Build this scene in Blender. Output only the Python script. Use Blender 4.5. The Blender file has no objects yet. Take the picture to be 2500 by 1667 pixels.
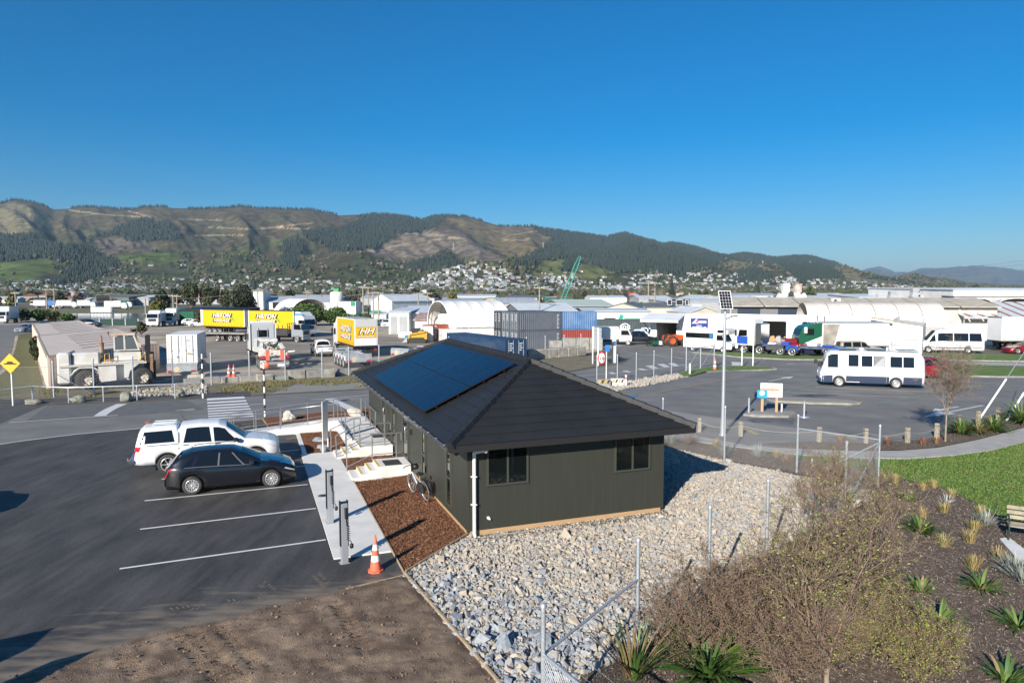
import bpy,bmesh,math,random
import numpy as np
from mathutils import Vector,Matrix
R_=math.radians
scene=bpy.context.scene
COL=scene.collection
random.seed(7);rng=np.random.default_rng(7)
CAMH,PITCH,FOC=6.9,0.0691,1685.0
cam=bpy.data.objects.new('camera',bpy.data.cameras.new('camera'));COL.objects.link(cam)
cam.data.sensor_width=36;cam.data.lens=FOC/2500*36
cam.data.clip_start=.1;cam.data.clip_end=60000
cam.location=(0,0,CAMH);cam.rotation_euler=(math.pi/2-PITCH,0,0)
scene.camera=cam
SUN_EL,SUN_AZ=23.5,206.0
w=bpy.data.worlds.new('World');scene.world=w;w.use_nodes=True
nt=w.node_tree;nt.nodes.clear()
sk=nt.nodes.new('ShaderNodeTexSky');sk.sky_type='NISHITA';sk.sun_disc=False
sk.sun_elevation=R_(SUN_EL);sk.sun_rotation=R_(SUN_AZ)
sk.altitude=0;sk.air_density=1.1;sk.dust_density=0.5;sk.ozone_density=8.0
bg=nt.nodes.new('ShaderNodeBackground');bg.inputs[1].default_value=.072
wo=nt.nodes.new('ShaderNodeOutputWorld')
hs=nt.nodes.new('ShaderNodeHueSaturation');hs.inputs['Saturation'].default_value=1.28;hs.inputs['Hue'].default_value=.496;hs.inputs['Value'].default_value=1.05
nt.links.new(sk.outputs[0],hs.inputs['Color']);nt.links.new(hs.outputs[0],bg.inputs[0]);nt.links.new(bg.outputs[0],wo.inputs[0])
sd=bpy.data.lights.new('sun','SUN');sd.energy=5.0;sd.angle=R_(.5);sd.color=(1,.925,.81)
sun=bpy.data.objects.new('sun',sd);COL.objects.link(sun)
S_=Vector((math.sin(R_(SUN_AZ))*math.cos(R_(SUN_EL)),math.cos(R_(SUN_AZ))*math.cos(R_(SUN_EL)),math.sin(R_(SUN_EL))))
sun.rotation_euler=S_.to_track_quat('Z','Y').to_euler();sun.location=(-40,-80,60)
vs=scene.view_settings
vs.view_transform='Standard';vs.look='None';vs.exposure=0.6;vs.gamma=1;vs.use_curve_mapping=False
scene.cycles.max_bounces=6;scene.cycles.diffuse_bounces=2;scene.cycles.glossy_bounces=3
scene.cycles.transmission_bounces=4;scene.cycles.volume_bounces=0;scene.cycles.transparent_max_bounces=8
_c,_s=math.cos(PITCH),math.sin(PITCH)
def ray(x,y):
 a=(x-1250)/FOC;b=-(y-833.5)/FOC
 return Vector((a,_c+b*_s,-_s+b*_c))
def G(x,y,z=0.0):
 d=ray(x,y);t=(z-CAMH)/d.z
 return Vector((d.x*t,d.y*t,z))
def A(x,y,Y):
 d=ray(x,y);t=Y/d.y
 return Vector((d.x*t,Y,CAMH+d.z*t))
def at(x,Y,z=0.0):
 p=A(x,717,Y);p.z=z;return p
def top_z(x,yb,yt):return A(x,yt,G(x,yb).y).z
RZ=0.3617;OX,OY=-1.6907,18.3508
cu,su=math.cos(RZ),math.sin(RZ)
def Wl(x,y,z=0.0):return Vector((OX+x*cu-y*su,OY+x*su+y*cu,z))
def ang(p,q):return math.atan2(q.y-p.y,q.x-p.x)
MATS={}
def mat(name,c,c2=None,rough=.6,metal=0,scale=6,bump=0,bscale=None,spec=.5,detail=5,lo=.35,hi=.65,stretch=None,coat=0,island=0,trans=0):
 if name in MATS:return MATS[name]
 m=bpy.data.materials.new(name);m.use_nodes=True;t=m.node_tree;N=t.nodes;b=N['Principled BSDF']
 b.inputs['Roughness'].default_value=rough;b.inputs['Metallic'].default_value=metal
 b.inputs['Specular IOR Level'].default_value=spec;b.inputs['Coat Weight'].default_value=coat
 if coat:b.inputs['Coat Roughness'].default_value=.04
 b.inputs['Base Color'].default_value=(*c,1)
 src=None
 if c2 or bump:
  g=N.new('ShaderNodeNewGeometry');src=g.outputs['Position']
  if stretch:
   mp=N.new('ShaderNodeMapping');mp.inputs['Scale'].default_value=stretch;t.links.new(src,mp.inputs[0]);src=mp.outputs[0]
 if c2:
  n=N.new('ShaderNodeTexNoise');n.inputs['Scale'].default_value=scale;n.inputs['Detail'].default_value=detail;t.links.new(src,n.inputs['Vector'])
  r=N.new('ShaderNodeValToRGB');r.color_ramp.elements[0].position=lo;r.color_ramp.elements[1].position=hi
  r.color_ramp.elements[0].color=(*c,1);r.color_ramp.elements[1].color=(*c2,1)
  fac=n.outputs['Fac']
  if island:
   gi=N.new('ShaderNodeNewGeometry');mx=N.new('ShaderNodeMath');mx.operation='MULTIPLY_ADD'
   mx.inputs[1].default_value=island;t.links.new(gi.outputs['Random Per Island'],mx.inputs[0])
   m2=N.new('ShaderNodeMath');m2.operation='SUBTRACT';t.links.new(n.outputs['Fac'],m2.inputs[0]);m2.inputs[1].default_value=island/2
   t.links.new(m2.outputs[0],mx.inputs[2]);fac=mx.outputs[0]
  t.links.new(fac,r.inputs[0]);t.links.new(r.outputs[0],b.inputs['Base Color'])
 if bump:
  n2=N.new('ShaderNodeTexNoise');n2.inputs['Scale'].default_value=bscale or scale*4;n2.inputs['Detail'].default_value=4;t.links.new(src,n2.inputs['Vector'])
  bp=N.new('ShaderNodeBump');bp.inputs['Strength'].default_value=min(1,bump);bp.inputs['Distance'].default_value=.03
  t.links.new(n2.outputs['Fac'],bp.inputs['Height']);t.links.new(bp.outputs[0],b.inputs['Normal'])
 MATS[name]=m;return m
class MB:
 def __init__(s):s.v=[];s.f=[];s.mi=[];s.sm=[]
 def add(s,vs,fs,mi=0,sm=False):
  o=len(s.v);s.v+=[tuple(p)for p in vs]
  for f in fs:s.f.append(tuple(i+o for i in f));s.mi.append(mi);s.sm.append(sm)
  return s
 def box(s,x0,x1,y0,y1,z0,z1,mi=0):
  return s.add([(x0,y0,z0),(x1,y0,z0),(x1,y1,z0),(x0,y1,z0),(x0,y0,z1),(x1,y0,z1),(x1,y1,z1),(x0,y1,z1)],[(3,2,1,0),(4,5,6,7),(0,1,5,4),(1,2,6,5),(2,3,7,6),(3,0,4,7)],mi)
 def bbox(s,x0,x1,y0,y1,z0,z1,b=.03,mi=0):
  V=[]
  for(z,d)in((z0,b),(z0+b,0),(z1-b,0),(z1,b)):
   V+=[(x0+d+b,y0+d,z),(x1-d-b,y0+d,z),(x1-d,y0+d+b,z),(x1-d,y1-d-b,z),(x1-d-b,y1-d,z),(x0+d+b,y1-d,z),(x0+d,y1-d-b,z),(x0+d,y0+d+b,z)]
  F=[tuple(range(7,-1,-1)),tuple(range(24,32))]
  for k in range(3):
   for i in range(8):a=k*8+i;c=k*8+(i+1)%8;F.append((a,c,c+8,a+8))
  return s.add(V,F,mi)
 def beam(s,p,q,w=.05,h=None,mi=0):
  p,q=Vector(p),Vector(q);h=h or w;d=(q-p).normalized()
  up=Vector((0,0,1))if abs(d.z)<.95 else Vector((1,0,0))
  a=d.cross(up).normalized()*w/2;b=a.cross(d).normalized()*h/2
  V=[p-a-b,p+a-b,p+a+b,p-a+b,q-a-b,q+a-b,q+a+b,q-a+b]
  return s.add(V,[(3,2,1,0),(4,5,6,7),(0,1,5,4),(1,2,6,5),(2,3,7,6),(3,0,4,7)],mi)
 def tube(s,pts,r=.03,n=8,mi=0,cap=True,r2=None):
  pts=[Vector(p)for p in pts];V=[];m=len(pts);F=[];pa=None
  for i,p in enumerate(pts):
   d=(pts[min(i+1,m-1)]-pts[max(i-1,0)]).normalized()
   if pa is None:up=Vector((0,0,1))if abs(d.z)<.9 else Vector((1,0,0));a=d.cross(up).normalized()
   else:a=(pa-d*pa.dot(d)).normalized()
   pa=a;b=d.cross(a);rr=r if r2 is None else r+(r2-r)*i/(m-1)
   V+=[p+(a*math.cos(2*math.pi*k/n)+b*math.sin(2*math.pi*k/n))*rr for k in range(n)]
  for i in range(m-1):
   for k in range(n):F.append((i*n+k,i*n+(k+1)%n,(i+1)*n+(k+1)%n,(i+1)*n+k))
  s.add(V,F,mi,True)
  if cap:s.add(V[:n],[tuple(range(n-1,-1,-1))],mi);s.add(V[-n:],[tuple(range(n))],mi)
  return s
 def lathe(s,prof,n=20,c=(0,0,0),axis='z',mi=0,sm=True):
  V=[];F=[]
  for r,z in prof:
   for k in range(n):
    a=2*math.pi*k/n;x,y=r*math.cos(a),r*math.sin(a)
    V.append((c[0]+x,c[1]+y,c[2]+z)if axis=='z' else((c[0]+y,c[1]+z,c[2]+x)if axis=='y' else(c[0]+z,c[1]+x,c[2]+y)))
  for i in range(len(prof)-1):
   for k in range(n):F.append((i*n+k,i*n+(k+1)%n,(i+1)*n+(k+1)%n,(i+1)*n+k))
  return s.add(V,F,mi,sm)
 def prism(s,poly,a0,a1,ax='y',mi=0):
  n=len(poly)
  def P(u,v,a):return(u,a,v)if ax=='y' else((a,u,v)if ax=='x' else(u,v,a))
  V=[P(u,v,a0)for u,v in poly]+[P(u,v,a1)for u,v in poly]
  F=[tuple(range(n)),tuple(range(2*n-1,n-1,-1))]+[(i,n+i,n+(i+1)%n,(i+1)%n)for i in range(n)]
  return s.add(V,F,mi)
 def poly(s,pts,mi=0):return s.add(pts,[tuple(range(len(pts)))],mi)
 def slab(s,pts,z0,z1,mi=0):
  return s.prism([(p[0],p[1])for p in pts],z0,z1,'z',mi)
 def mesh(s,name,mats):
  me=bpy.data.meshes.new(name);me.from_pydata(s.v,[],s.f)
  for m in(mats if isinstance(mats,(list,tuple))else[mats]):me.materials.append(m)
  me.polygons.foreach_set('material_index',s.mi);me.polygons.foreach_set('use_smooth',s.sm)
  bm=bmesh.new();bm.from_mesh(me);bmesh.ops.recalc_face_normals(bm,faces=bm.faces);bm.to_mesh(me);bm.free()
  return me
 def build(s,name,mats,parent=None,loc=None,rz=0,**kw):return ob(name,s.mesh(name,mats),parent,loc,rz,**kw)
def ob(name,me,parent=None,loc=None,rz=0,**kw):
 o=bpy.data.objects.new(name,me);COL.objects.link(o)
 if parent:o.parent=parent
 if loc is not None:o.location=loc
 if rz:o.rotation_euler=(0,0,rz)
 for k,v in kw.items():o[k]=v
 return o
def fastmesh(name,V,F,mats,mi=None,sm=False):
 V=np.asarray(V,np.float32);F=np.asarray(F,np.int32);me=bpy.data.meshes.new(name)
 n,k=F.shape
 me.vertices.add(len(V));me.vertices.foreach_set('co',V.ravel())
 me.loops.add(n*k);me.loops.foreach_set('vertex_index',F.ravel())
 me.polygons.add(n);me.polygons.foreach_set('loop_start',np.arange(0,n*k,k,dtype=np.int32))
 for m in(mats if isinstance(mats,(list,tuple))else[mats]):me.materials.append(m)
 if mi is not None:me.polygons.foreach_set('material_index',np.asarray(mi,np.int32))
 me.polygons.foreach_set('use_smooth',np.full(n,sm));me.update(calc_edges=True);me.validate();return me
def thing(name,label,cat,loc=(0,0,0),rz=0,group=None):
 o=bpy.data.objects.new(name,None);COL.objects.link(o);o.location=loc;o.rotation_euler=(0,0,rz);o.empty_display_size=.2
 tag(o,label,cat,group);return o
def tag(o,label,cat,group=None):
 o['label']=label;o['category']=cat
 if group:o['group']=group
 return o
def struct(name,mb,m,**kw):return mb.build(name,m,kind='structure',**kw)
def dup(root,loc,rz=None,label=None):
 r=root.copy();COL.objects.link(r);r.location=loc
 if rz is not None:r.rotation_euler=(0,0,rz)
 if label:r['label']=label
 for ch in list(root.children):
  c=ch.copy();COL.objects.link(c);c.parent=r
  for g in list(ch.children):d=g.copy();COL.objects.link(d);d.parent=c
 return r
def text(s,size,parent,loc,rot,m,shear=0,bold=0,align='CENTER',name='lettering',extrude=.004,sx=1):
 cu_=bpy.data.curves.new(name,'FONT');cu_.body=s;cu_.size=size;cu_.shear=shear;cu_.offset=bold;cu_.align_x=align;cu_.align_y='CENTER';cu_.extrude=extrude
 cu_.space_character=1+bold*4/max(size,.01);cu_.resolution_u=3;cu_.materials.append(m)
 tmp=bpy.data.objects.new(name,cu_);COL.objects.link(tmp);me=bpy.data.meshes.new_from_object(tmp);bpy.data.objects.remove(tmp)
 if not me.materials:me.materials.append(m)
 o=ob(name,me,parent,loc);o.rotation_euler=rot;o.scale=(sx,1,1);return o
def sheet(name,pts,z,m,cat=None,**kw):
 mb=MB();mb.poly([(p[0],p[1],z)for p in pts]);return mb.build(name,m,kind='structure',**kw)
def strip(mb,pts,wd,z,mi=0):
 P=[Vector((p[0],p[1],0))for p in pts];Lf=[];Rt=[]
 for i,p in enumerate(P):
  d=(P[min(i+1,len(P)-1)]-P[max(i-1,0)]).normalized();n=Vector((-d.y,d.x,0))*wd/2
  Lf.append((p.x+n.x,p.y+n.y,z));Rt.append((p.x-n.x,p.y-n.y,z))
 k=len(P);mb.add(Lf+Rt,[(i,i+1,k+i+1,k+i)for i in range(k-1)],mi)
def inpoly(x,y,poly):
 x=np.asarray(x);y=np.asarray(y);r=np.zeros(x.shape,bool);n=len(poly);j=n-1
 for i in range(n):
  xi,yi=poly[i][0],poly[i][1];xj,yj=poly[j][0],poly[j][1]
  if yi!=yj:r^=((yi>y)!=(yj>y))&(x<(xj-xi)*(y-yi)/(yj-yi)+xi)
  j=i
 return r
_perm=np.random.default_rng(3).random((256,256))
def vnoise(x,y):
 xi=np.floor(x).astype(int);yi=np.floor(y).astype(int);fx=x-xi;fy=y-yi
 fx=fx*fx*(3-2*fx);fy=fy*fy*(3-2*fy)
 g=lambda a,b:_perm[a%256,b%256]
 return(g(xi,yi)*(1-fx)+g(xi+1,yi)*fx)*(1-fy)+(g(xi,yi+1)*(1-fx)+g(xi+1,yi+1)*fx)*fy
def fbm(x,y,o=5):
 s=0;a=.5
 for k in range(o):s=s+a*vnoise(x*2**k+17*k,y*2**k+31*k);a*=.5
 return s
M_asph=mat('road_asphalt',(.135,.131,.127),(.20,.195,.188),.85,scale=.5,bump=.25,bscale=60,detail=11,lo=.3,hi=.7)
M_white=mat('white_paint',(.78,.78,.77),(.7,.7,.69),.45,scale=3)
M_line=mat('road_marking_paint',(.66,.66,.65),(.5,.5,.5),.7,scale=9)
M_yline=mat('yellow_marking_paint',(.5,.36,.1),(.3,.25,.13),.75,scale=6)
M_gline=mat('green_marking_paint',(.16,.34,.22),(.14,.22,.16),.75,scale=6)
M_galv=mat('galvanised_steel',(.42,.46,.5),(.56,.6,.64),.42,metal=.55,scale=25)
M_steel=mat('stainless_steel',(.42,.42,.42),(.5,.5,.5),.3,metal=.8,scale=30)
M_black=mat('black_plastic',(.015,.015,.016),rough=.5)
M_rubber=mat('tyre_rubber',(.028,.027,.026),(.05,.048,.045),.85,scale=12)
M_glass=mat('dark_vehicle_glass',(.008,.01,.012),rough=.05,spec=.6)
M_conc=mat('weathered_concrete',(.33,.32,.29),(.22,.21,.19),.85,scale=2.5,bump=.2)
M_timber=mat('pine_timber',(.40,.25,.13),(.47,.31,.17),.7,scale=9,stretch=(.6,.6,6))
M_oldwood=mat('grey_timber',(.36,.32,.24),(.25,.22,.17),.8,scale=8)
M_alloy=mat('alloy_silver',(.55,.55,.56),rough=.3,metal=.6)
M_red=mat('red_lamp',(.45,.015,.02),rough=.15,coat=.5)
M_orange=mat('hazard_orange',(.85,.17,.09),(.78,.14,.075),.5,scale=5)
M_lampw=mat('clear_lamp',(.55,.57,.6),rough=.1,coat=.6)
M_chrome=mat('chrome',(.7,.7,.7),rough=.15,metal=1)
M_rust=mat('rusty_steel',(.22,.1,.045),(.32,.22,.14),.85,scale=4)
M_yel=mat('yellow_curtain',(.74,.43,.004),(.70,.40,.004),.5,scale=1)
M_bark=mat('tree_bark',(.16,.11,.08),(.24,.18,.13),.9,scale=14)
M_darkint=mat('dark_interior',(.02,.02,.022),rough=.9)
M_ground=mat('far_ground',(.12,.11,.085),(.075,.085,.045),.95,scale=.02,detail=8)
g=MB();g.poly([(-15000,-300,-.02),(20000,-300,-.02),(20000,30000,-.02),(-15000,30000,-.02)]);struct('ground',g,M_ground)
M_yard=mat('yard_gravel',(.25,.21,.165),(.45,.39,.31),.95,scale=.22,bump=.4,bscale=20,detail=9,lo=.38,hi=.62)
sheet('yard',[G(-200,985,0),G(300,975),G(620,950),G(1000,915),G(1330,885),G(1500,850),at(1650,105),at(2700,90),at(2900,260),at(-900,260),at(-900,60)],.004,M_yard)
M_damp=mat('yard_packed',(.15,.135,.11),(.32,.28,.23),.95,scale=.5,bump=.3,bscale=15,stretch=(.3,1.6,1),detail=8)
sheet('yard_packed',[G(480,905),G(860,880),G(1050,850),G(1060,825),G(760,815),G(480,838)],.008,M_damp)
M_road2=M_asph
road_px=[(-500,1005),(-120,998),(0,992),(150,988),(299,982),(498,973),(611,967),(896,951),(1150,930),(1400,907),(1476,895),(1520,889),(1534,882),(1516,873),(1500,845),(1588,838),(1800,846),(2180,862),(2700,874),(3000,980),(2700,1020),(2500,1043),(2384,1072),(2289,1091),(2197,1098),(2097,1099),(1983,1095),(1826,1089),(1696,1064),(1500,1032),(1300,1000),(1100,988),(899,999),(640,1023),(358,1046),(191,1061),(0,1086),(-300,1130),(-700,1230)]
sheet('road',[G(*p)for p in road_px],.008,M_road2)
M_asphd=mat('older_dark_seal',(.06,.06,.063),(.085,.085,.088),.85,scale=1.5,bump=.25,bscale=60)
sheet('road_patch',[G(-300,1008),G(0,993),G(112,989),G(0,1035),G(-300,1120)],.012,M_asphd)
sheet('road_patch',[G(118,989),G(299,983.5),G(455,976),G(500,1000),G(240,1020),G(60,1030)],.0125,mat('mid_seal',(.105,.105,.108),(.13,.13,.132),.85,scale=1.5,bump=.25,bscale=60))
M_park=bpy.data.materials.new('car_park_asphalt');M_park.use_nodes=True
t=M_park.node_tree;N=t.nodes;b=N['Principled BSDF'];b.inputs['Roughness'].default_value=.62;b.inputs['Specular IOR Level'].default_value=.35
ge=N.new('ShaderNodeNewGeometry');pos=ge.outputs['Position']
def noise(scale,det=6,st=None,rot=0):
 n=N.new('ShaderNodeTexNoise');n.inputs['Scale'].default_value=scale;n.inputs['Detail'].default_value=det
 mp=N.new('ShaderNodeMapping');t.links.new(pos,mp.inputs[0]);t.links.new(mp.outputs[0],n.inputs['Vector'])
 if st:mp.inputs['Scale'].default_value=st
 mp.inputs['Rotation'].default_value=(0,0,rot);return n.outputs['Fac']
def ramp(f,a,bb,c0,c1):
 r=N.new('ShaderNodeValToRGB');r.color_ramp.elements[0].position=a;r.color_ramp.elements[1].position=bb
 r.color_ramp.elements[0].color=(*c0,1);r.color_ramp.elements[1].color=(*c1,1);t.links.new(f,r.inputs[0]);return r.outputs[0]
def math_(op,a,bb):
 m=N.new('ShaderNodeMath');m.operation=op
 for i,q in enumerate((a,bb)):
  if isinstance(q,(int,float)):m.inputs[i].default_value=q
  else:t.links.new(q,m.inputs[i])
 return m.outputs[0]
base=ramp(math_('ADD',math_('MULTIPLY',noise(.7,12,(1.5,.6,1),.3),.40),math_('ADD',math_('MULTIPLY',noise(2.4,10,(1.7,.22,1),.55),.30),math_('MULTIPLY',noise(30,6,(1,.45,1)),.30))),.34,.66,(.031,.0295,.0285),(.106,.099,.092))
at_=N.new('ShaderNodeAttribute');at_.attribute_name='dust'
dn=ramp(math_('ADD',math_('MULTIPLY',noise(2.4,11,(.4,1.5,1),-.25),2.2),math_('SUBTRACT',math_('MULTIPLY',at_.outputs['Fac'],1.25),1.62)),.18,.75,(0,0,0),(1,1,1))
mx=N.new('ShaderNodeMix');mx.data_type='RGBA';t.links.new(dn,mx.inputs[0]);t.links.new(base,mx.inputs[6]);mx.inputs[7].default_value=(.2,.165,.125,1)
sp=ramp(noise(26,2),.7,.78,(0,0,0),(.4,.4,.4))
mx2=N.new('ShaderNodeMix');mx2.data_type='RGBA';t.links.new(sp,mx2.inputs[0]);t.links.new(mx.outputs[2],mx2.inputs[6]);mx2.inputs[7].default_value=(.13,.125,.115,1)
t.links.new(mx2.outputs[2],b.inputs['Base Color'])
bp=N.new('ShaderNodeBump');bp.inputs['Strength'].default_value=.35;bp.inputs['Distance'].default_value=.02;t.links.new(noise(90,3),bp.inputs['Height']);t.links.new(bp.outputs[0],b.inputs['Normal'])
park_px=[(640,1023),(710,1040),(720,1060),(740,1112),(757,1184),(785,1280),(812,1366.6),(955,1348.5),(986,1404)]
soil_px=[(984,1405),(844,1439),(719,1466),(600,1493),(521,1511),(393,1538),(253,1583),(60,1648),(-140,1716)]
park_out=[G(*p)for p in park_px]+[Wl(-1.55,-4),Vector((-1,6,0)),Vector((-26,6,0)),Vector((-40,20,0)),G(-700,1230),G(-300,1129),G(0,1085),G(191,1060),G(358,1045)]
nx,ny=170,150
xs=np.linspace(-34,-1,nx);ys=np.linspace(6,38,ny);X,Y=np.meshgrid(xs,ys)
pp=[(p.x,p.y)for p in park_out];ins=inpoly(X,Y,pp)
M_pd=MB();M_pd.poly([(p.x,p.y,.010)for p in park_out]);cp=M_pd.mesh('car_park',M_park)
bm=bmesh.new();bm.from_mesh(cp)
for k in range(70):
 a_=-36+k*.52;bmesh.ops.bisect_plane(bm,geom=bm.verts[:]+bm.edges[:]+bm.faces[:],plane_co=(a_,0,0),plane_no=(1,0,0))
for k in range(60):
 a_=6.3+k*.52;bmesh.ops.bisect_plane(bm,geom=bm.verts[:]+bm.edges[:]+bm.faces[:],plane_co=(0,a_,0),plane_no=(0,1,0))
bm.to_mesh(cp);bm.free()
co=np.zeros(len(cp.vertices)*3);cp.vertices.foreach_get('co',co);co=co.reshape(-1,3)
sp_=np.array([(p.x,p.y)for p in(G(*q)for q in soil_px)]);dmin=np.full(len(co),99.)
for i in range(len(sp_)-1):
 p0,d=sp_[i],sp_[i+1]-sp_[i];tt=np.clip(((co[:,:2]-p0)@d)/(d@d),0,1);dmin=np.minimum(dmin,np.linalg.norm(co[:,:2]-p0-tt[:,None]*d,axis=1))
reach=1.1+2.6*np.clip((-3.2-co[:,0])/6,0,1)
du=np.clip(1-dmin/reach,0,1)*.95
du=np.maximum(du,.42*np.clip((-9.5-co[:,0])/4,0,1)*np.clip((17-co[:,1])/4,0,1))
cp.attributes.new('dust','FLOAT','POINT').data.foreach_set('value',du.astype(np.float32))
ob('car_park',cp,kind='structure')
M_soil=mat('bare_soil',(.12,.08,.053),(.27,.195,.135),.95,scale=1.8,bump=.9,bscale=42,detail=10,lo=.36,hi=.66)
e0=np.array(Wl(-1.53,-1.38)[:2]);e1=np.array(G(1213,1667)[:2]);ed=(e1-e0)/np.linalg.norm(e1-e0);en=np.array([-ed[1],ed[0]])
soil_out=[(G(*q).x,G(*q).y)for q in soil_px]+[(-14,8),(-14,4),(2,4),tuple(e1+ed*5+en*.12),tuple(e0+en*.12)]
gx=np.arange(-14,2.5,.055);gy=np.arange(7.2,17,.055);X,Y=np.meshgrid(gx,gy)
Z=.05+.10*np.clip(fbm(X*.7,Y*.7,3)-.35,0,1)+.075*(fbm(X*3.1,Y*3.1,4)-.45)+.05*(fbm(X*11,Y*11,3)-.45)
def rut(Z,p,q,wd,dep):
 d=np.array(q)-p;L=np.linalg.norm(d);d=d/L;u=(X-p[0])*d[0]+(Y-p[1])*d[1];v=-(X-p[0])*d[1]+(Y-p[1])*d[0]
 m=(u>0)&(u<L)&(np.abs(v)<wd);return np.where(m,Z-dep*(.55+.45*np.sign(np.sin(u*2*np.pi/.17+7*np.abs(v)))),Z)
for(a1,b1,a2,b2)in((430,1560,560,1690),(470,1550,600,1680),(540,1540,640,1640),(300,1600,350,1690),(820,1480,900,1600)):
 p,q=G(a1,b1),G(a2,b2);Z=rut(Z,np.array([p.x,p.y]),np.array([q.x,q.y]),.13,.05)
edge=np.full(X.shape,99.)
for i in range(len(sp_)-1):
 p0,d=sp_[i],sp_[i+1]-sp_[i];tt=np.clip(((X-p0[0])*d[0]+(Y-p0[1])*d[1])/(d@d),0,1);edge=np.minimum(edge,np.hypot(X-p0[0]-tt*d[0],Y-p0[1]-tt*d[1]))
wob=.25*(fbm(X*2.2,Y*2.2,4)-.45)*np.clip((-3.5-X)/3,0.05,1)*2.2
Z=np.maximum(Z,.004)*np.clip(edge/.35,.2,1)+.013
tdist=np.abs((X-e0[0])*en[0]+(Y-e0[1])*en[1]);Z=np.minimum(Z,.035+.35*tdist)
keep=inpoly(X,Y,soil_out)&(edge>wob-.01)
idx=np.arange(X.size).reshape(X.shape);q=np.stack([idx[:-1,:-1],idx[:-1,1:],idx[1:,1:],idx[1:,:-1]],-1).reshape(-1,4)
kk=keep.ravel()[q].all(1)
ob('bare_soil',fastmesh('bare_soil',np.stack([X.ravel(),Y.ravel(),Z.ravel()],1),q[kk],M_soil,sm=True),kind='structure')
def rock_shapes(n,seed=1,pts=11,flat=.7):
 out=[];r=np.random.default_rng(seed)
 for k in range(n):
  bm=bmesh.new()
  for i in range(pts+k%4):
   v=r.normal(size=3);v/=np.linalg.norm(v);v*=r.uniform(.8,1.1);v[0]*=1.15;v[2]*=flat;bm.verts.new(v*.5)
  h=bmesh.ops.convex_hull(bm,input=bm.verts[:]);bmesh.ops.delete(bm,geom=[e for e in h['geom_interior']if isinstance(e,bmesh.types.BMVert)],context='VERTS')
  bmesh.ops.triangulate(bm,faces=bm.faces[:]);bm.verts.ensure_lookup_table();bm.verts.index_update()
  V=np.array([v.co[:]for v in bm.verts]);F=np.array([[l.vert.index for l in f.loops]for f in bm.faces]);bm.free();out.append((V,F))
 return out
def rotm(r,n,tilt=3.14):
 a=r.uniform(0,2*np.pi,n);bx=r.uniform(-tilt,tilt,n);by=r.uniform(-tilt,tilt,n)
 ca,sa,cb,sb,cc,sc=np.cos(a),np.sin(a),np.cos(bx),np.sin(bx),np.cos(by),np.sin(by)
 Rz=np.zeros((n,3,3));Rz[:,0,0]=ca;Rz[:,0,1]=-sa;Rz[:,1,0]=sa;Rz[:,1,1]=ca;Rz[:,2,2]=1
 Rx=np.zeros((n,3,3));Rx[:,0,0]=1;Rx[:,1,1]=cb;Rx[:,1,2]=-sb;Rx[:,2,1]=sb;Rx[:,2,2]=cb
 Ry=np.zeros((n,3,3));Ry[:,1,1]=1;Ry[:,0,0]=cc;Ry[:,0,2]=sc;Ry[:,2,0]=-sc;Ry[:,2,2]=cc
 return Rz@Rx@Ry
def scatter(shapes,P,S,r,tilt=3.14,mi=None):
 Vs,Fs,Ms=[],[],[];o=0;n=len(P);R=rotm(r,n,tilt);pick=r.integers(0,len(shapes),n)
 for k,(V,F)in enumerate(shapes):
  i=np.where(pick==k)[0]
  if not len(i):continue
  S3=S[i][:,None,None]if S.ndim==1 else S[i][:,None,:]
  W=np.einsum('nij,nvj->nvi',R[i],V[None]*S3)+P[i][:,None,:]
  Fk=(F[None]+(np.arange(len(i))*len(V))[:,None,None]).reshape(-1,F.shape[1])+o
  Vs.append(W.reshape(-1,3));Fs.append(Fk);o+=len(i)*len(V)
  if mi is not None:Ms.append(np.repeat(mi[i],len(F)))
 return np.concatenate(Vs),np.concatenate(Fs),(np.concatenate(Ms)if mi is not None else None)
M_st=[mat('stone_grey',(.27,.265,.255),(.37,.36,.345),.9,scale=14,island=.5),mat('stone_tan',(.36,.305,.24),(.43,.375,.305),.9,scale=14,island=.5),mat('stone_blue',(.19,.215,.25),(.31,.335,.36),.9,scale=14,island=.5)]
M_stbase=mat('stone_bed',(.085,.075,.062),(.19,.165,.13),.95,scale=12,bump=.8,bscale=30)
grav_px=[(984,1405),(1213,1667),(1300,1760),(1325,1700),(1551,1590),(1728,1450),(1868,1372),(1975,1296),(2059,1257),(2117,1226),(2136,1203),(2006,1176),(1891,1149),(1765,1126),(1646,1099),(1600,1085)]
grav=[G(*p)for p in grav_px]+[Wl(7.4,10),Wl(6.9,10),Wl(6.9,.85),Wl(.9,.85),Wl(.72,.62)]
gp2=[(p.x,p.y)for p in grav]
gb=MB();gb.poly([(p.x,p.y,.014)for p in grav]);gravel=struct('gravel_bed',gb,M_stbase)
r=np.random.default_rng(11)
def fill(poly,n,r):
 x0,x1=min(p[0]for p in poly),max(p[0]for p in poly);y0,y1=min(p[1]for p in poly),max(p[1]for p in poly)
 x=r.uniform(x0,x1,n);y=r.uniform(y0,y1,n);m=inpoly(x,y,poly);return np.stack([x[m],y[m]],1)
pts=fill(gp2,115000,r)
near=np.clip((17.5-pts[:,1]-.45*pts[:,0])/5,0,1)
keepp=r.random(len(pts))<(1.0-.45*near);pts=pts[keepp];near=near[keepp]
sz=r.lognormal(-2.42,.38,len(pts))*(1+.5*near)
lx_=(pts[:,0]-OX)*cu+(pts[:,1]-OY)*su;ly_=-(pts[:,0]-OX)*su+(pts[:,1]-OY)*cu
wallm=(lx_>.8)&(lx_<7.3)&(ly_>.1)&(ly_<1.0);sz=np.where(wallm,sz*.7,sz)
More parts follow.
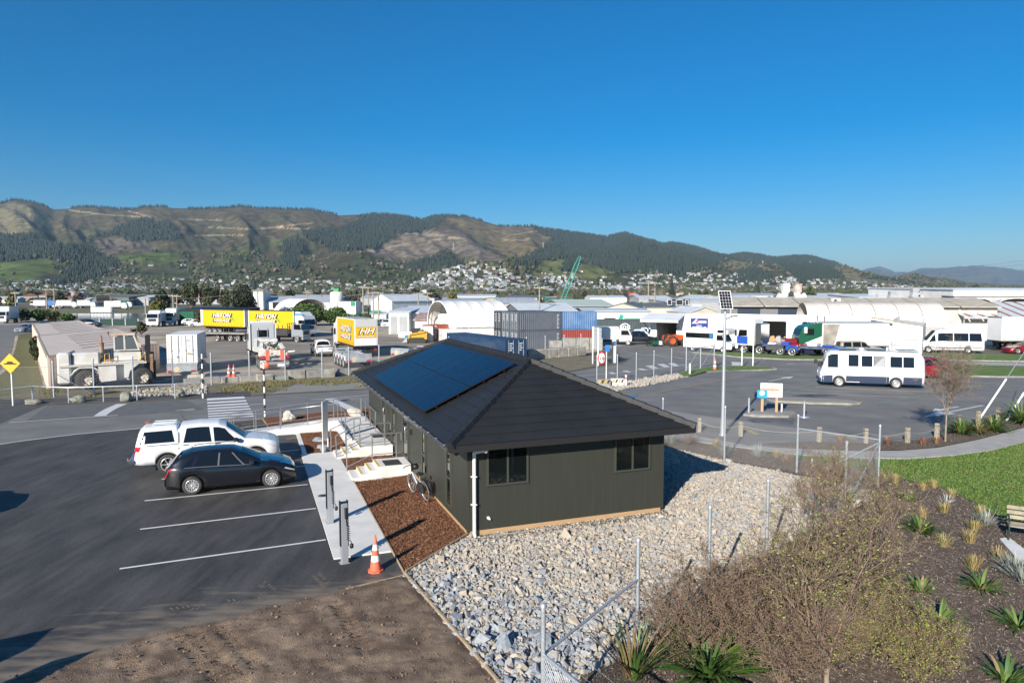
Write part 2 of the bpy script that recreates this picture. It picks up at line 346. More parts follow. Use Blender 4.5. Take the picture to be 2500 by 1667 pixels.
mound=np.where(wallm,.0,.02+.14*np.clip(fbm(pts[:,0]*.6,pts[:,1]*.6,3)-.3,0,1))
Pz=np.concatenate([pts,(mound*r.uniform(.3,1,len(pts)))[:,None]],1)
tan_bias=np.clip((pts[:,1]-13.5+.35*pts[:,0])/5,0,1)*.85-.35*np.clip((pts[:,0]-5)/4,0,1)
mi=np.where(r.random(len(pts))<.22+tan_bias*.52,1,np.where(r.random(len(pts))<.12+.6*near,2,0))
shapes=rock_shapes(14)
px_size=sz/np.hypot(pts[:,0],pts[:,1]);seen=np.abs(pts[:,0])<pts[:,1]*.72
score=np.where(seen&(pts[:,1]>11.6)&(Pz[:,2]>mound*.55),px_size,0);order=np.argsort(-score);top=order[:300];rest=np.setdiff1d(np.arange(len(pts)),top)
V,F,Mi=scatter(shapes,Pz[rest],sz[rest],r,mi=mi[rest])
ob('small_stones',fastmesh('small_stones',V,F,M_st,Mi),gravel,kind='stuff')
rock_me={}
for k,(V,F)in enumerate(shapes):
 for j in range(3):rock_me[k,j]=fastmesh('stone',V,F,M_st[j])
for i in top:
 o=ob('stone',rock_me[int(r.integers(14)),int(mi[i])],gravel,Pz[i]);s_=float(sz[i]);o.scale=(s_,s_,s_);o.rotation_euler=tuple(r.uniform(0,6.28,3))
kz=np.random.default_rng(31);cl=fill(soil_out,9000,kz);cl=cl[cl[:,1]<17];ed_=np.full(len(cl),99.)
for i in range(len(sp_)-1):p0,d=sp_[i],sp_[i+1]-sp_[i];tt=np.clip(((cl-p0)@d)/(d@d),0,1);ed_=np.minimum(ed_,np.linalg.norm(cl-p0-tt[:,None]*d,axis=1))
cl=cl[(ed_>.05)];V,F,Mi=scatter(rock_shapes(8,5),np.c_[cl,np.full(len(cl),.06)+.07*fbm(cl[:,0]*.7,cl[:,1]*.7,3)],kz.lognormal(-3.85,.5,len(cl)),kz)
ob('soil_clods',fastmesh('soil_clods',V,F,mat('soil_clod',(.13,.09,.06),(.235,.175,.122),.95,scale=6)),kind='stuff')
M_mulch=mat('bark_mulch',(.10,.042,.02),(.2,.09,.045),.95,scale=18,bump=.8,bscale=40)
M_chip=[mat('bark_chip_brown',(.185,.075,.036),(.25,.11,.055),.9,scale=9,island=.6),mat('bark_chip_pale',(.40,.22,.115),(.30,.155,.08),.9,scale=9),mat('bark_chip_dark',(.10,.042,.022),(.15,.065,.034),.9,scale=9)]
chip=[(np.array([(-.5,-.5,0),(.5,-.5,.1),(.5,.5,0),(-.5,.5,.12)]),np.array([[0,1,2],[0,2,3]]))]
def mulch_bed(poly,n,z=.03,seed=0,hump=.07,name='mulch_bed',mats=M_chip,base=None,ln=(.025,.075),w=(.01,.022),mix=(.5,.16)):
 r=np.random.default_rng(seed);pl=[(p[0],p[1])for p in poly]
 mb=MB();mb.poly([(p[0],p[1],.016)for p in pl]);o=struct(name,mb,base or M_mulch)
 P=fill(pl,n,r);q=r.random(len(P));mi=np.where(q<mix[0],0,np.where(q<mix[0]+mix[1],1,2))
 zz=.02+hump*fbm(P[:,0]*1.5,P[:,1]*1.5,3)*r.uniform(.5,1,len(P))
 S=np.stack([r.uniform(*ln,len(P)),r.uniform(*w,len(P)),np.full(len(P),.02)],1)
 V,F,Mi=scatter(chip,np.c_[P,zz],S,r,tilt=.6,mi=mi)
 ob('bark_chips',fastmesh('bark_chips',V,F,mats,Mi),o,kind='stuff');return o
mulch_bed([Wl(-1.5,-1.3),Wl(.70,.70),Wl(.70,7.75),Wl(-1.52,7.5)],75000,seed=1)
mulch_bed([Wl(-1.52,9.05),Wl(.6,9.05),Wl(.6,11.3),Wl(-1.52,11.3)],16000,seed=2)
mulch_bed([Wl(-2.8,12.7),Wl(-1.55,12.7),Wl(-1.02,14.3),Wl(-1.02,17.45),Wl(-2.8,17.5)],24000,seed=3)
mulch_bed([G(646,1021),G(898,998),G(1000,990),Wl(.6,20.1),Wl(-1,18.8),G(655,1046)],60000,seed=4)
M_path=mat('pale_concrete',(.62,.61,.58),(.72,.71,.69),.8,scale=1.4,bump=.12,bscale=50,detail=7)
path=thing('concrete_path','pale concrete path between the parking bays and the bark beds','path');path['kind']='structure';del path['category']
for(y0,y1)in((.25,3.2),(3.212,6.2),(6.212,9.2),(9.212,12.7)):
 mb=MB();mb.slab([Wl(-3.05,y0),Wl(-1.55,y0),Wl(-1.55,y1),Wl(-3.05,y1)],.0,.05);mb.build('slab',M_path,path)
mb=MB();mb.slab([Wl(-2.98,12.712),Wl(-2.80,12.712),Wl(-2.80,17.9),Wl(-2.98,17.9)],0,.06);struct('kerb',mb,M_path)
mb=MB();mb.lathe([(0,.004),(.16,.004),(.16,0)],24,(0,0,.05));o=mb.build('manhole_cover',mat('dark_iron',(.05,.055,.06),rough=.6),None,G(788,1213));tag(o,'round dark cover set in the pale concrete path by the chargers','cover')
M_edge=mat('edging_timber',(.33,.25,.165),(.42,.33,.22),.8,scale=7)
mb=MB();mb.beam(Wl(-1.53,-1.38,.035),Wl(-1.53,7.5,.035),.022,.08);struct('edging_board',mb,M_edge)
mb=MB();mb.beam(Wl(-1.5,-1.36,.05),Wl(.72,.66,.05),.04,.14);struct('edging_board',mb,M_edge)
pa,pb=Wl(-1.53,-1.38,.04),G(1213,1667);d_=(Vector((pb.x,pb.y,.04))-pa);mb=MB();mb.beam(pa,pa+d_*1.3,.045,.13);struct('edging_board',mb,M_edge)
mb=MB();mb.beam(Wl(-1.55,-1.40,.012),G(844,1438,.012),.025,.05);struct('edging_board',mb,M_edge)
bay=thing('bay_lines','white painted parking bay lines','line');bay['kind']='structure';del bay['category']
for(a,b_)in(((353,1223),(751,1183)),((342,1292.5),(771,1241.5)),((292,1389),(795,1318)),((395,1170),(743,1138)),((560,1118),(731,1098))):
 mb=MB();strip(mb,[G(*a),G(*b_)],.09,.016);mb.build('painted_line',M_white,bay)
rl=thing('road_lines','white painted road lines','line');rl['kind']='structure';del rl['category']
def rline(pts,wd,m=M_line,z=.020):mb=MB();strip(mb,[G(*p)for p in pts],wd,z);return mb.build('painted_line',m,rl)
rline([(-300,1130),(0,1085),(60,1076),(191,1060),(280,1052),(358,1045),(480,1034),(636,1023)],.13)
rline([(22,1032),(288,1014)],.13);rline([(428,1003),(474,999)],.12);rline([(450,1002.5),(475,1000)],.1)
rline([(243,1016),(257,1006),(273,997),(298,986.5)],.62)
rline([(758,976.5),(799,974),(897,965),(1100,948)],.12);rline([(610,988.5),(642,985.5)],.12)
rline([(804,974),(862,1000)],.62)
zb0,zb1=[(505,973),(509,1024)],[(596,968),(622,1017)]
for k in range(8):
 f=[k/8+.0,k/8+.062]
 def le(s,q):return(s[0][0]+(s[1][0]-s[0][0])*q,s[0][1]+(s[1][1]-s[0][1])*q)
 q0,q1=(f[0]**.85)*1.06,(f[1]**.85)*1.06
 mb=MB();mb.poly([(p.x,p.y,.020)for p in(G(*le(zb0,q0)),G(*le(zb1,q0)),G(*le(zb1,q1)),G(*le(zb0,q1)))]);mb.build('crossing_bar',M_white,rl)
for(a,b_)in(((575,1031),(640,1027)),((590,1036),(645,1032)),((600,1042),(650,1037)),((700,1072),(728,1069)),((640,1022),(660,1048))):rline([a,b_],.1,M_yline)
for a in(((1400,919),(1500,911),(1560,905),(1620,898),(1660,893),(1671,891)),((1671,891),(1650,889),(1615,890)),((1535,862),(1600,868),(1640,876),(1668,876),(1650,872),(1600,866))):rline(a,.12)
for(x,y,w2)in((1495,912,10),(1530,908,12),(1568,903,14),(1592,898,17),(1620,894,16),(1645,892,14)):
 mb=MB();h2=3.2 if x<1580 else 6;mb.poly([(p.x,p.y,.0205)for p in(G(x-w2,y-h2*.8),G(x,y-h2),G(x+w2,y+h2*.3),G(x+1,y+h2*.5))]);mb.build('hatch_bar',M_line,rl)
rline([(1795,884),(1800,888),(1797,893)],.9);rline([(1920,889),(2005,890)],.18);rline([(1921,889),(1940,889)],.55)
rline([(1745,867),(1800,873),(1870,880)],.15);rline([(1990,945),(2274,957)],.1);rline([(1918,958),(2215,970.5)],.1);rline([(2280,930),(2440,937)],.1);rline([(2270,942),(2375,946.5)],.1)
rline([(1500,954),(1590,960),(1820,918)],.1,M_yline);rline([(1905,991),(2000,995),(2060,994),(2100,985),(2105,980)],.11,M_yline);rline([(1905,984),(1960,986),(2020,988)],.1,M_yline)
rline([(1710,1040),(1810,1049),(2000,1062),(2120,1068),(2210,1066)],.12,M_yline);rline([(1815,1047),(1850,1061)],.3,M_yline);rline([(2040,1060),(2090,1072)],.3,M_yline)
rline([(1905,961),(2008,928)],.12,M_gline);rline([(2138,986),(2265,964)],.12,M_gline);rline([(2330,952),(2440,940)],.08,M_gline)
def arrow(tail,head,wd):
 mb=MB();p,q=G(*tail),G(*head);d=(q-p).normalized();n=Vector((-d.y,d.x,0));m=p+(q-p)*.62
 mb.poly([(c.x,c.y,.0205)for c in(p-n*.08,m-n*.08,m-n*wd,q,m+n*wd,m+n*.08,p+n*.08)]);mb.build('painted_arrow',M_line,rl)
arrow((1877,931),(1938,919),.42);arrow((2400,990),(2253,1019),.5);arrow((2340,993),(2276,1004),.42)
sheet('asphalt_stain',[G(1930,967),G(1960,963),G(2030,962),G(2050,966),G(1990,970)],.013,mat('oil_stain',(.045,.045,.047),(.1,.1,.1),.6,scale=2))
sheet('asphalt_stain',[G(1825,1023),G(1870,1020),G(1940,1022),G(1935,1037),G(1900,1030),G(1840,1033)],.013,mat('damp_patch',(.06,.06,.06),(.13,.13,.13),.6,scale=2.2))
sheet('asphalt_stain',[G(1527,968),G(1545,963),G(1560,966),G(1548,971)],.022,mat('blue_marking_paint',(.06,.16,.32),(.1,.2,.35),.6))
M_verge=mat('rough_verge',(.13,.11,.06),(.20,.18,.13),.95,scale=1.3,bump=.8,bscale=22,detail=9)
sheet('verge',[G(-300,985),G(-300,965),G(120,940),G(300,955),G(480,938),G(620,935),G(900,905),G(1330,872),G(1500,868),G(1512,882),G(1400,905),G(1150,929),G(896,950),G(611,966),G(498,972),G(299,981),G(0,991)],.0135,M_verge)
sheet('verge_gravel',[G(660,962),G(720,940),G(900,925),G(1000,918),G(1000,940),G(896,948)],.0175,mat('blue_grey_gravel',(.19,.2,.19),(.27,.26,.23),.95,scale=7,bump=.7,bscale=30,detail=8))
sheet('footpath',[G(-300,990),G(0,976),G(300,970),G(480,959),G(611,957),G(612,966),G(498,971),G(299,979),G(0,989),G(-300,1003)],.0215,M_asphd)
M_grass=mat('bank_grass',(.08,.10,.025),(.15,.13,.055),.95,scale=2.2,bump=.9,bscale=20,detail=9)
bx=MB();sheet('grass_bank',[G(-80,984),G(108,950),G(85,860),G(82,812),G(45,818),G(38,850),G(20,900),G(-30,940)],.018,M_grass)
sheet('side_road',[G(-300,950),G(-20,935),G(28,860),G(36,820),G(80,812),G(80,793),G(-300,793)],.0205,M_asph)
M_path2=mat('grey_footpath',(.33,.32,.30),(.4,.385,.36),.85,scale=1.8,bump=.15,bscale=40)
fp_up=[(1500,1046),(1600,1054),(1696,1064.5),(1826,1089.5),(1905,1095),(1983,1099),(2097,1103),(2197,1102),(2289,1095),(2385,1076),(2500,1046),(2620,1010)]
fp_lo=[(2700,1030),(2500,1080),(2423,1100),(2327,1113),(2212,1121),(2097,1119),(1944,1111),(1830,1096),(1692,1078),(1560,1062),(1500,1058)]
mb=MB();mb.slab([G(*p)for p in fp_up+fp_lo],.0,.045);struct('footpath',mb,M_path2)
M_lawn=mat('lawn_turf',(.06,.125,.018),(.105,.17,.03),.9,scale=.9,bump=1,bscale=45,detail=9)
lawn_px=[(1845,1098),(1944,1112),(2097,1120),(2212,1122),(2327,1114),(2423,1101),(2500,1081),(2750,1030),(2900,1200),(2700,1400),(2560,1320),(2500,1283),(2442,1264),(2384,1230),(2308,1193),(2212,1172),(2149,1157),(2100,1145),(1980,1128),(1890,1108)]
lawn=sheet('lawn',[G(*p)for p in lawn_px],.020,M_lawn)
def grass(poly_px,n,h,seed,parent,mats,name='grass_blades',ymax=60):
 r=np.random.default_rng(seed);P=fill([(G(*p).x,G(*p).y)for p in poly_px],n,r);n=len(P)
 a=r.uniform(0,6.28,n);hh=h*r.uniform(.5,1.2,n);wd=.012+.0006*P[:,1];le=r.normal(0,.35,(n,2))*hh[:,None]
 z0=np.full(n,.018);V=np.empty((n,3,3));V[:,0]=np.c_[P[:,0]-np.cos(a)*wd,P[:,1]-np.sin(a)*wd,z0];V[:,1]=np.c_[P[:,0]+np.cos(a)*wd,P[:,1]+np.sin(a)*wd,z0];V[:,2]=np.c_[P+le,z0+hh]
 return ob(name,fastmesh(name,V.reshape(-1,3),np.arange(3*n).reshape(-1,3),mats,r.integers(0,len(mats),n)),parent,kind='stuff')
M_bl=[mat('grass_blade_green',(.07,.15,.018),(.09,.175,.026),.7,scale=.8),mat('grass_blade_mid',(.08,.135,.022),(.11,.16,.034),.7,scale=.8),mat('grass_blade_dry',(.12,.13,.04),(.14,.13,.05),.8,scale=.8)]
grass(lawn_px,150000,.05,5,lawn,[M_bl[0],M_bl[0],M_bl[1],M_bl[1],M_bl[2]])
def island(px,h=.12,name='grass_island',m=M_grass,kerb=True):
 P=[G(*p)for p in px];o=thing(name,'kerbed island','island');o['kind']='structure';del o['category'];del o['label']
 mb=MB();mb.slab(P,0,h);mb.build('kerb',M_conc,o)
 c=sum(P,Vector())/len(P);Q=[c+(p-c)*(1-.3/max(.6,(p-c).length))for p in P]
 mb=MB();mb.slab(Q,h,h+.012);mb.build('turf',m,o);return o
M_tuft=mat('island_turf',(.07,.14,.022),(.13,.19,.04),.95,scale=1.2,bump=.9,bscale=25,detail=8)
island([(1650,916),(1680,905),(1740,897),(1820,895),(1890,899),(1897,903),(1860,905),(1780,905),(1720,910),(1680,921),(1662,922)],m=M_tuft)
island([(1690,862),(1800,862),(1950,872),(2030,872),(2030,880),(1920,879),(1800,873),(1750,867)],m=M_tuft)
island([(2240,864),(2330,865),(2600,870),(2800,884),(2500,884),(2280,880),(2255,874)],m=M_tuft)
island([(2280,898),(2305,892),(2400,893),(2520,900),(2640,905),(2640,922),(2440,922),(2330,919),(2290,912)],m=M_tuft)
sheet('footpath',[G(2240,882),G(2280,882),G(2500,887),G(2800,889),G(2800,896),(G(2500,894)),G(2270,888)],.03,M_path2)
M_peb=mat('pebble_island',(.33,.31,.27),(.2,.19,.17),.95,scale=18,bump=.6,bscale=30)
island([(1872,977),(1882,972),(1950,974),(2060,979),(2098,984),(2100,987),(2080,989),(1980,987),(1890,982)],m=M_peb)
island([(1821,1012),(1840,1007),(1935,1008),(1945,1014),(1925,1020),(1850,1019),(1815,1015)],m=M_conc)
peb_px=[(1464,945),(1500,938),(1560,928),(1655,914),(1668,922),(1640,930),(1560,945),(1502,956),(1420,965),(1380,965)]
pg=sheet('pebble_strip',[G(*p)for p in peb_px],.016,M_peb)
P=fill([(G(*p).x,G(*p).y)for p in peb_px],9000,r);S=r.lognormal(-1.9,.35,len(P))
V,F,Mi=scatter(shapes,np.c_[P,r.uniform(.02,.12,len(P))],S,r,mi=r.integers(0,2,len(P)));ob('pebbles',fastmesh('pebbles',V,F,M_st,Mi),pg,kind='stuff')
vp=[(420,958),(520,945),(700,935),(900,915),(900,925),(700,950),(500,965)]
P=fill([(G(*p).x,G(*p).y)for p in[(300,962),(430,945),(505,940),(505,962),(300,970)]],2500,r);V,F,Mi=scatter(shapes,np.c_[P,np.full(len(P),.05)],r.lognormal(-1.9,.4,len(P)),r,mi=r.integers(0,2,len(P)))
ob('verge_stones',fastmesh('verge_stones',V,F,M_st,Mi),kind='stuff')
P=fill([(G(*p).x,G(*p).y)for p in[(-100,985),(110,952),(600,935),(900,910),(1000,915),(896,945),(620,958),(300,968),(0,976)]],60000,r);n=len(P)
dr=mat('dry_grass_blade',(.2,.17,.08),(.13,.13,.05),.9,scale=.5)
a=r.uniform(0,6.28,n);hh=r.uniform(.06,.22,n)*(fbm(P[:,0]*.5,P[:,1]*.5,3)>.46);V=np.empty((n,3,3));V[:,0]=np.c_[P[:,0]-np.cos(a)*.03,P[:,1]-np.sin(a)*.03,np.zeros(n)];V[:,1]=np.c_[P[:,0]+np.cos(a)*.03,P[:,1]+np.sin(a)*.03,np.zeros(n)];V[:,2]=np.c_[P+r.normal(0,.06,(n,2)),.014+hh]
ob('dry_grass',fastmesh('dry_grass',V.reshape(-1,3),np.arange(3*n).reshape(-1,3),dr),kind='stuff')
M_bed=mat('garden_mulch',(.08,.059,.046),(.17,.13,.102),.95,scale=7,bump=.9,bscale=40,detail=9)
M_gchip=[mat('grey_chip',(.22,.17,.135),(.16,.12,.095),.9,scale=5),mat('pale_chip',(.42,.37,.32),(.3,.26,.22),.9,scale=5),mat('umber_chip',(.085,.06,.048),(.14,.105,.082),.9,scale=5)]
bed_px=[(2136,1204),(2149,1158),(2212,1173),(2308,1194),(2384,1231),(2442,1265),(2500,1284),(2560,1321),(2700,1401)]
mulch_bed([G(*p)for p in bed_px]+[Vector((14,14,0)),Vector((12,6.5,0)),Vector((1.2,9,0)),G(1330,1705),G(1551,1592),G(1728,1452),G(1868,1374),G(1975,1298),G(2059,1259),G(2117,1228)],170000,seed=6,hump=.05,name='garden_bed',mats=M_gchip,base=M_bed,mix=(.45,.1),ln=(.02,.06),w=(.008,.02))
mulch_bed([G(*p)for p in[(1560,1066),(1692,1080),(1830,1098),(1890,1110),(1980,1129),(2100,1146),(2147,1157),(2134,1202),(2006,1174),(1891,1147),(1765,1124),(1646,1097),(1560,1080)]],60000,seed=7,hump=.05,name='garden_bed',mats=M_gchip,base=M_bed,mix=(.45,.06))
mulch_bed([G(*p)for p in[(1850,1084),(1983,1096),(2097,1100),(2197,1099),(2289,1092),(2384,1073),(2500,1043),(2620,1000),(2560,960),(2470,1000),(2380,1030),(2290,1067),(2200,1078),(2097,1081),(1983,1078)]],60000,seed=8,hump=.05,name='garden_bed',mats=M_gchip,base=M_bed,mix=(.45,.06))
td=mat('dried_soil_print',(.17,.14,.105),(.22,.18,.14),.95,scale=20)
for(x0,y0,x1,y1)in((772,1402,806,1440),(640,1425,672,1448),(420,1490,520,1478),(560,1470,660,1462)):
 a,b_=G(x0,y0),G(x1,y1);d=(b_-a).normalized();n_=Vector((-d.y,d.x,0));L=(b_-a).length;mb=MB();rr=random.Random(x0)
 for k in range(int(L/.11)):
  for sg in(-1,1):
   if rr.random()<.2:continue
   c=a+d*(k*.11+rr.uniform(-.01,.01));p=[c+n_*sg*.02,c+n_*sg*.13-d*.07,c+n_*sg*.13-d*.03,c+n_*sg*.02+d*.035];mb.poly([(q_.x,q_.y,.0165)for q_ in p])
 mb.build('tyre_print',td,None,kind='structure')
sky_px=np.array([(-700,520),(-300,500),(0,505),(48,492),(89,496),(119,505),(143,514),(179,513),(208,508),(253,509),(298,514),(342,514),(366,508),(402,507),(431,511),(506,513),(565,510),(595,506),(640,512),(719,514),(764,515),(808,523),(832,529),(868,527),(898,526),(942,526),(987,531),(1031,540),(1061,531),(1088,528),(1136,531),(1180,542),(1225,555),(1299,554),(1319,560),(1379,567),(1438,575),(1477,581),(1524,570),(1557,582),(1596,591),(1614,598),(1640,594),(1688,603),(1721,612),(1754,624),(1780,624),(1810,619),(1855,624),(1884,630),(1898,630),(1934,626),(1973,626),(2008,636),(2038,643),(2068,655),(2098,666),(2140,673),(2181,680),(2205,673),(2231,669),(2264,678),(2321,682),(2360,691),(2500,698),(2800,694),(3300,690)],float)
nc,nr=1100,120
cpx=np.linspace(-420,2950,nc);Epx=np.interp(cpx,sky_px[:,0],sky_px[:,1])
k3=np.array([.25,.5,.25]);Epx=np.convolve(np.pad(Epx,1,'edge'),k3,'valid')
tanE=(717-Epx)/FOC
Dd=np.interp(cpx,[-420,800,1300,1700,2050,2300,2950],[3500,3800,4000,4500,5200,5600,6000])
sfr=np.linspace(0,1,nr);sfr=sfr**1.1
PX,SF=np.meshgrid(cpx,sfr,indexing='ij')
YY=650+(Dd[:,None]-650)*SF
YF=1750
tt=np.clip((YY-YF)/(Dd[:,None]-YF),0,1)
zf=np.interp(cpx,[-420,400,1000,1300,2000,2300,2950],[26,24,22,20,17,12,10])[:,None]
plain=zf*np.clip((YY-800)/(YF-800),0,1)**1.3
zr=CAMH+tanE[:,None]*Dd[:,None]
u_=PX/105+1.3*tt;rn=1-np.abs(2*fbm(u_,tt*1.6+5,4)/.94-1);rn2=1-np.abs(2*fbm(PX/38-tt,tt*5,4)/.94-1)
Zt=plain+(zr-zf)*tt**1.15+np.minimum(1,zr/350)*(58*(rn-.62)+11*(rn2-.6))*np.clip(tt*(1-tt)*4,0,1)*np.where(tt>0,1,0)
for(bx_,by_,wx,wy,pk)in((1180,1950,150,420,641),(1365,2250,110,330,634),(1230,2150,90,330,636),(40,2050,130,380,640),(350,2500,150,450,617),(700,2150,120,360,650),(860,2250,105,330,614),(560,2300,90,360,630),(1640,2600,120,420,634),(1850,2700,110,420,652),(2090,3300,110,560,655),(1500,2300,90,330,660),(2240,4200,55,620,669),(150,2300,70,300,600),(1560,3300,80,500,600),(1730,3500,80,500,625)):
 hz=CAMH+(717-pk)/FOC*by_;gg=np.exp(-((PX-bx_)/wx)**2-((YY-by_)/wy)**2);Zt=Zt+np.maximum(0,hz-Zt)*np.minimum(1,1.06*gg)
Zt+=(fbm(PX/14,YY/70,4)-.47)*6*np.clip(tt*4,0,1)
cap=CAMH+(tanE[:,None]*.985)*YY;Zt=np.where(tt<.985,np.minimum(Zt,np.maximum(cap,plain)),Zt);Zt[:,-1]=zr[:,0]
Zt=np.maximum(Zt,plain)
XX=(PX-1250)/FOC*YY
PY=717-(Zt-CAMH)/YY*FOC
C_scrub=np.array((.088,.073,.044));C_bush=np.array((.046,.058,.03));C_for=np.array((.016,.026,.02));C_past=np.array((.088,.118,.036));C_clear=np.array((.17,.14,.11));C_tan=np.array((.19,.165,.095));C_track=np.array((.34,.26,.18));C_olive=np.array((.088,.084,.046))
f1=fbm(PX/45,YY/160,5);f2=fbm(PX/12+9,YY/50,4)
mixb=np.clip((PY-560)/90+(f1-.47)*4.5,0,1)[...,None]
colr=C_scrub*(1-mixb)+C_bush*mixb
colr=colr*(.75+.55*f2[...,None]);oz=np.clip((f1-.52)*9,0,1)[...,None];colr=colr*(1-oz)+C_olive*oz
wobx=PX+(fbm(PX/20,YY/90,3)-.45)*26;woby=PY+(fbm(PX/17+40,YY/80,3)-.45)*12
def cover(poly,c,var=.25):
 m=inpoly(wobx,woby,poly);v=(1-var/2+var*2*(f2-.25))[...,None];colr[m]=(c*v)[m]if v.shape[:2]==m.shape else c;return m
rangex=lambda a,b:(PX>a)&(PX<b)
cover([(0,520),(35,500),(78,503),(88,570),(45,582),(0,566)],np.array((.17,.15,.09)))
cover([(90,505),(120,520),(150,590),(100,585)],C_for*1.5)
FOREST=[[(-420,560),(0,572),(40,575),(80,572),(105,592),(160,604),(150,626),(0,642),(-420,640)],[(366,533),(417,546),(455,586),(320,590),(310,578),(255,578),(185,602),(270,570),(330,545)],[(150,600),(230,605),(240,625),(290,640),(200,648),(130,630)],[(743,570),(779,561),(832,561),(853,552),(883,531),(912,524),(987,528),(1031,538),(1088,526),(1076,552),(1040,564),(972,575),(927,603),(892,612),(808,615),(793,597),(749,582)],[(1300,550),(1319,556),(1379,563),(1438,571),(1477,577),(1524,566),(1596,588),(1640,590),(1721,608),(1754,620),(1810,615),(1884,626),(1973,622),(2038,640),(2045,650),(1990,655),(1930,640),(1880,650),(1820,636),(1770,632),(1750,655),(1640,672),(1560,660),(1500,672),(1440,640),(1400,610),(1350,590),(1310,562)],[(1328,600),(1367,594),(1400,605),(1420,624),(1367,636),(1322,638),(1289,653),(1250,652),(1285,632)],[(1370,640),(1410,635),(1400,668),(1378,665)],[(1900,655),(1960,645),(2020,655),(2060,680),(1950,690)],[(1010,640),(1100,625),(1130,650),(1000,665)],[(120,700),(190,650),(270,640),(300,650),(215,690)],[(1800,665),(1850,655),(1890,690),(1790,690)],[(700,590),(740,585),(730,660),(690,650)]]
CLR=[(987,570),(1121,564),(1180,606),(1234,636),(1165,640),(1091,609),(1031,633),(957,641),(892,613),(942,600)]
cover([(230,617),(250,585),(290,585),(380,590),(390,616),(280,624)],C_clear*.72)
cover(CLR,C_clear,.5)
cover([(1088,533),(1165,540),(1300,562),(1400,610),(1330,600),(1250,640),(1190,600),(1125,562)],np.array((.15,.12,.065)),.5)
for p in([(285,622),(445,616),(452,640),(380,646),(300,640)],[(-420,640),(0,645),(130,630),(130,668),(80,692),(-420,692)],[(540,630),(640,600),(690,585),(690,592),(560,634)]):cover(p,C_past)
for p in([(1320,637),(1365,636),(1410,640),(1470,655),(1480,682),(1400,687),(1290,677)],[(1130,632),(1180,640),(1262,670),(1240,678),(1140,652)]):cover(p,np.array((.15,.16,.06)))
for p in([(1770,635),(1810,640),(1905,662),(1780,666)],[(2030,650),(2070,657),(2100,677),(2200,690),(2080,692),(2030,672)],[(1940,640),(1985,648),(1970,662),(1925,655)],[(2280,682),(2330,684),(2340,695),(2260,695)]):cover(p,C_tan)
for p in FOREST:cover(p,C_for)
def track(pts,w_=1.15):
 m=np.zeros(PX.shape,bool)
 for i in range(len(pts)-1):
  p0=np.array(pts[i],float);d=np.array(pts[i+1],float)-p0;q=np.clip(((PX-p0[0])*d[0]+(PY-p0[1])*d[1])/(d@d),0,1);m|=np.hypot(PX-p0[0]-q*d[0],PY-p0[1]-q*d[1])<w_
 colr[m]=C_track
for p in([(180,516),(280,528),(360,532)],[(320,517),(375,532)],[(440,537),(550,540)],[(510,556),(620,562),(700,556)],[(480,577),(600,575)],[(668,557),(710,552),(770,546)],[(680,558),(760,561)],[(892,613),(920,614),(1010,592),(1120,583),(1135,584),(1080,577),(990,570)],[(1225,587),(1290,588)],[(1255,574),(1310,566)],[(1265,640),(1300,615)],[(1340,580),(1415,612)]):track(p)
me=bpy.data.meshes.new('hills');idx=np.arange(nc*nr).reshape(nc,nr);q=np.stack([idx[:-1,:-1],idx[1:,:-1],idx[1:,1:],idx[:-1,1:]],-1).reshape(-1,4)
V=np.stack([XX.ravel(),YY.ravel(),Zt.ravel()-.05],1)
back=np.stack([XX[:,-1]*1.12,YY[:,-1]*1.12,np.full(nc,-20.)],1);V=np.concatenate([V,back]);bi=np.arange(nc)+nc*nr
q=np.concatenate([q,np.stack([idx[:-1,-1],idx[1:,-1],bi[1:],bi[:-1]],-1)])
M_hill=bpy.data.materials.new('hill_cover');M_hill.use_nodes=True;t=M_hill.node_tree;N=t.nodes;b=N['Principled BSDF'];b.inputs['Roughness'].default_value=.95;b.inputs['Specular IOR Level'].default_value=.1
an=N.new('ShaderNodeAttribute');an.attribute_name='cover';ge=N.new('ShaderNodeNewGeometry');pos=ge.outputs['Position']
ns=ramp(noise(.02,9),.3,.7,(.5,.5,.5),(1.45,1.45,1.4));mx=N.new('ShaderNodeMix');mx.data_type='RGBA';mx.blend_type='MULTIPLY';mx.inputs[0].default_value=1
t.links.new(an.outputs['Color'],mx.inputs[6]);t.links.new(ns,mx.inputs[7]);t.links.new(mx.outputs[2],b.inputs['Base Color'])
bp=N.new('ShaderNodeBump');bp.inputs['Strength'].default_value=.8;bp.inputs['Distance'].default_value=2.5;t.links.new(noise(.035,6),bp.inputs['Height']);t.links.new(bp.outputs[0],b.inputs['Normal'])
hme=fastmesh('hills',V,q,M_hill,sm=True)
ca=np.ones((nc*nr+nc,4),np.float32);ca[:nc*nr,:3]=np.clip(colr,0,1).reshape(-1,3);ca[nc*nr:,:3]=C_bush
hme.color_attributes.new('cover','FLOAT_COLOR','POINT').data.foreach_set('color',ca.ravel())
ob('hills',hme,kind='structure')
fm=np.array([(1300,690),(1800,670),(1895,631),(1925,624),(1952,624),(1990,640),(2047,651),(2074,657),(2095,661),(2120,655),(2142,651),(2160,656),(2181,664),(2217,664),(2246,656),(2276,655),(2336,651),(2395,649),(2455,655),(2500,663),(2800,650),(3300,670)],float)
fx=np.linspace(1300,3200,400);fy=np.interp(fx,fm[:,0],fm[:,1])+(fbm(fx/14,fx*0+2,4)-.47)*4;FR=30
ft=np.linspace(0,1,FR);FX,FT=np.meshgrid(fx,ft,indexing='ij');FY=9000+6000*FT;FZ=(CAMH+(717-fy)[:,None]/FOC*15000)*FT**1.1+(1-np.abs(2*fbm(FX/55+FT,FT*2.5,4)/.94-1)-.6)*420*FT*(1-FT)*4
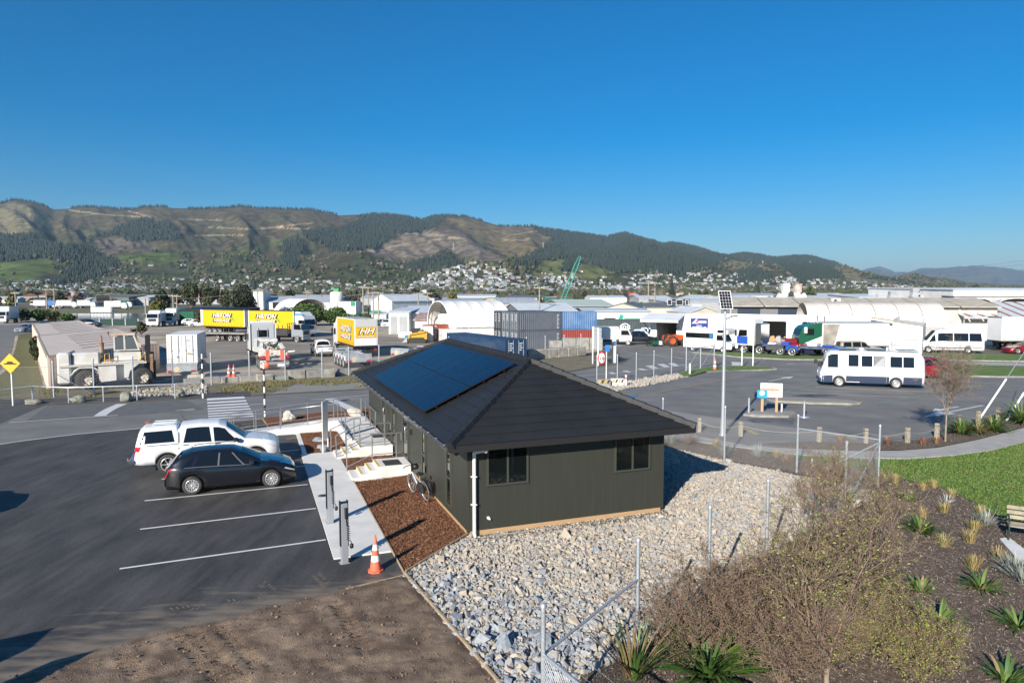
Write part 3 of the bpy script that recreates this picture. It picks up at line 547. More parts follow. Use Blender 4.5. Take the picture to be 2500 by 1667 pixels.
FZ=np.minimum(FZ,CAMH+(717-fy)[:,None]/FOC*FY*(.9+.1*FT));FZ[:,0]=-5
idx=np.arange(400*FR).reshape(400,FR);q=np.stack([idx[:-1,:-1],idx[1:,:-1],idx[1:,1:],idx[:-1,1:]],-1).reshape(-1,4)
ob('mountains',fastmesh('mountains',np.stack([((FX-1250)/FOC*FY).ravel(),FY.ravel(),FZ.ravel()],1),q,mat('mountain_forest',(.05,.06,.05),(.10,.095,.07),.95,scale=.0012,detail=9),sm=True),kind='structure')
hz=MB();hz.box(-16000,21000,-310,16500,-21.5,545);ho=hz.build('haze',[],kind='stuff')
hm=bpy.data.materials.new('haze');hm.use_nodes=True;hm.node_tree.nodes.clear();hv=hm.node_tree.nodes.new('ShaderNodeVolumePrincipled');hv.inputs['Color'].default_value=(.55,.78,1,1);hv.inputs['Density'].default_value=5.5e-5;hv.inputs['Anisotropy'].default_value=.1
hout=hm.node_tree.nodes.new('ShaderNodeOutputMaterial');hm.node_tree.links.new(hv.outputs[0],hout.inputs['Volume']);ho.data.materials.append(hm)
r=np.random.default_rng(21)
def cone(n=6):
 V=[(0,0,1)]+[(math.cos(2*math.pi*k/n)*.5,math.sin(2*math.pi*k/n)*.5,0)for k in range(n)];return np.array(V),np.array([[0,1+k,1+(k+1)%n]for k in range(n)])
def blob(seed):
 bm=bmesh.new();bmesh.ops.create_icosphere(bm,subdivisions=1,radius=.5);rr=np.random.default_rng(seed)
 for v in bm.verts:v.co*=rr.uniform(.75,1.2)
 V=np.array([v.co[:]for v in bm.verts]);F=np.array([[l.vert.index for l in f.loops]for f in bm.faces]);bm.free();V[:,2]+=.4;return V,F
M_con=[mat('conifer_dark',(.016,.027,.021),(.024,.037,.027),.9,scale=.05),mat('conifer_mid',(.019,.031,.022),(.028,.041,.028),.9,scale=.05)]
allv=np.stack([XX.ravel(),YY.ravel(),Zt.ravel()],1);pxf,pyf=PX.ravel(),PY.ravel()
inF=np.zeros(len(pxf),bool)
for p in FOREST:inF|=inpoly(wobx.ravel(),woby.ravel(),p)
vis=np.zeros(PX.shape,bool);run=np.minimum.accumulate(PY,axis=1);vis=PY<=run+.8;visf=vis.ravel()
ci=np.where(inF&visf)[0];ci=r.choice(ci,30000)
jit=np.c_[r.uniform(-8,8,len(ci)),r.uniform(-16,16,len(ci)),np.zeros(len(ci))]
hh=r.uniform(13,23,len(ci));S=np.stack([hh*.46,hh*.46,hh*.85],1)
V1,F1,M1=scatter([cone()],allv[ci]+jit+np.array([0,0,-2.]),S,r,tilt=.04,mi=r.integers(0,2,len(ci)))
rid=[i for i,x in enumerate(cpx)if(-420<x<140 or 185<x<420 or 470<x<830 or 905<x<1180 or 1215<x<1320 or 1320<x<2045)]
rid=r.choice(rid,2600);bp_=np.stack([XX[rid,-1]+r.uniform(-4,4,len(rid)),YY[rid,-1]+r.uniform(-25,10,len(rid)),Zt[rid,-1]-3],1);hh=r.uniform(9,19,len(rid));S=np.stack([hh*.4,hh*.4,hh],1)
V2,F2,M2=scatter([cone()],bp_,S,r,tilt=.04,mi=r.integers(0,2,len(rid)))
ob('pine_forest',fastmesh('pine_forest',np.concatenate([V1,V2]),np.concatenate([F1,F2+len(V1)]),M_con,np.concatenate([M1,M2])),kind='stuff')
M_bush=[mat('bush_green',(.03,.045,.018),(.055,.07,.028),.95,scale=.06),mat('bush_olive',(.055,.06,.028),(.085,.08,.04),.95,scale=.06),mat('bare_poplar_brown',(.12,.09,.075),(.16,.125,.105),.95,scale=.06),mat('garden_green',(.06,.085,.02),(.09,.11,.035),.95,scale=.06)]
dens=np.where(PY>615,np.clip((f1-.33)*4,.03,1),.008)*np.where(PY<650,.35,1.0)
dens[inpoly(PX,PY,CLR)]=0
for p in([(285,622),(445,616),(452,640),(380,646),(300,640)],[(-420,645),(130,632),(130,668),(80,690),(-420,690)],[(1320,637),(1410,640),(1470,655),(1480,682),(1290,677)],[(2030,650),(2100,677),(2200,690),(2080,692)]):dens[inpoly(PX,PY,p)]*=.05
ok=visf&(~inF)&(pyf>560);pr=(dens.ravel()*ok);pr=pr/pr.sum();bi=r.choice(len(pr),13000,p=pr)
town=pyf[bi]>672;sz=r.uniform(5,13,len(bi))*np.where(town,.85,1.1)
mi=np.where(r.random(len(bi))<.48,0,np.where(r.random(len(bi))<.5,1,np.where(r.random(len(bi))<.62,2,3)))
mi=np.where((np.abs(pxf[bi]-785)<22)&(np.abs(pyf[bi]-645)<22),2,mi)
S=np.stack([sz,sz,sz*r.uniform(.7,1.25,len(bi))],1)
V,F,Mi=scatter([blob(i)for i in range(6)],allv[bi]+np.c_[r.uniform(-6,6,len(bi)),r.uniform(-9,9,len(bi)),np.zeros(len(bi))],S,r,tilt=.2,mi=mi)
ob('hillside_bush',fastmesh('hillside_bush',V,F,M_bush,Mi),kind='stuff')
M_hw=[mat('house_white',(.5,.5,.48),rough=.7),mat('house_cream',(.4,.36,.3),rough=.7),mat('house_grey',(.3,.31,.32),rough=.7)]
M_hr=[mat('house_roof_pale',(.40,.42,.44),rough=.55),mat('house_roof_grey',(.16,.17,.185),rough=.6),mat('house_roof_terracotta',(.26,.1,.06),rough=.8),mat('house_roof_dark',(.05,.052,.058),rough=.6)]
M_hwin=mat('house_window',(.03,.035,.04),rough=.1)
def house_mesh(kind):
 m=MB();w_,d,h,rr=((12,8.5,3,2.1),(15,9,3.2,2.3),(10,9,5.4,1.8),(16,8,2.9,1.6))[kind]
 m.box(-w_/2,w_/2,-d/2,d/2,-3,h,0);e=.5;W2,D2=w_/2+e,d/2+e;rl_=W2-D2*(.95 if kind!=3 else .05)
 m.add([(-W2,-D2,h),(W2,-D2,h),(W2,D2,h),(-W2,D2,h),(-rl_,0,h+rr),(rl_,0,h+rr)],[(0,1,5,4),(2,3,4,5),(1,2,5),(3,0,4),(3,2,1,0)],1)
 for k in range(3):x=-w_/2+w_*(k+.5)/3;m.box(x-w_*.1,x+w_*.1,-d/2-.06,-d/2-.01,h*.35,h*.8,2)
 if kind==1:m.box(w_/2-4,w_/2-.4,-d/2-4,-d/2+.5,-3,h*.98,0);m.prism([(-d/2-4.4,h),(-d/2+.6,h),(-d/2-1.9,h+1.5)],w_/2-4.3,w_/2-.1,'x',1)
 return m
combo=[(k,a,b_)for k in range(4)for a in range(3)for b_ in range(4)]
hm_={c:house_mesh(c[0]).mesh('town_house',[M_hw[c[1]],M_hr[c[2]],M_hwin])for c in combo}
hd=np.zeros(PX.shape)
for poly,dv in(([(995,700),(1060,668),(1150,645),(1180,640),(1260,668),(1340,690),(1340,716),(995,716)],1.0),([(0,690),(250,680),(600,678),(1000,690),(1000,716),(-200,716),(-200,692)],.38),([(1300,690),(1600,668),(1800,668),(2000,682),(2250,700),(2300,716),(1300,716)],.6),([(325,640),(460,640),(460,655),(325,655)],.3),([(1250,668),(1420,664),(1440,695),(1250,695)],.6)):hd[inpoly(PX,PY,poly)]=dv
pr=(hd.ravel()*visf*(YY.ravel()>760));pr/=pr.sum();hi=r.choice(len(pr),1900,p=pr,replace=False)
hp=allv[hi]+np.c_[r.uniform(-5,5,len(hi)),r.uniform(-8,8,len(hi)),np.zeros(len(hi))]
q=r.random(len(hi));ka=np.where(q<.68,0,np.where(q<.85,1,2));q=r.random(len(hi));kb=np.where(q<.5,0,np.where(q<.78,1,np.where(q<.88,2,3)));kk=r.integers(0,4,len(hi));rot=r.normal(.1,.5,len(hi))+np.where(r.random(len(hi))<.3,1.57,0)
order=np.argsort(hp[:,1]+1e5*(np.abs(pxf[hi]-1250)>1240));NI=180
HL={0:'pale roofed',1:'grey roofed',2:'terracotta roofed',3:'dark roofed'}
for j in order[:NI]:
 o=ob('town_house',hm_[int(kk[j]),int(ka[j]),int(kb[j])],None,hp[j],float(rot[j]));o.scale=(.88,.88,.88);dist='white' if ka[j]==0 else('cream' if ka[j]==1 else 'grey')
 tag(o,f'small {HL[int(kb[j])]} {dist} house among trees in the town below the hills','house',f'{HL[int(kb[j])]} {dist} houses of the town')
Vs,Fs,Ms=[],[],[];o_=0
for j in order[NI:]:
 m_=house_mesh(int(kk[j]));v=np.array(m_.v)*.86;c_,s_=math.cos(rot[j]),math.sin(rot[j]);v=np.stack([v[:,0]*c_-v[:,1]*s_,v[:,0]*s_+v[:,1]*c_,v[:,2]],1)+hp[j]
 for f,mm in zip(m_.f,m_.mi):
  f2_=[i+o_ for i in f]
  for a in range(1,len(f2_)-1):Fs.append((f2_[0],f2_[a],f2_[a+1]));Ms.append((int(ka[j]),3+int(kb[j]),7)[mm])
 Vs.append(v);o_+=len(v)
ob('distant_houses',fastmesh('distant_houses',np.concatenate(Vs),np.array(Fs),M_hw+M_hr+[M_hwin],Ms),kind='stuff')
M_clad=mat('dark_green_cladding',(.036,.039,.031),(.041,.044,.035),.5,scale=2.5,spec=.4,stretch=(4,4,.3))
M_roof=mat('charcoal_metal_tile',(.0185,.019,.0205),(.023,.0235,.025),.5,scale=1.2,bump=.25,bscale=70,spec=.28)
M_fascia=mat('charcoal_fascia',(.02,.019,.02),rough=.5)
M_frame=mat('green_window_frame',(.055,.06,.046),rough=.4)
M_pane=mat('office_glass',(.006,.008,.008),rough=.03,spec=.9)
M_soffit=mat('soffit_board',(.12,.12,.11),rough=.8)
W_,L_,HE,RISE=7.88,18.475,2.7875,1.8333
X0,X1,Y0,Y1=.72,W_-.74,.667,L_-.66
office=thing('office_building','single storey dark green office with charcoal hipped tile roof and solar panels','building',Wl(0,0),RZ)
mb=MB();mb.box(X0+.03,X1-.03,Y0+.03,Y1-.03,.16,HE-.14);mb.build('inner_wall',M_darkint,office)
def boards(x0,y0,x1,y1,z0=.155,z1=HE-.16,wd=.305):
 L=math.hypot(x1-x0,y1-y0);n=round(L/wd);wd=L/n;m=MB();m.bbox(0.002,wd-.0005,-.022,.012,z0,z1,.0025);me=m.mesh('cladding_board',M_clad)
 for i in range(n):o=ob('cladding_board',me,office,(x0+(x1-x0)*i/n,y0+(y1-y0)*i/n,0),math.atan2(y1-y0,x1-x0))
boards(X0,Y0,X1,Y0);boards(X1,Y0,X1,Y1,wd=.6);boards(X0,Y1,X0,Y0);boards(X1,Y1,X0,Y1,wd=.6)
for(x,y)in((X0,Y0),(X1,Y0),(X0,Y1),(X1,Y1)):
 mb=MB();mb.box(x-.035,x+.035,y-.035,y+.035,.13,HE-.16);mb.build('corner_board',M_clad,office)
for(a,b_)in(((X0+.05,Y0+.02),(X1-.05,Y0+.02)),((X0+.02,Y0+.05),(X0+.02,8.3))):
 mb=MB();mb.beam((*a,.045),(*b_,.045),.05,.22);mb.build('base_beam',M_timber,office)
for x in(X0+.1,2.3,4,5.6,X1-.1):
 mb=MB();mb.box(x-.06,x+.06,Y0+.06,Y0+.18,-.05,.14);mb.build('pile',M_oldwood,office)
mb=MB();mb.box(.06,W_-.06,.06,L_-.06,HE-.165,HE-.15);mb.build('soffit',M_soffit,office)
mb=MB()
for(a,b_)in(((0,0),(W_,0)),((W_,0),(W_,L_)),((W_,L_),(0,L_)),((0,L_),(0,0))):mb.beam((*a,HE-.09),(*b_,HE-.09),.05,.18)
mb.build('fascia',M_fascia,office)
gl=MB();gl.tube([(-.06,-.02,HE-.02),(-.06,L_,HE-.02)],.018,8);gl.box(-.075,-.02,0,L_,HE-.13,HE-.035);gl.build('gutter',mat('gutter_steel',(.05,.05,.052),rough=.25,spec=.8,coat=.6),office)
for k in range(20):m=MB();m.box(-.082,-.02,k*.92+.3,k*.92+.325,HE-.02,HE+.004);m.build('gutter_bracket',M_galv,office)
a_=W_/2;SL=math.hypot(a_,RISE);NCO=11
def roof_face(side):
 for k in range(NCO):
  t0,t1=k/NCO,(k+1)/NCO
  def pt(u,t):
   z=HE+RISE*t
   if side=='f':return(u,a_*t,z)
   if side=='b':return(u,L_-a_*t,z)
   if side=='l':return(a_*t,u,z)
   return(W_-a_*t,u,z)
  ln=W_ if side in 'fb' else L_
  lo0,hi0,lo1,hi1=a_*t0,ln-a_*t0,a_*t1,ln-a_*t1
  tw=1.32;off=(k%2)*.44;u=lo0-off
  nrm={'f':(0,-RISE,a_),'b':(0,RISE,a_),'l':(-RISE,0,a_),'r':(RISE,0,a_)}[side];nl=math.hypot(RISE,a_);nrm=Vector(nrm)/nl
  while u<hi0:
   ua,ub=max(u,lo0),min(u+tw-.0015,hi0);u+=tw
   if ub-ua<.03:continue
   m=MB();ns_=10;V=[]
   for(tq,lo,hi,lift)in((t0,lo0,hi0,.034),(t1,lo1,hi1,.006)):
    for i in range(ns_*2+1):
     uu=ua+(ub-ua)*i/(ns_*2);uu=min(max(uu,lo),hi);V.append(Vector(pt(uu,tq))+nrm*(lift+(.003 if i%2 else 0)))
   n1=ns_*2+1;V+=[Vector(pt(min(max(ua+(ub-ua)*i/(ns_*2),lo0),hi0),t0))-nrm*.0 for i in range(n1)]
   F=[(i,i+1,n1+i+1,n1+i)for i in range(n1-1)]+[(2*n1+i,2*n1+i+1,i+1,i)for i in range(n1-1)]
   m.add(V,F);m.build('roof_tile',M_roof,office)
for s_ in 'flrb':roof_face(s_)
mb=MB();ap0,ap1=(a_,a_,HE+RISE-.02),(a_,L_-a_,HE+RISE-.02);mb.add([(0,0,HE-.0),(W_,0,HE),(W_,L_,HE),(0,L_,HE),ap0,ap1],[(0,1,4),(1,2,5,4),(2,3,5),(3,0,4,5)]);mb.build('roof_underlay',M_fascia,office)
def caps(p,q):
 p,q=Vector(p),Vector(q);L=(q-p).length;n=int(L/.40);d=(q-p)/L
 for i in range(n):
  m=MB();a,b2=p+d*(L*i/n),p+d*(L*(i+1)/n+.015);up=Vector((0,0,1));sd_=d.cross(up).normalized();un=sd_.cross(d).normalized();V=[]
  for(c,wv,h)in((a,.15,.125),(b2,.135,.10)):V+=[c-sd_*wv+un*.01-un*wv*.32,c-sd_*wv*.55+un*h,c+sd_*wv*.55+un*h,c+sd_*wv+un*.01-un*wv*.32]
  m.add(V,[(0,1,5,4),(1,2,6,5),(2,3,7,6),(0,3,2,1),(4,5,6,7)]);m.build('ridge_cap',M_roof,office)
for p,q in(((0,0,HE),(a_,a_,HE+RISE)),((W_,0,HE),(a_,a_,HE+RISE)),((0,L_,HE),(a_,L_-a_,HE+RISE)),((W_,L_,HE),(a_,L_-a_,HE+RISE)),((a_,a_,HE+RISE),(a_,L_-a_,HE+RISE))):caps(p,q)
def window(x0,x1,z0,z1,plane,v,panes=2,rail=None):
 f=MB();p_=MB();T=.055
 def bx(m,a0,a1,c0,c1,d0,d1):
  if plane=='f':m.box(a0,a1,v-d1,v-d0,c0,c1)
  else:m.box(v-d1,v-d0,a0,a1,c0,c1)
 for(a0,a1,c0,c1)in((x0,x1,z0,z0+T),(x0,x1,z1-T,z1),(x0,x0+T,z0+T,z1-T),(x1-T,x1,z0+T,z1-T)):bx(f,a0,a1,c0,c1,.02,.075)
 xs_=[x0+T+(x1-x0-2*T)*i/panes for i in range(panes+1)];zs=[z0+T]+([rail]if rail else[])+[z1-T]
 for i in range(1,panes):bx(f,xs_[i]-T/2,xs_[i]+T/2,z0+T,z1-T,.02,.07)
 if rail:bx(f,x0+T,x1-T,rail-T/2,rail+T/2,.02,.068)
 fo=f.build('window',M_frame,office)
 for i in range(panes):
  for j in range(len(zs)-1):
   p_=MB();bx(p_,xs_[i]+(T/2 if i else 0),xs_[i+1]-(T/2 if i<panes-1 else 0),zs[j]+(T/2 if j else 0),zs[j+1]-(T/2 if j<len(zs)-2 else 0),.025,.045);p_.build('pane',M_pane,fo)
 return fo
window(1.27,2.55,1.41,2.52,'f',Y0);window(5.40,6.66,1.43,2.52,'f',Y0)
window(2.24,2.80,.38,2.2,'l',X0,1,1.25);window(5.56,6.06,.5,2.2,'l',X0,1,1.25);window(10.9,11.56,.45,2.2,'l',X0,1,1.28);window(12.2,12.65,.5,2.2,'l',X0,1,1.3)
def door(y0,y1,z0):
 f=MB()
 for(a,b_,c,d)in((y0,y0+.09,z0,2.3),(y1-.09,y1,z0,2.3),(y0+.09,y1-.09,2.2,2.3),(y0+.09,y1-.09,z0,z0+.1)):f.box(X0-.08,X0-.02,a,b_,c,d)
 fo=f.build('door',M_frame,office);p_=MB();p_.box(X0-.055,X0-.03,y0+.09,y1-.09,z0+.1,2.2);p_.build('pane',M_pane,fo)
 h=MB();h.tube([(X0-.09,y0+.15,1.2),(X0-.15,y0+.15,1.2),(X0-.15,y0+.15,1.75),(X0-.09,y0+.15,1.75)],.014,6);h.build('handle',M_steel,fo)
door(8.35,9.32,.46);door(13.0,13.95,.46)
mb=MB();mb.box(X0-.09,X0-.025,7.82,7.9,1.55,1.75);mb.build('card_reader',M_black,office)
M_pvc=mat('white_pvc',(.74,.74,.73),rough=.35)
dx,dy=X0+.16,Y0-.11
mb=MB();mb.tube([(dx,dy-.0,HE-.34),(dx,dy,.02)],.052,14);mb.tube([(dx+.22,.10,HE-.17),(dx+.22,.12,HE-.24),(dx+.16,dy-.16,HE-.28),(dx,dy,HE-.36)],.052,12);mb.tube([(dx,dy,.08),(dx,dy-.02,-.0),(dx-.02,dy-.08,-.08)],.062,12);pv=mb.build('downpipe',M_pvc,office)
for z in(.95,1.75):m=MB();m.box(dx-.1,dx+.065,dy-.06,dy+.06,z-.012,z+.012);m.build('pipe_bracket',M_pvc,pv)
mb=MB();mb.tube([(1.32,Y0-.01,.49),(1.32,Y0-.07,.49)],.045,12);mb.tube([(1.32,Y0-.06,.5),(1.36,Y0-.10,.45)],.02,8);mb.build('vent_outlet',M_pvc,office)
mb=MB();mb.lathe([(0,-.05),(.05,-.05),(.06,0),(.02,.02),(0,.02)],12,(4.2,.45,HE-.2));mb.build('security_light',M_white,office)
mb=MB();mb.lathe([(0,-.05),(.05,-.05),(.06,0),(.02,.02),(0,.02)],12,(W_-.45,1.4,HE-.2));mb.build('security_light',M_white,office)
for q in(.36,.50):mb=MB();mb.tube([(.38,q,HE-.17),(.34,q-.03,HE-.24),(.26,q-.1,HE-.29)],.045,10);mb.build('flood_lamp',M_black,office)
mb=MB();mb.beam((1.0,Y0-.22,-.0),(3.2,Y0-.18,.0),.03);mb.build('drain_pipe',M_pvc,office)
sol=thing('solar_array','blue solar panels mounted in two rows on the left roof slope','solar panels',Wl(0,0),RZ)
M_cell=mat('solar_cell_blue',(.004,.009,.026),(.005,.012,.034),.22,scale=.4,spec=.1,coat=0);M_alu=mat('black_anodised_frame',(.012,.012,.014),rough=.4)
sl=Vector((a_,0,RISE)).normalized();nr_=Vector((-RISE,0,a_)).normalized()
ya,yb,s0,s1=4.0,14.0,.36,3.87;NP=8
def rp(y,s_,h):return Vector((0,0,HE))+sl*s_+nr_*h+Vector((0,y,0))
for rI in range(2):
 for c in range(NP):
  yA,yB=ya+(yb-ya)*c/NP+.012,ya+(yb-ya)*(c+1)/NP-.012;sA,sB=s0+(s1-s0)*rI/2+.012,s0+(s1-s0)*(rI+1)/2-.012
  m=MB();V=[rp(yA,sA,.12),rp(yB,sA,.12),rp(yB,sB,.12),rp(yA,sB,.12),rp(yA,sA,.16),rp(yB,sA,.16),rp(yB,sB,.16),rp(yA,sB,.16)]
  m.add(V,[(0,1,2,3),(0,4,5,1),(1,5,6,2),(2,6,7,3),(3,7,4,0)],1);e=.012
  m.add([rp(yA,sA,.16),rp(yB,sA,.16),rp(yB,sB,.16),rp(yA,sB,.16),rp(yA+e,sA+e,.162),rp(yB-e,sA+e,.162),rp(yB-e,sB-e,.162),rp(yA+e,sB-e,.162)],[(0,1,5,4),(1,2,6,5),(2,3,7,6),(3,0,4,7)],1)
  m.add([rp(yA+e,sA+e,.162),rp(yB-e,sA+e,.162),rp(yB-e,sB-e,.162),rp(yA+e,sB-e,.162)],[(0,1,2,3)],0);m.build('solar_panel',[M_cell,M_alu],sol)
for s_ in(.8,1.6,2.6,3.4):m=MB();m.beam(rp(ya-.08,s_,.095),rp(yb+.08,s_,.095),.04,.04);m.build('rail',M_alu,sol)
def stair(name,label,x0,x1,y0,y1,top,n=3,tread=.32):
 o=thing(name,label,'steps',Wl(0,0),RZ);m=MB();m.box(x0,x1,y0,y1,-.05,top);m.build('landing',M_path,o)
 for k in range(n):
  z=top*(n-k-0)/(n+1)if False else top-top*(k+1)/(n+1);m=MB();m.box(x0-tread*(k+1),x0-tread*k-.002,y0+.001,y1-.001,-.05,z);m.build('step',M_path,o)
 for k in range(n):
  z=top-top*k/(n+1);x=x0-tread*k;m=MB();m.box(x-.004,x+.075,y0+.06,y1-.06,z,z+.006);m.build('nosing',mat('yellow_nosing',(.66,.47,.04),(.6,.42,.05),.6,scale=8),o)
 return o
stair('entrance_steps','near concrete steps with yellow nosings and a dark doormat on top',-.6,X0-.09,7.72,9.0,.46)
st2=stair('entrance_steps','far concrete steps with yellow nosings leading to the long landing',-.75,X0-.09,11.3,12.75,.46)
mb=MB();mb.box(-1.0,X0-.09,12.752,18.9,-.05,.458);mb.build('landing',M_path,st2)
mb=MB();mb.box(-1.0,-.88,12.752,17.5,.458,.56);mb.build('upstand',M_path,st2)
mb=MB();mb.box(-.32,.3,7.8,8.6,.462,.478);o=mb.build('doormat',mat('rubber_mat',(.03,.032,.034),rough=.9),None,Wl(0,0),RZ);tag(o,'dark rubber doormat on the near landing','mat')
mb=MB();mb.box(.1,.58,13.0,13.9,.46,.474);o=mb.build('doormat',MATS['rubber_mat'],None,Wl(0,0),RZ);tag(o,'dark doormat before the far door beside the ramp','mat')
ramp_=thing('entrance_ramp','long pale concrete ramp rising from the car park to the landing','ramp',Wl(0,0),RZ)
mb=MB();mb.prism([(-6.2,-.05),(-1.002,-.05),(-1.002,.458),(-5.9,.03)],17.55,18.9,'y');mb.build('ramp_slab',M_path,ramp_)
mb=MB();mb.prism([(-5.9,-.05),(-1.002,-.05),(-1.002,.54),(-5.9,.1)],17.43,17.548,'y');mb.build('ramp_kerb',M_path,ramp_)
def handrail(label,pts,posts,h=.95,low=True,loop=True):
 o=thing('handrail',label,'handrail',Wl(0,0),RZ)
 tp=[(x,y,z+h)for x,y,z in pts];m=MB();m.tube(tp,.024,8);m.build('rail',M_steel,o)
 if low:m=MB();m.tube([(x,y,z+.16)for x,y,z in pts],.018,6);m.build('lower_rail',M_steel,o)
 for(x,y,z)in posts:m=MB();m.tube([(x,y,z),(x,y,z+h-.02)],.022,8);m.lathe([(.05,0),(.05,.012),(0,.014)],10,(x,y,z+.001));m.build('post',M_steel,o)
 if loop:
  for(x,y,z)in(pts[0],pts[-1]):m=MB();m.tube([(x,y,z+h),(x,y,z+h-.3)],.022,8);m.build('rail_end',M_steel,o)
 return o
handrail('steel handrail down the far side of the near steps',[(.55,9.1,.46),(-.6,9.1,.46),(-1.6,9.1,.05)],[(.35,9.1,.44),(-.6,9.1,.44),(-1.58,9.1,.05)])
handrail('steel handrail down the near side of the far steps',[(.55,11.35,.46),(-.75,11.35,.46),(-1.75,11.35,.05)],[(.3,11.35,.46),(-.75,11.35,.46),(-1.72,11.35,.05)])
handrail('steel handrail down the far side of the far steps',[(-.5,12.85,.46),(-.8,12.85,.46),(-1.8,12.85,.05)],[(-.78,12.85,.46),(-1.78,12.85,.05)])
handrail('steel handrail along the house side of the landing',[(.42,14.3,.46),(.42,16,.46),(.42,18.75,.46)],[(.42,14.4,.46),(.42,15.9,.46),(.42,17.3,.46),(.42,18.7,.46)])
handrail('steel handrail along the near edge of the ramp',[(-.94,14.5,.46),(-.94,17.49,.46),(-3.4,17.49,.27),(-5.9,17.49,.04)],[(-.94,14.6,.5),(-.94,16,.5),(-.94,17.45,.5),(-2.4,17.49,.38),(-3.7,17.49,.26),(-4.9,17.49,.15),(-5.8,17.49,.06)])
handrail('steel handrail along the road side of the ramp',[(.42,18.85,.46),(-1,18.85,.46),(-3.4,18.85,.25),(-6.1,18.85,.03)],[(.4,18.85,.46),(-1,18.85,.45),(-2.3,18.85,.35),(-3.6,18.85,.23),(-4.8,18.85,.13),(-6,18.85,.03)])
def paint(name,c,rough=.3,coat=.6):return mat(name,c,rough=rough,coat=coat)
P_white=mat('vehicle_white',(.74,.75,.76),(.68,.69,.70),.3,scale=.8,coat=.5);P_black=paint('vehicle_black',(.008,.009,.013),.25,1);P_red=paint('vehicle_red',(.22,.008,.014),.25,.9);P_gold=paint('vehicle_gold',(.26,.23,.16),.35);P_silver=mat('vehicle_silver',(.35,.38,.42),rough=.3,metal=.5,coat=.5)
WH={}
def wheel_mesh(R,w,style):
 k=(round(R,3),round(w,3),style)
 if k in WH:return WH[k]
 t=MB();h=w/2;t.lathe([(R*.68,-h*.9),(R*.74,-h),(R*.93,-h),(R*.985,-h*.8),(R,-h*.5),(R,h*.5),(R*.985,h*.8),(R*.93,h),(R*.74,h),(R*.68,h*.9)],26,axis='y');tm=t.mesh('tyre',M_rubber)
 m=MB();m.lathe([(0,h*.2),(R*.66,h*.2),(R*.66,h*.1)],22,axis='y',mi=1,sm=False);m.lathe([(R*.60,h*.75),(R*.69,h*.95),(R*.70,h*.5),(R*.62,h*.2)],26,axis='y')
 if style[0]=='s':
  n=int(style[1:])
  for i in range(n):
   a=2*math.pi*i/n;c,s_=math.cos(a),math.sin(a);m.beam((R*.1*c,h*.62,R*.1*s_),(R*.64*c,h*.74,R*.64*s_),R*(.5/n+.016),.04)
  m.lathe([(0,h*.75),(R*.13,h*.72),(R*.15,h*.5)],14,axis='y')
 elif style=='truck':
  m.lathe([(0,h*.35),(R*.2,h*.35),(R*.2,h*.1),(R*.42,h*-.1),(R*.56,h*.5),(R*.62,h*.7)],20,axis='y')
  for i in range(8):a=2*math.pi*i/8;m.tube([(R*.32*math.cos(a),-h*.02,R*.32*math.sin(a)),(R*.32*math.cos(a),h*.25,R*.32*math.sin(a))],R*.045,6,mi=1)
 else:
  m.lathe([(0,h*.6),(R*.25,h*.55),(R*.5,h*.35),(R*.62,h*.7)],20,axis='y')
  for i in range(5):a=2*math.pi*i/5;m.box(R*.42*math.cos(a)-.02,R*.42*math.cos(a)+.02,h*.4,h*.47,R*.42*math.sin(a)-.02,R*.42*math.sin(a)+.02,1)
 WH[k]=(tm,m.mesh('rim',[M_alloy,M_black]));return WH[k]
def wheels(root,R,w,xs_,half,style='s5',dual=False):
 tm,rm=wheel_mesh(R,w,style)
 for x in xs_:
  for s_ in(1,-1):
   o=ob('wheel',tm,root,(x,s_*(half-w/2),R),0 if s_>0 else math.pi);ob('rim',rm,o)
   if dual:ob('wheel',tm,root,(x,s_*(half-w*1.6),R),0)
def smooth_i(pts,x):
 xs_=[p[0]for p in pts];ys_=[p[1]for p in pts];return np.interp(x,xs_,ys_)
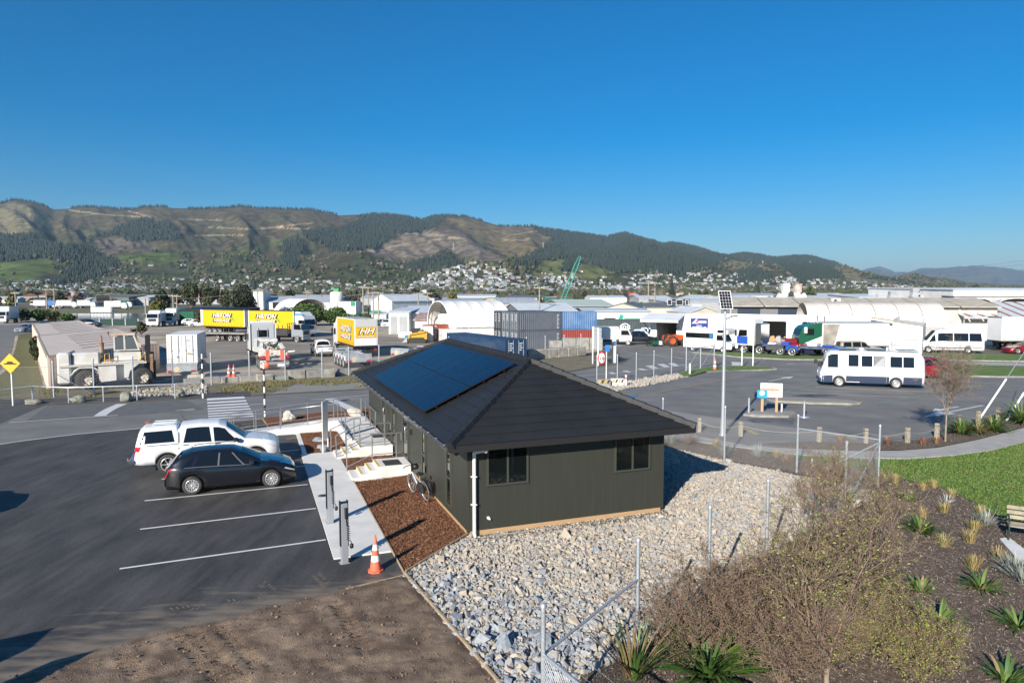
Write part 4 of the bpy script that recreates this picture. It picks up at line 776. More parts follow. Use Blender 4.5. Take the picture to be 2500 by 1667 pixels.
class Car:
 """body lofted along x (front = +x) from a roof line, a belt line and a plan width"""
 def __init__(s,L,W,top,belt,wb,R,fo,sill=.2,end=.3,crown=.05,tum=.17,low=None):
  s.L,s.W,s.top,s.belt,s.R,s.sill,s.end,s.crown,s.tum=L,W,top,belt,R,sill,end,crown,tum
  s.xf=L/2-fo;s.xr=s.xf-wb;s.low=low;s.Ra=R+.065
 def ring(s,x):
  L=s.L;d=min(x+L/2,L/2-x);e=s.end;wq=s.W/2*(1-.22*(max(0,1-d/e))**2.2)
  zt=float(smooth_i(s.top,x));zb=min(float(smooth_i(s.belt,x)),zt-.025);zl=s.sill if s.low is None else float(smooth_i(s.low,x))
  for xw in(s.xf,s.xr):
   if abs(x-xw)<s.Ra:zl=max(zl,s.R+math.sqrt(max(0,s.Ra**2-(x-xw)**2))-.0)
  zl=min(zl,zb-.06)
  th=min(1,max(0,(zt-zb-.025)/.45));wr=wq*.955-s.tum*th-.03
  h=zt-zb;ze=zb+h*(.86 if th>.2 else .6)
  P=[(wq*.55,zl),(wq*.955,zl),(wq*.985,zl+(zb-zl)*.25),(wq,zl+(zb-zl)*.6),(wq*.99,zb-.05),(wq*.962,zb)]
  for q in(.33,.66):P.append((wq*.955+(wr-wq*.955)*q,zb+(ze-zb)*q))
  P+=[(wr,ze),(wr-.045-.03*th,zt-h*.05-.012),(wr*.62,zt),(0,zt+s.crown*(.3+.7*th))]
  return P
 def S(s,x,t):
  P=s.ring(x);i=min(int(t),len(P)-2);f=t-i;a,b_=P[i],P[i+1];return a[0]+(b_[0]-a[0])*f,a[1]+(b_[1]-a[1])*f
 def stations(s):
  xs_=set(np.round(np.linspace(-s.L/2,s.L/2,int(s.L/.07)),4))
  for xw in(s.xf,s.xr):
   for a in np.linspace(0,math.pi,15):xs_.add(round(xw+s.Ra*math.cos(a),4))
   xs_|={round(xw+s.Ra+.004,4),round(xw-s.Ra-.004,4)}
  for p in s.top:xs_.add(round(p[0],4))
  return sorted(x for x in xs_ if abs(x)<=s.L/2)
 def body(s):
  m=MB();V=[];st=s.stations();F=[]
  for x in st:
   P=s.ring(x);ringp=[(x,y,z)for y,z in P]+[(x,-y,z)for y,z in P[-2::-1]];V+=ringp
  n=len(ringp)
  for i in range(len(st)-1):
   for k in range(n-1):F.append((i*n+k,i*n+k+1,(i+1)*n+k+1,(i+1)*n+k))
   F.append((i*n+n-1,i*n,(i+1)*n,(i+1)*n+n-1))
  m.add(V,F,0,True);m.add(V[:n],[tuple(range(n))]);m.add(V[-n:],[tuple(range(n))]);return m
 def patch(s,m,xb,xt,t0,t1,off=.006,n=6,nt=4,mi=0,sides=(1,-1),oz=None):
  for sd in sides:
   V=[]
   for j in range(nt+1):
    q=j/nt;t=t0+(t1-t0)*q
    for i in range(n+1):
     a=xb[0]+(xt[0]-xb[0])*q;b_=xb[1]+(xt[1]-xb[1])*q;x=a+(b_-a)*i/n;y,z=s.S(x,t);V.append((x,sd*(y+off),z+(oz if oz is not None else off*.3)))
   m.add(V,[(j*(n+1)+i,j*(n+1)+i+1,(j+1)*(n+1)+i+1,(j+1)*(n+1)+i)for j in range(nt)for i in range(n)],mi,True)
 def screen(s,m,x0,x1,off,t0=9.15,n=6,mi=0):
  V=[];cols=[]
  for i in range(n+1):
   x=x0+(x1-x0)*i/n;row=[]
   for t in(t0,10,10.6):y,z=s.S(x,t);row.append((x+off,y,z+.012))
   y,z=s.S(x,11);V+=row+[(x+off,0,z+.012)]+[(a,-b_,c)for a,b_,c in row[::-1]]
  m.add(V,[(i*7+k,i*7+k+1,(i+1)*7+k+1,(i+1)*7+k)for i in range(n)for k in range(6)],mi,True)
def build_car(name,label,cat,loc,rz,c,body,wins,screens,doors,style='s5',tw=.21,tail=None,head=None,extras=None,glass=M_glass,group=None,grille=True,detail=True,trim=None):
 o=thing(name,label,cat,loc,rz,group);c.body().build('body',body,o);hw=c.W/2
 m=MB();m.box(-c.L/2+.25,c.L/2-.25,-hw*.6,hw*.6,c.sill-.02,c.sill+.35)
 for xw in(c.xf,c.xr):m.box(xw-c.Ra-.02,xw+c.Ra+.02,-hw*.78,hw*.78,c.sill,c.R+c.Ra+.03)
 m.build('underbody',M_black,o)
 for wn in wins:
  for sd in(1,-1):m=MB();c.patch(m,*wn,off=.008,sides=(sd,));m.build('window',glass,o)
 for(x0,x1,off,nm)in screens:m=MB();c.screen(m,x0,x1,off);m.build(nm,glass,o)
 for dd in doors:
  for sd in(1,-1):
   m=MB();c.patch(m,(dd[0],dd[1]),(dd[0],dd[1]),1.3,4.9,off=.006,n=8,sides=(sd,));do=m.build('door',body,o)
   if detail:y,z=c.S(dd[0]+.2,4.2);h=MB();h.bbox(dd[0]+.08,dd[0]+.28,sd*y+(.005 if sd>0 else-.04),sd*y+(.04 if sd>0 else-.005),z-.0,z+.03,.008);h.build('handle',trim or M_black,do)
 wheels(o,c.R,tw,(c.xf,c.xr),hw+.004,style)
 for sd in(1,-1):
  if tail:m=MB();c.patch(m,tail[0],tail[1],tail[2],tail[3],off=.012,sides=(sd,));m.build('tail_lamp',M_red,o)
  if head:m=MB();c.patch(m,head[0],head[1],head[2],head[3],off=.010,sides=(sd,));m.build('headlight',M_lampw,o)
  xm=[s_ for s_ in screens if s_[3]=='windscreen']
  if xm and detail:y,z=c.S(xm[0][1]-.25,5.2);m=MB();m.bbox(xm[0][1]-.38,xm[0][1]-.22,min(sd*(y+.02),sd*(y+.24)),max(sd*(y+.02),sd*(y+.24)),z+.02,z+.16,.03);m.build('wing_mirror',body if detail==2 else M_black,o)
 if grille:zt=float(smooth_i(c.top,c.L/2));m=MB();m.bbox(c.L/2-.05,c.L/2+.012,-hw*.45,hw*.45,c.sill+.12,min(zt-.06,c.sill+.5),.02);m.build('grille',M_black,o);m=MB();m.bbox(c.L/2-.08,c.L/2+.03,-hw*.74,hw*.74,c.sill-.03,c.sill+.1,.02);m.build('bumper',M_black if grille==2 else body,o)
 m=MB();m.box(-c.L/2-.012,-c.L/2+.02,-.26,.26,c.sill+.32,c.sill+.44);m.build('number_plate',M_white,o)
 if extras:extras(o,c)
 return o
hat=Car(4.22,1.77,[(-2.145,.62),(-2.10,.92),(-1.98,1.02),(-1.62,1.33),(-1.35,1.40),(-.6,1.44),(.05,1.41),(.35,1.30),(.98,.99),(1.3,.94),(1.75,.84),(2.0,.73),(2.145,.58)],[(-2.145,.6),(-2.0,.93),(-1.0,.93),(.9,.88),(1.5,.80),(2.145,.54)],2.578,.315,.82,sill=.2,end=.62)
def hx(o,c):
 m=MB();m.tube([(-1.3,.52,1.43),(-1.1,.54,1.465),(-.2,.56,1.48),(.1,.54,1.45)],.016,6);m.tube([(-1.3,-.52,1.43),(-1.1,-.54,1.465),(-.2,-.56,1.48),(.1,-.54,1.45)],.016,6);m.build('roof_rail',M_black,o)
 for sd in(1,-1):m=MB();c.patch(m,(-1.1,1.0),(-1.1,1.0),2.1,2.35,off=.016,sides=(sd,));m.build('side_moulding',P_black,o)
 m=MB();m.tube([(-1.25,0,1.43),(-1.36,0,1.56)],.008,5);m.build('aerial',M_black,o);m=MB();m.bbox(-2.165,-2.1,-.7,.7,.3,.52,.03);m.build('rear_bumper',P_black,o)
 for y in(.36,-.36):m=MB();m.bbox(-.15,-.02,y-.12,y+.12,.95,1.2,.04);m.build('headrest',mat('beige_leather',(.45,.38,.28),rough=.7),o)
hx0=hx
def hx(o,c):
 hx0(o,c);tr=mat('window_trim_grey',(.12,.12,.125),rough=.35)
 for sd in(1,-1):m=MB();c.patch(m,(-1.55,.98),(-1.5,.94),4.98,5.12,off=.011,n=16,nt=1,sides=(sd,));m.build('window_trim',tr,o);m=MB();c.patch(m,(-.47,-.42),(-.43,-.38),5.1,7.9,off=.011,n=1,sides=(sd,));c.patch(m,(.36,.42),(-.02,.04),5.1,7.9,off=.011,n=1,sides=(sd,));m.build('window_pillar',tr,o,kind='stuff')
hatp=G(470,1207.5)
def place(c,wx,side,p,rz):
 """origin so that the given wheel (x=wx on side ±1) stands on p"""
 y=side*(c.W/2-.06);return Vector((p.x-(wx*math.cos(rz)-y*math.sin(rz)),p.y-(wx*math.sin(rz)+y*math.cos(rz)),.012))
build_car('hatchback_car','black five door hatchback parked beside the white ute','car',place(hat,hat.xr,-1,hatp,RZ),RZ,hat,P_black,[((-.42,.36),(-.38,-.02),5.1,7.9),((.42,.98),(.06,.28),5.1,7.8),((-1.22,-.5),(-1.05,-.46),5.1,7.9),((-1.6,-1.32),(-1.34,-1.2),5.15,7.3)],[(.33,.95,.006,'windscreen'),(-1.62,-1.98,-.006,'rear_window')],[(-.45,.92),(-1.25,-.47)],'s13',.215,((-2.14,-1.86),(-2.14,-1.9),3.9,4.95),((1.72,2.1),(1.78,2.08),4.0,4.95),hx,trim=P_black)
UT=[(-2.6,.72),(-2.58,1.05),(-2.45,1.62),(-2.25,1.80),(-1.3,1.83),(-1.13,1.82),(-1.09,1.74),(-1.02,1.74),(-.97,1.81),(-.3,1.85),(.35,1.82),(.62,1.72),(1.32,1.20),(1.7,1.16),(2.2,1.08),(2.5,.98),(2.68,.78)]
ute=Car(5.2,1.85,UT,[(-2.68,.68),(-2.6,1.12),(-1.0,1.14),(1.2,1.08),(2.0,1.0),(2.68,.72)],3.16,.385,.88,sill=.42,end=.4,tum=.15)
def ux(o,c):
 m=MB();m.bbox(-2.32,-2.1,.0,.42,1.86,1.93,.03);m.build('amber_beacon',mat('amber_lens',(.35,.1,.02),rough=.2,coat=.5),o)
 m=MB();m.tube([(-.85,.2,1.85),(-1.05,.2,2.1)],.008,5);m.build('aerial',M_black,o)
 m=MB()
 for sd in(1,-1):c.patch(m,(-1.075,-1.03),(-1.075,-1.03),1.3,9.6,off=.004,n=1,sides=(sd,))
 m.build('canopy_gap',M_black,o)
 m=MB()
 for sd in(1,-1):c.patch(m,(-2.62,-1.06),(-2.62,-1.06),5.0,5.12,off=.007,sides=(sd,))
 m.build('canopy_seam',M_black,o)
 m=MB();m.tube([(-2.78,-.75,.52),(-2.8,.75,.52)],.06,8);m.box(-2.72,-2.6,-.8,.8,.5,.6);m.build('step_bumper',M_chrome,o);m=MB();m.box(-2.95,-2.7,-.04,.04,.42,.47);m.tube([(-2.93,0,.47),(-2.93,0,.55)],.03,8);m.build('tow_ball',M_rust,o)
 for y in(-.4,0,.4):m=MB();m.bbox(-2.0,-1.2,y-.04,y+.04,1.855,1.885,.01);m.build('roof_rib',P_white,o)
utep=G(412,1158)
build_car('ute','white double cab ute with canopy and amber beacon','ute',place(ute,ute.xr,-1,utep,RZ),RZ,ute,P_white,[((-2.4,-1.2),(-2.25,-1.3),5.5,7.7),((-.9,.1),(-.78,.02),5.2,7.9),((.2,1.15),(.16,.58),5.2,7.8)],[(.65,1.28,.006,'windscreen'),(-2.5,-2.62,-.006,'rear_window')],[(-.98,.12),(.14,1.2)],'s6',.25,((-2.67,-2.42),(-2.67,-2.3),3.4,4.8),((2.2,2.62),(2.12,2.5),4.1,4.95),ux,trim=P_black)
def small_ute(label,p,rz,col=P_white,group=None):
 c=Car(5.3,1.85,[(-2.65,.8),(-2.62,1.08),(-1.2,1.10),(-1.12,1.12),(-1.0,1.6),(-.85,1.76),(-.2,1.8),(.35,1.77),(.62,1.68),(1.3,1.18),(2.2,1.08),(2.5,.98),(2.65,.75)],[(-2.65,.7),(-2.55,1.06),(1.2,1.06),(2.0,.98),(2.65,.7)],3.2,.38,.92,sill=.42,end=.35,tum=.15)
 def ex(o,c):m=MB();m.bbox(-2.5,-1.25,-.78,.78,1.09,1.13,.01);m.build('tray_cover',M_black,o);m=MB();m.box(-2.74,-2.6,-.8,.8,.5,.62);m.build('step_bumper',M_chrome,o)
 return build_car('ute',label,'ute',p,rz,c,col,[((-.92,.08),(-.8,.02),5.2,7.8),((.18,1.12),(.14,.56),5.2,7.8)],[(.65,1.28,.006,'windscreen'),(-1.0,-1.1,-.006,'rear_window')],[(-.98,.1),(.14,1.2)],'s6',.25,((-2.64,-2.45),(-2.64,-2.45),3.2,4.9),((2.2,2.6),(2.15,2.5),4.1,4.95),ex,group=group)
def hatch_car(name,label,cat,p,rz,col,H=1.5,L=4.4,style='s5',group=None,R=.32,belt=.95,extras=None):
 k=H/1.44;l=L/4.29
 c=Car(L,1.8,[(x*l,z*k)for x,z in hat.top],[(x*l,z*k)for x,z in hat.belt],2.6*l,R,.88*l,sill=.2*k,end=.45)
 return build_car(name,label,cat,p,rz,c,col,[((-.42*l,.36*l),(-.38*l,-.02*l),5.1,7.9),((.42*l,.98*l),(.06*l,.28*l),5.1,7.8),((-1.22*l,-.5*l),(-1.05*l,-.46*l),5.1,7.9),((-1.6*l,-1.32*l),(-1.34*l,-1.2*l),5.15,7.3)],[(.33*l,.95*l,.006,'windscreen'),(-1.62*l,-1.98*l,-.006,'rear_window')],[(-.45*l,.92*l),(-1.25*l,-.47*l)],style,.22,((-2.14*l,-1.86*l),(-2.14*l,-1.9*l),3.9,4.95),((1.72*l,2.1*l),(1.78*l,2.08*l),4.0,4.95),extras,group=group)
p=G(2275,926);hatch_car('suv','red SUV parked behind the white motorhome','car',Vector((p.x-.3,p.y+1.1,.012)),math.pi+.06,P_red,1.72,4.7,'s10',R=.37)
sp_c=Car(4.4,1.78,[(-2.2,.7),(-2.1,.95),(-1.5,1.0),(-.8,1.27),(-.2,1.32),(.25,1.25),(.95,.88),(1.5,.82),(2.0,.68),(2.2,.5)],[(-2.2,.66),(-2,.9),(.8,.83),(1.6,.76),(2.2,.46)],2.7,.33,.85,sill=.17,end=.5)
p=G(2487,864);build_car('sports_car','low red sports car at the kerb behind the white minibus','car',Vector((p.x+1.3,p.y+.8,.012)),math.pi-.04,sp_c,P_red,[((-.6,.75),(-.45,.12),5.2,7.6),((-1.2,-.7),(-.85,-.55),5.2,7.2)],[(.27,.9,.006,'windscreen'),(-.85,-1.45,-.006,'rear_window')],[(-.55,.8)],'s8',.23,((-2.19,-1.95),(-2.19,-1.95),3.8,4.9),((1.7,2.1),(1.75,2.0),4.2,4.95))
gold=Car(4.7,1.8,[(-2.35,.9),(-2.3,1.2),(-2.2,1.65),(-2.0,1.76),(0,1.8),(.35,1.72),(.9,1.2),(1.4,1.16),(2.1,1.06),(2.35,.8)],[(-2.35,.8),(-2.2,1.14),(.8,1.12),(2.0,1.0),(2.35,.74)],2.75,.38,.85,sill=.4,end=.35,tum=.13)
p=G(2110,872);build_car('four_wheel_drive','gold four wheel drive wagon in front of the white curtain trailer','car',Vector((p.x-.6,p.y,.012)),-.06,gold,P_gold,[((-2.0,-1.15),(-1.9,-1.15),5.2,7.9),((-1.0,-.15),(-.98,-.18),5.2,7.9),((-.05,.75),(-.08,.32),5.2,7.8)],[(.38,.88,.006,'windscreen'),(-2.2,-2.3,-.006,'rear_window')],[(-1.1,-.1),(-.06,.85)],'s6',.25,((-2.34,-2.2),(-2.34,-2.2),3.2,4.7),((1.95,2.3),(1.95,2.25),4.0,4.95))
small_ute('white ute parked with its tailgate to the fence',Vector((G(772,872).x,G(772,872).y+2.2,.012)),math.pi/2+.42)
small_ute('black ute parked behind the small white box truck',at(1560,94),-.12,P_black)
small_ute('white ute beside the black ute at the workshop corner',at(1566,99),-.3)
small_ute('white ute half hidden at the corner of the white workshop',at(1582,104),-.25)
hatch_car('parked_car','silver sedan coming along the side road beyond the long shed','car',Vector((G(45,812).x,G(45,812).y+2.4,.03)),-math.pi/2-.1,P_silver,1.42,4.6)
hatch_car('parked_car','dark car half hidden by the far end of the long shed','car',Vector((G(80,808).x,G(80,808).y+3,.02)),-math.pi/2,P_black,1.5,4.4)
hatch_car('parked_car','white car by the green netting shed, left of two','car',at(468,150),.1,P_white)
hatch_car('parked_car','white car by the green netting shed, right of two','car',at(487,145),.1,P_white)
hatch_car('parked_car','white car left of the grey roller door shed','car',at(927,150),math.pi+.2,P_white)
hatch_car('parked_car','white car nearest the wall of the grey roller door shed','car',at(943,143),-math.pi/2,P_white,1.6)
hatch_car('parked_car','dark van roof beyond the long beige shed beside the green netting fence','car',at(215,142),.1,P_black,1.7)
def van(name,label,cat,p,rz,L,H,wins,stripe=None,roofx=None,R=.34,xw=None):
 c=Car(L,2.0,[(-L/2,H*.6),(-L/2+.06,H*.95),(-L/2+.3,H),(L/2-2.3,H),(L/2-1.75,H*.94),(L/2-.85,H*.52),(L/2-.4,H*.45),(L/2-.08,H*.38),(L/2,H*.28)],[(-L/2,H*.46),(L/2-1.2,H*.46),(L/2-.5,H*.40),(L/2,H*.26)],L*.6,R,1.0,sill=.3,end=.3,tum=.16)
 def ex(o,c):
  if stripe:
   for sd in(1,-1):m=MB();c.patch(m,(-L/2+.05,L/2-.3),(-L/2+.05,L/2-.3),2.0,2.3,off=.01,n=24,sides=(sd,));m.build('side_moulding',M_black,o)
  if roofx:roofx(o,c)
 return build_car(name,label,cat,p,rz,c,P_white,wins,[(L/2-1.75,L/2-.85,.006,'windscreen')],[(L/2-2.2,L/2-1.1)],'van',.22,((-L/2,-L/2+.1),(-L/2,-L/2+.1),3,5.2),((L/2-.75,L/2-.15),(L/2-.7,L/2-.25),4.1,4.95),ex)
def vroof(o,c):m=MB();m.lathe([(.35,0),(.3,.12),(0,.16)],14,(-1.2,0,2.66));m.build('roof_vent',P_white,o)
pa,pb=G(2282,862),G(2395,864);van('minibus','long white minibus parked on the grass verge by the road','minibus',Vector(((pa.x+pb.x)/2-.15,pa.y+.9,.03)),math.pi+ang(pa,pb),6.9,2.7,[((1.7,2.5),(1.75,2.05),5.2,7.6),((-.1,1.5),(-.1,1.45),5.3,7.5),((-1.7,-.2),(-1.7,-.2),5.3,7.5),((-3.1,-1.8),(-3.0,-1.8),5.3,7.5)],True,vroof)
def motorhome():
 fa,fb=G(2048,944),G(2187,949);rz=math.pi+ang(fa,fb);L,H,W=7.0,2.62,2.1
 wb_=(fb-fa).length;o=thing('motorhome','white coach motorhome with navy skirt and roof solar panels','motorhome',(0,0,.012),rz)
 c=Car(L,W,[(-L/2,1.0),(-L/2+.05,2.2),(-L/2+.35,2.6),(0,2.66),(L/2-.75,2.62),(L/2-.45,2.4),(L/2-.12,1.35),(L/2-.04,1.1),(L/2,.75)],[(-L/2,.96),(-L/2+.1,1.36),(L/2-.5,1.36),(L/2-.1,1.2),(L/2,.7)],wb_,.37,1.3,sill=.34,end=.3,tum=.14)
 c.ring_old=c.ring;loc=place(c,c.xf,1,fa,rz);o.location=loc
 c.body().build('body',P_white,o);navy=mat('navy_skirt',(.03,.045,.085),rough=.4)
 for sd in(1,-1):
  for(xa,xb)in((-L/2+.03,c.xr-c.Ra-.02),(c.xr+c.Ra+.02,c.xf-c.Ra-.02),(c.xf+c.Ra+.02,L/2-.03)):m=MB();c.patch(m,(xa,xb),(xa,xb),1.02,2.7,off=.01,n=6,sides=(sd,));m.build('skirt',navy,o)
  for(xa,xb,t0,t1)in((2.3,3.0,5.2,7.9),(-1.95,-1.18,5.5,7.6),(-2.72,-2.02,5.5,7.6),(.0,.72,5.5,7.6)):m=MB();c.patch(m,(xa,xb),(xa,xb),t0,t1,off=.012,sides=(sd,));m.build('window',M_glass,o)
  m=MB();c.patch(m,(-.85,-.08),(-.85,-.08),5.5,7.6,off=.012,sides=(sd,));ls_=m.build('window',M_glass,o);m=MB();yq,zq=c.S(-.4,5.5);yt_,zt2=c.S(-.4,7.6);nl_=9
  for q in range(-nl_,nl_+1):
   for sg in(1,-1):
    ua,ub=q/nl_,q/nl_+sg;pts_=[]
    for e in np.linspace(0,1,13):
     uu=ua+(ub-ua)*e
     if-1e-6<=uu<=1+1e-6:pts_.append((-.85+.77*uu,sd*(yq+(yt_-yq)*e+.02),zq+(zt2-zq)*e))
    if len(pts_)>1:m.tube([pts_[0],pts_[-1]],.013,4,cap=False)
  m.build('lattice_screen',P_white,ls_,kind='stuff')
  if sd>0:
   m=MB();c.patch(m,(.82,1.72),(.82,1.72),1.1,8.0,off=.012,sides=(sd,));d=m.build('door',P_white,o);m=MB();c.patch(m,(.92,1.6),(.92,1.6),5.0,7.8,off=.018,sides=(sd,));m.build('door_window',M_glass,d)
  m=MB();c.patch(m,(-.95,-.93),(-.95,-.93),1.1,5,off=.012,n=1,sides=(sd,));m.build('panel_seam',M_alloy,o)
 m=MB();c.screen(m,L/2-.42,L/2-.1,.006,9.2);m.build('windscreen',M_glass,o)
 m=MB();m.box(-c.L/2+.2,L/2-.2,-.7,.7,.3,.6)
 for xw in(c.xf,c.xr):m.box(xw-.5,xw+.5,-.85,.85,.35,.85)
 m.build('underbody',M_black,o);wheels(o,.37,.24,(c.xf,c.xr),W/2,'van')
 for(xa,xb)in((1.0,2.2),(-.95,.3),(-3.0,-1.75)):m=MB();m.bbox(xa,xb,-.55,.55,2.74,2.79,.01);m.build('roof_solar_panel',mat('slate_solar_cell',(.04,.055,.085),rough=.15,coat=.5),o)
 m=MB();m.bbox(.45,.8,-.3,.3,2.7,2.86,.05);m.build('roof_vent',P_white,o);m=MB();m.bbox(-1.6,-1.2,-.3,.3,2.7,2.82,.05);m.build('roof_vent',P_white,o)
 for sd in(1,-1):m=MB();m.bbox(L/2-.03,L/2+.2,sd*1.12-.08,sd*1.12+.08,1.5,1.8,.03);m.build('wing_mirror',M_black,o);m=MB();m.bbox(L/2-.12,L/2+.015,sd*.75-.14,sd*.75+.14,.85,1.05,.02);m.build('headlight',M_lampw,o)
 m=MB();m.bbox(L/2-.1,L/2+.06,-.95,.95,.36,.62,.04);m.build('bumper',navy,o);m=MB();m.bbox(-L/2-.06,-L/2+.1,-.95,.95,.38,.6,.04);m.build('rear_bumper',navy,o)
motorhome()
def camper():
 fa,fb=G(1707,857.5),G(1781,862);rz=ang(fa,fb);wb_=(fb-fa).length;o=thing('campervan','white campervan with long dark window in front of the workshop','campervan',(0,0,.03),rz);W=2.2
 o.location=Vector((fa.x,fa.y+1.0,.03));xr,xf=0,wb_
 prof=[(-1.25,.45),(wb_-1.05,.45),(wb_-1.05,2.1),(wb_+.35,2.1),(wb_+.62,2.2),(wb_+.62,2.55),(wb_+.2,2.78),(-1.0,2.78),(-1.25,2.6)]
 m=MB();m.prism(prof,-W/2,W/2,'y');m.build('body',P_white,o)
 cp_=[(wb_-1.04,.4),(wb_+1.0,.4),(wb_+1.05,.85),(wb_+.95,1.1),(wb_+.2,1.3),(wb_-.25,2.1),(wb_-1.04,2.1)]
 m=MB();m.prism(cp_,-.97,.97,'y');m.build('cab',P_white,o)
 for sd in(1,-1):
  s0,s1=(sd*1.1,sd*1.115)if sd>0 else(sd*1.115,sd*1.1)
  m=MB();m.box(-.95,wb_-1.2,s0,s1,1.6,2.2);m.build('window',M_glass,o);m=MB();m.box(wb_-.7,wb_+.3,s0,s1,2.3,2.62);m.build('window',M_glass,o)
  m=MB();s2,s3=(sd*.97,sd*.985)if sd>0 else(sd*.985,sd*.97);m.prism([(wb_-.85,1.4),(wb_+.1,1.4),(wb_-.2,2.0),(wb_-.85,2.0)],s2,s3,'y');m.build('window',M_glass,o)
  m=MB();m.box(wb_-1.7,wb_-1.25,s0-.001,s1+.003*sd,1.55,2.15);m.build('blue_sticker',mat('sign_blue',(.03,.14,.36),rough=.5),o)if sd<0 else None
  m=MB();m.bbox(wb_+.75,wb_+1.02,sd*.75-.18,sd*.75+.18,.85,1.05,.03);m.build('headlight',M_lampw,o)
 m=MB();m.add([(wb_+.22,-.85,1.31),(wb_+.22,.85,1.31),(wb_-.22,.8,2.08),(wb_-.22,-.8,2.08)],[(0,1,2,3)]);m.build('windscreen',M_glass,o)
 m=MB();m.bbox(wb_+.9,wb_+1.1,-.9,.9,.4,.75,.04);m.build('bumper',M_black,o)
 m=MB();m.box(-1.2,wb_+.8,-.8,.8,.28,.46);m.build('underbody',M_black,o);wheels(o,.36,.24,(xr,xf),W/2-.02,'van')
 m=MB();m.bbox(0,.7,-.4,.4,2.78,2.88,.03);m.build('roof_hatch',P_white,o)
camper()
def box_truck():
 p=G(1535,843);o=thing('box_truck','small white box bodied truck parked by the grey container','truck',Vector((p.x-2.6,p.y+1.0,.02)),-.1)
 m=MB();m.bbox(-2.7,1.35,-1,1,.75,2.45,.05);m.build('box_body',P_white,o)
 m=MB();m.prism([(1.4,.5),(3.05,.5),(3.1,1.15),(2.65,2.1),(1.4,2.15)],-.88,.88,'y');m.build('cab',P_white,o)
 for sd in(1,-1):a,b_=sorted((sd*.88,sd*.895));m=MB();m.prism([(1.65,1.35),(2.85,1.35),(2.55,1.98),(1.65,1.98)],a,b_,'y');m.build('window',M_glass,o)
 m=MB();m.add([(3.09,-.8,1.25),(3.09,.8,1.25),(2.70,.78,2.05),(2.70,-.78,2.05)],[(0,1,2,3)]);m.build('windscreen',M_glass,o);m=MB();m.box(-2.6,2.9,-.7,.7,.45,.76);m.build('chassis',M_black,o);m=MB();m.bbox(2.95,3.16,-.88,.88,.42,.75,.03);m.build('bumper',M_black,o)
 wheels(o,.36,.22,(-1.5,2.55),.92,'van')
box_truck()
def cab(o,z0,H,L,W,col,sleeper=0,fairing=True,stripe=None,grey=None):
 f=.95
 prof=[(f-L,z0),(f-.02,z0),(f,z0+.9),(f-.16,z0+1.9 if H>2.2 else z0+H-.1),(f-.35,z0+H),(f-L,z0+H)]
 m=MB();m.prism(prof,-W/2,W/2,'y');co_=m.build('cab',col,o);h=W/2
 for sd in(1,-1):
  a,b_=sorted((sd*h,sd*(h+.012)));m=MB();m.prism([(f-1.35,z0+1.05),(f-.28,z0+1.0),(f-.42,z0+1.75),(f-1.35,z0+1.75)],a,b_,'y');m.build('window',M_glass,o)
  a,b_=sorted((sd*h,sd*(h+.008)));m=MB();m.box(f-1.45,f-.15,a,b_,z0+.15,z0+1.0);m.build('door',stripe or col,o)
  m=MB();m.bbox(f-.15,f+.02,*sorted((sd*(h+.05),sd*(h+.25))),z0+1.05,z0+1.75,.03);m.build('wing_mirror',M_black,o)
  m=MB();m.bbox(f-.05,f+.04,*sorted((sd*.7,sd*1.1)),z0+.05,z0+.28,.02);m.build('headlight',M_lampw,o)
 m=MB();m.add([(f+.006,-h*.92,z0+.98),(f+.006,h*.92,z0+.98),(f-.14,h*.9,z0+1.82),(f-.14,-h*.9,z0+1.82)],[(0,1,2,3)]);m.build('windscreen',M_glass,o)
 m=MB();m.bbox(f-.04,f+.03,-.75,.75,z0+.3,z0+.85,.02);m.build('grille',grey or M_black,o);m=MB();m.bbox(f-.25,f+.08,-h,h,z0-.45,z0+.0,.05);m.build('bumper',col,o)
 if fairing:m=MB();m.prism([(f-.5,z0+H),(f-1.1,z0+H+.6),(f-L,z0+H+.65),(f-L,z0+H)],-W/2+.15,W/2-.15,'y');m.build('roof_fairing',col,o)
 for sd in(1,-1):m=MB();m.prism([(-.62,z0-.35),(-.5,z0+.08),(.5,z0+.08),(.62,z0-.35),(.66,z0-.35),(.56,z0+.13),(-.56,z0+.13),(-.66,z0-.35)],*sorted((sd*h,sd*(h-.4))),'y');m.build('mudguard',M_black,o)
 return co_
def chassis(o,x0,x1,z=.95,m_=M_black,w=.42):
 m=MB();m.box(x0,x1,-w-.08,-w,z-.14,z+.12);m.box(x0,x1,w,w+.08,z-.14,z+.12)
 n=int((x1-x0)/1.2)
 for i in range(n+1):x=x0+.05+(x1-x0-.2)*i/max(1,n);m.box(x,x+.1,-w,w,z-.1,z+.08)
 return m.build('chassis',m_,o)
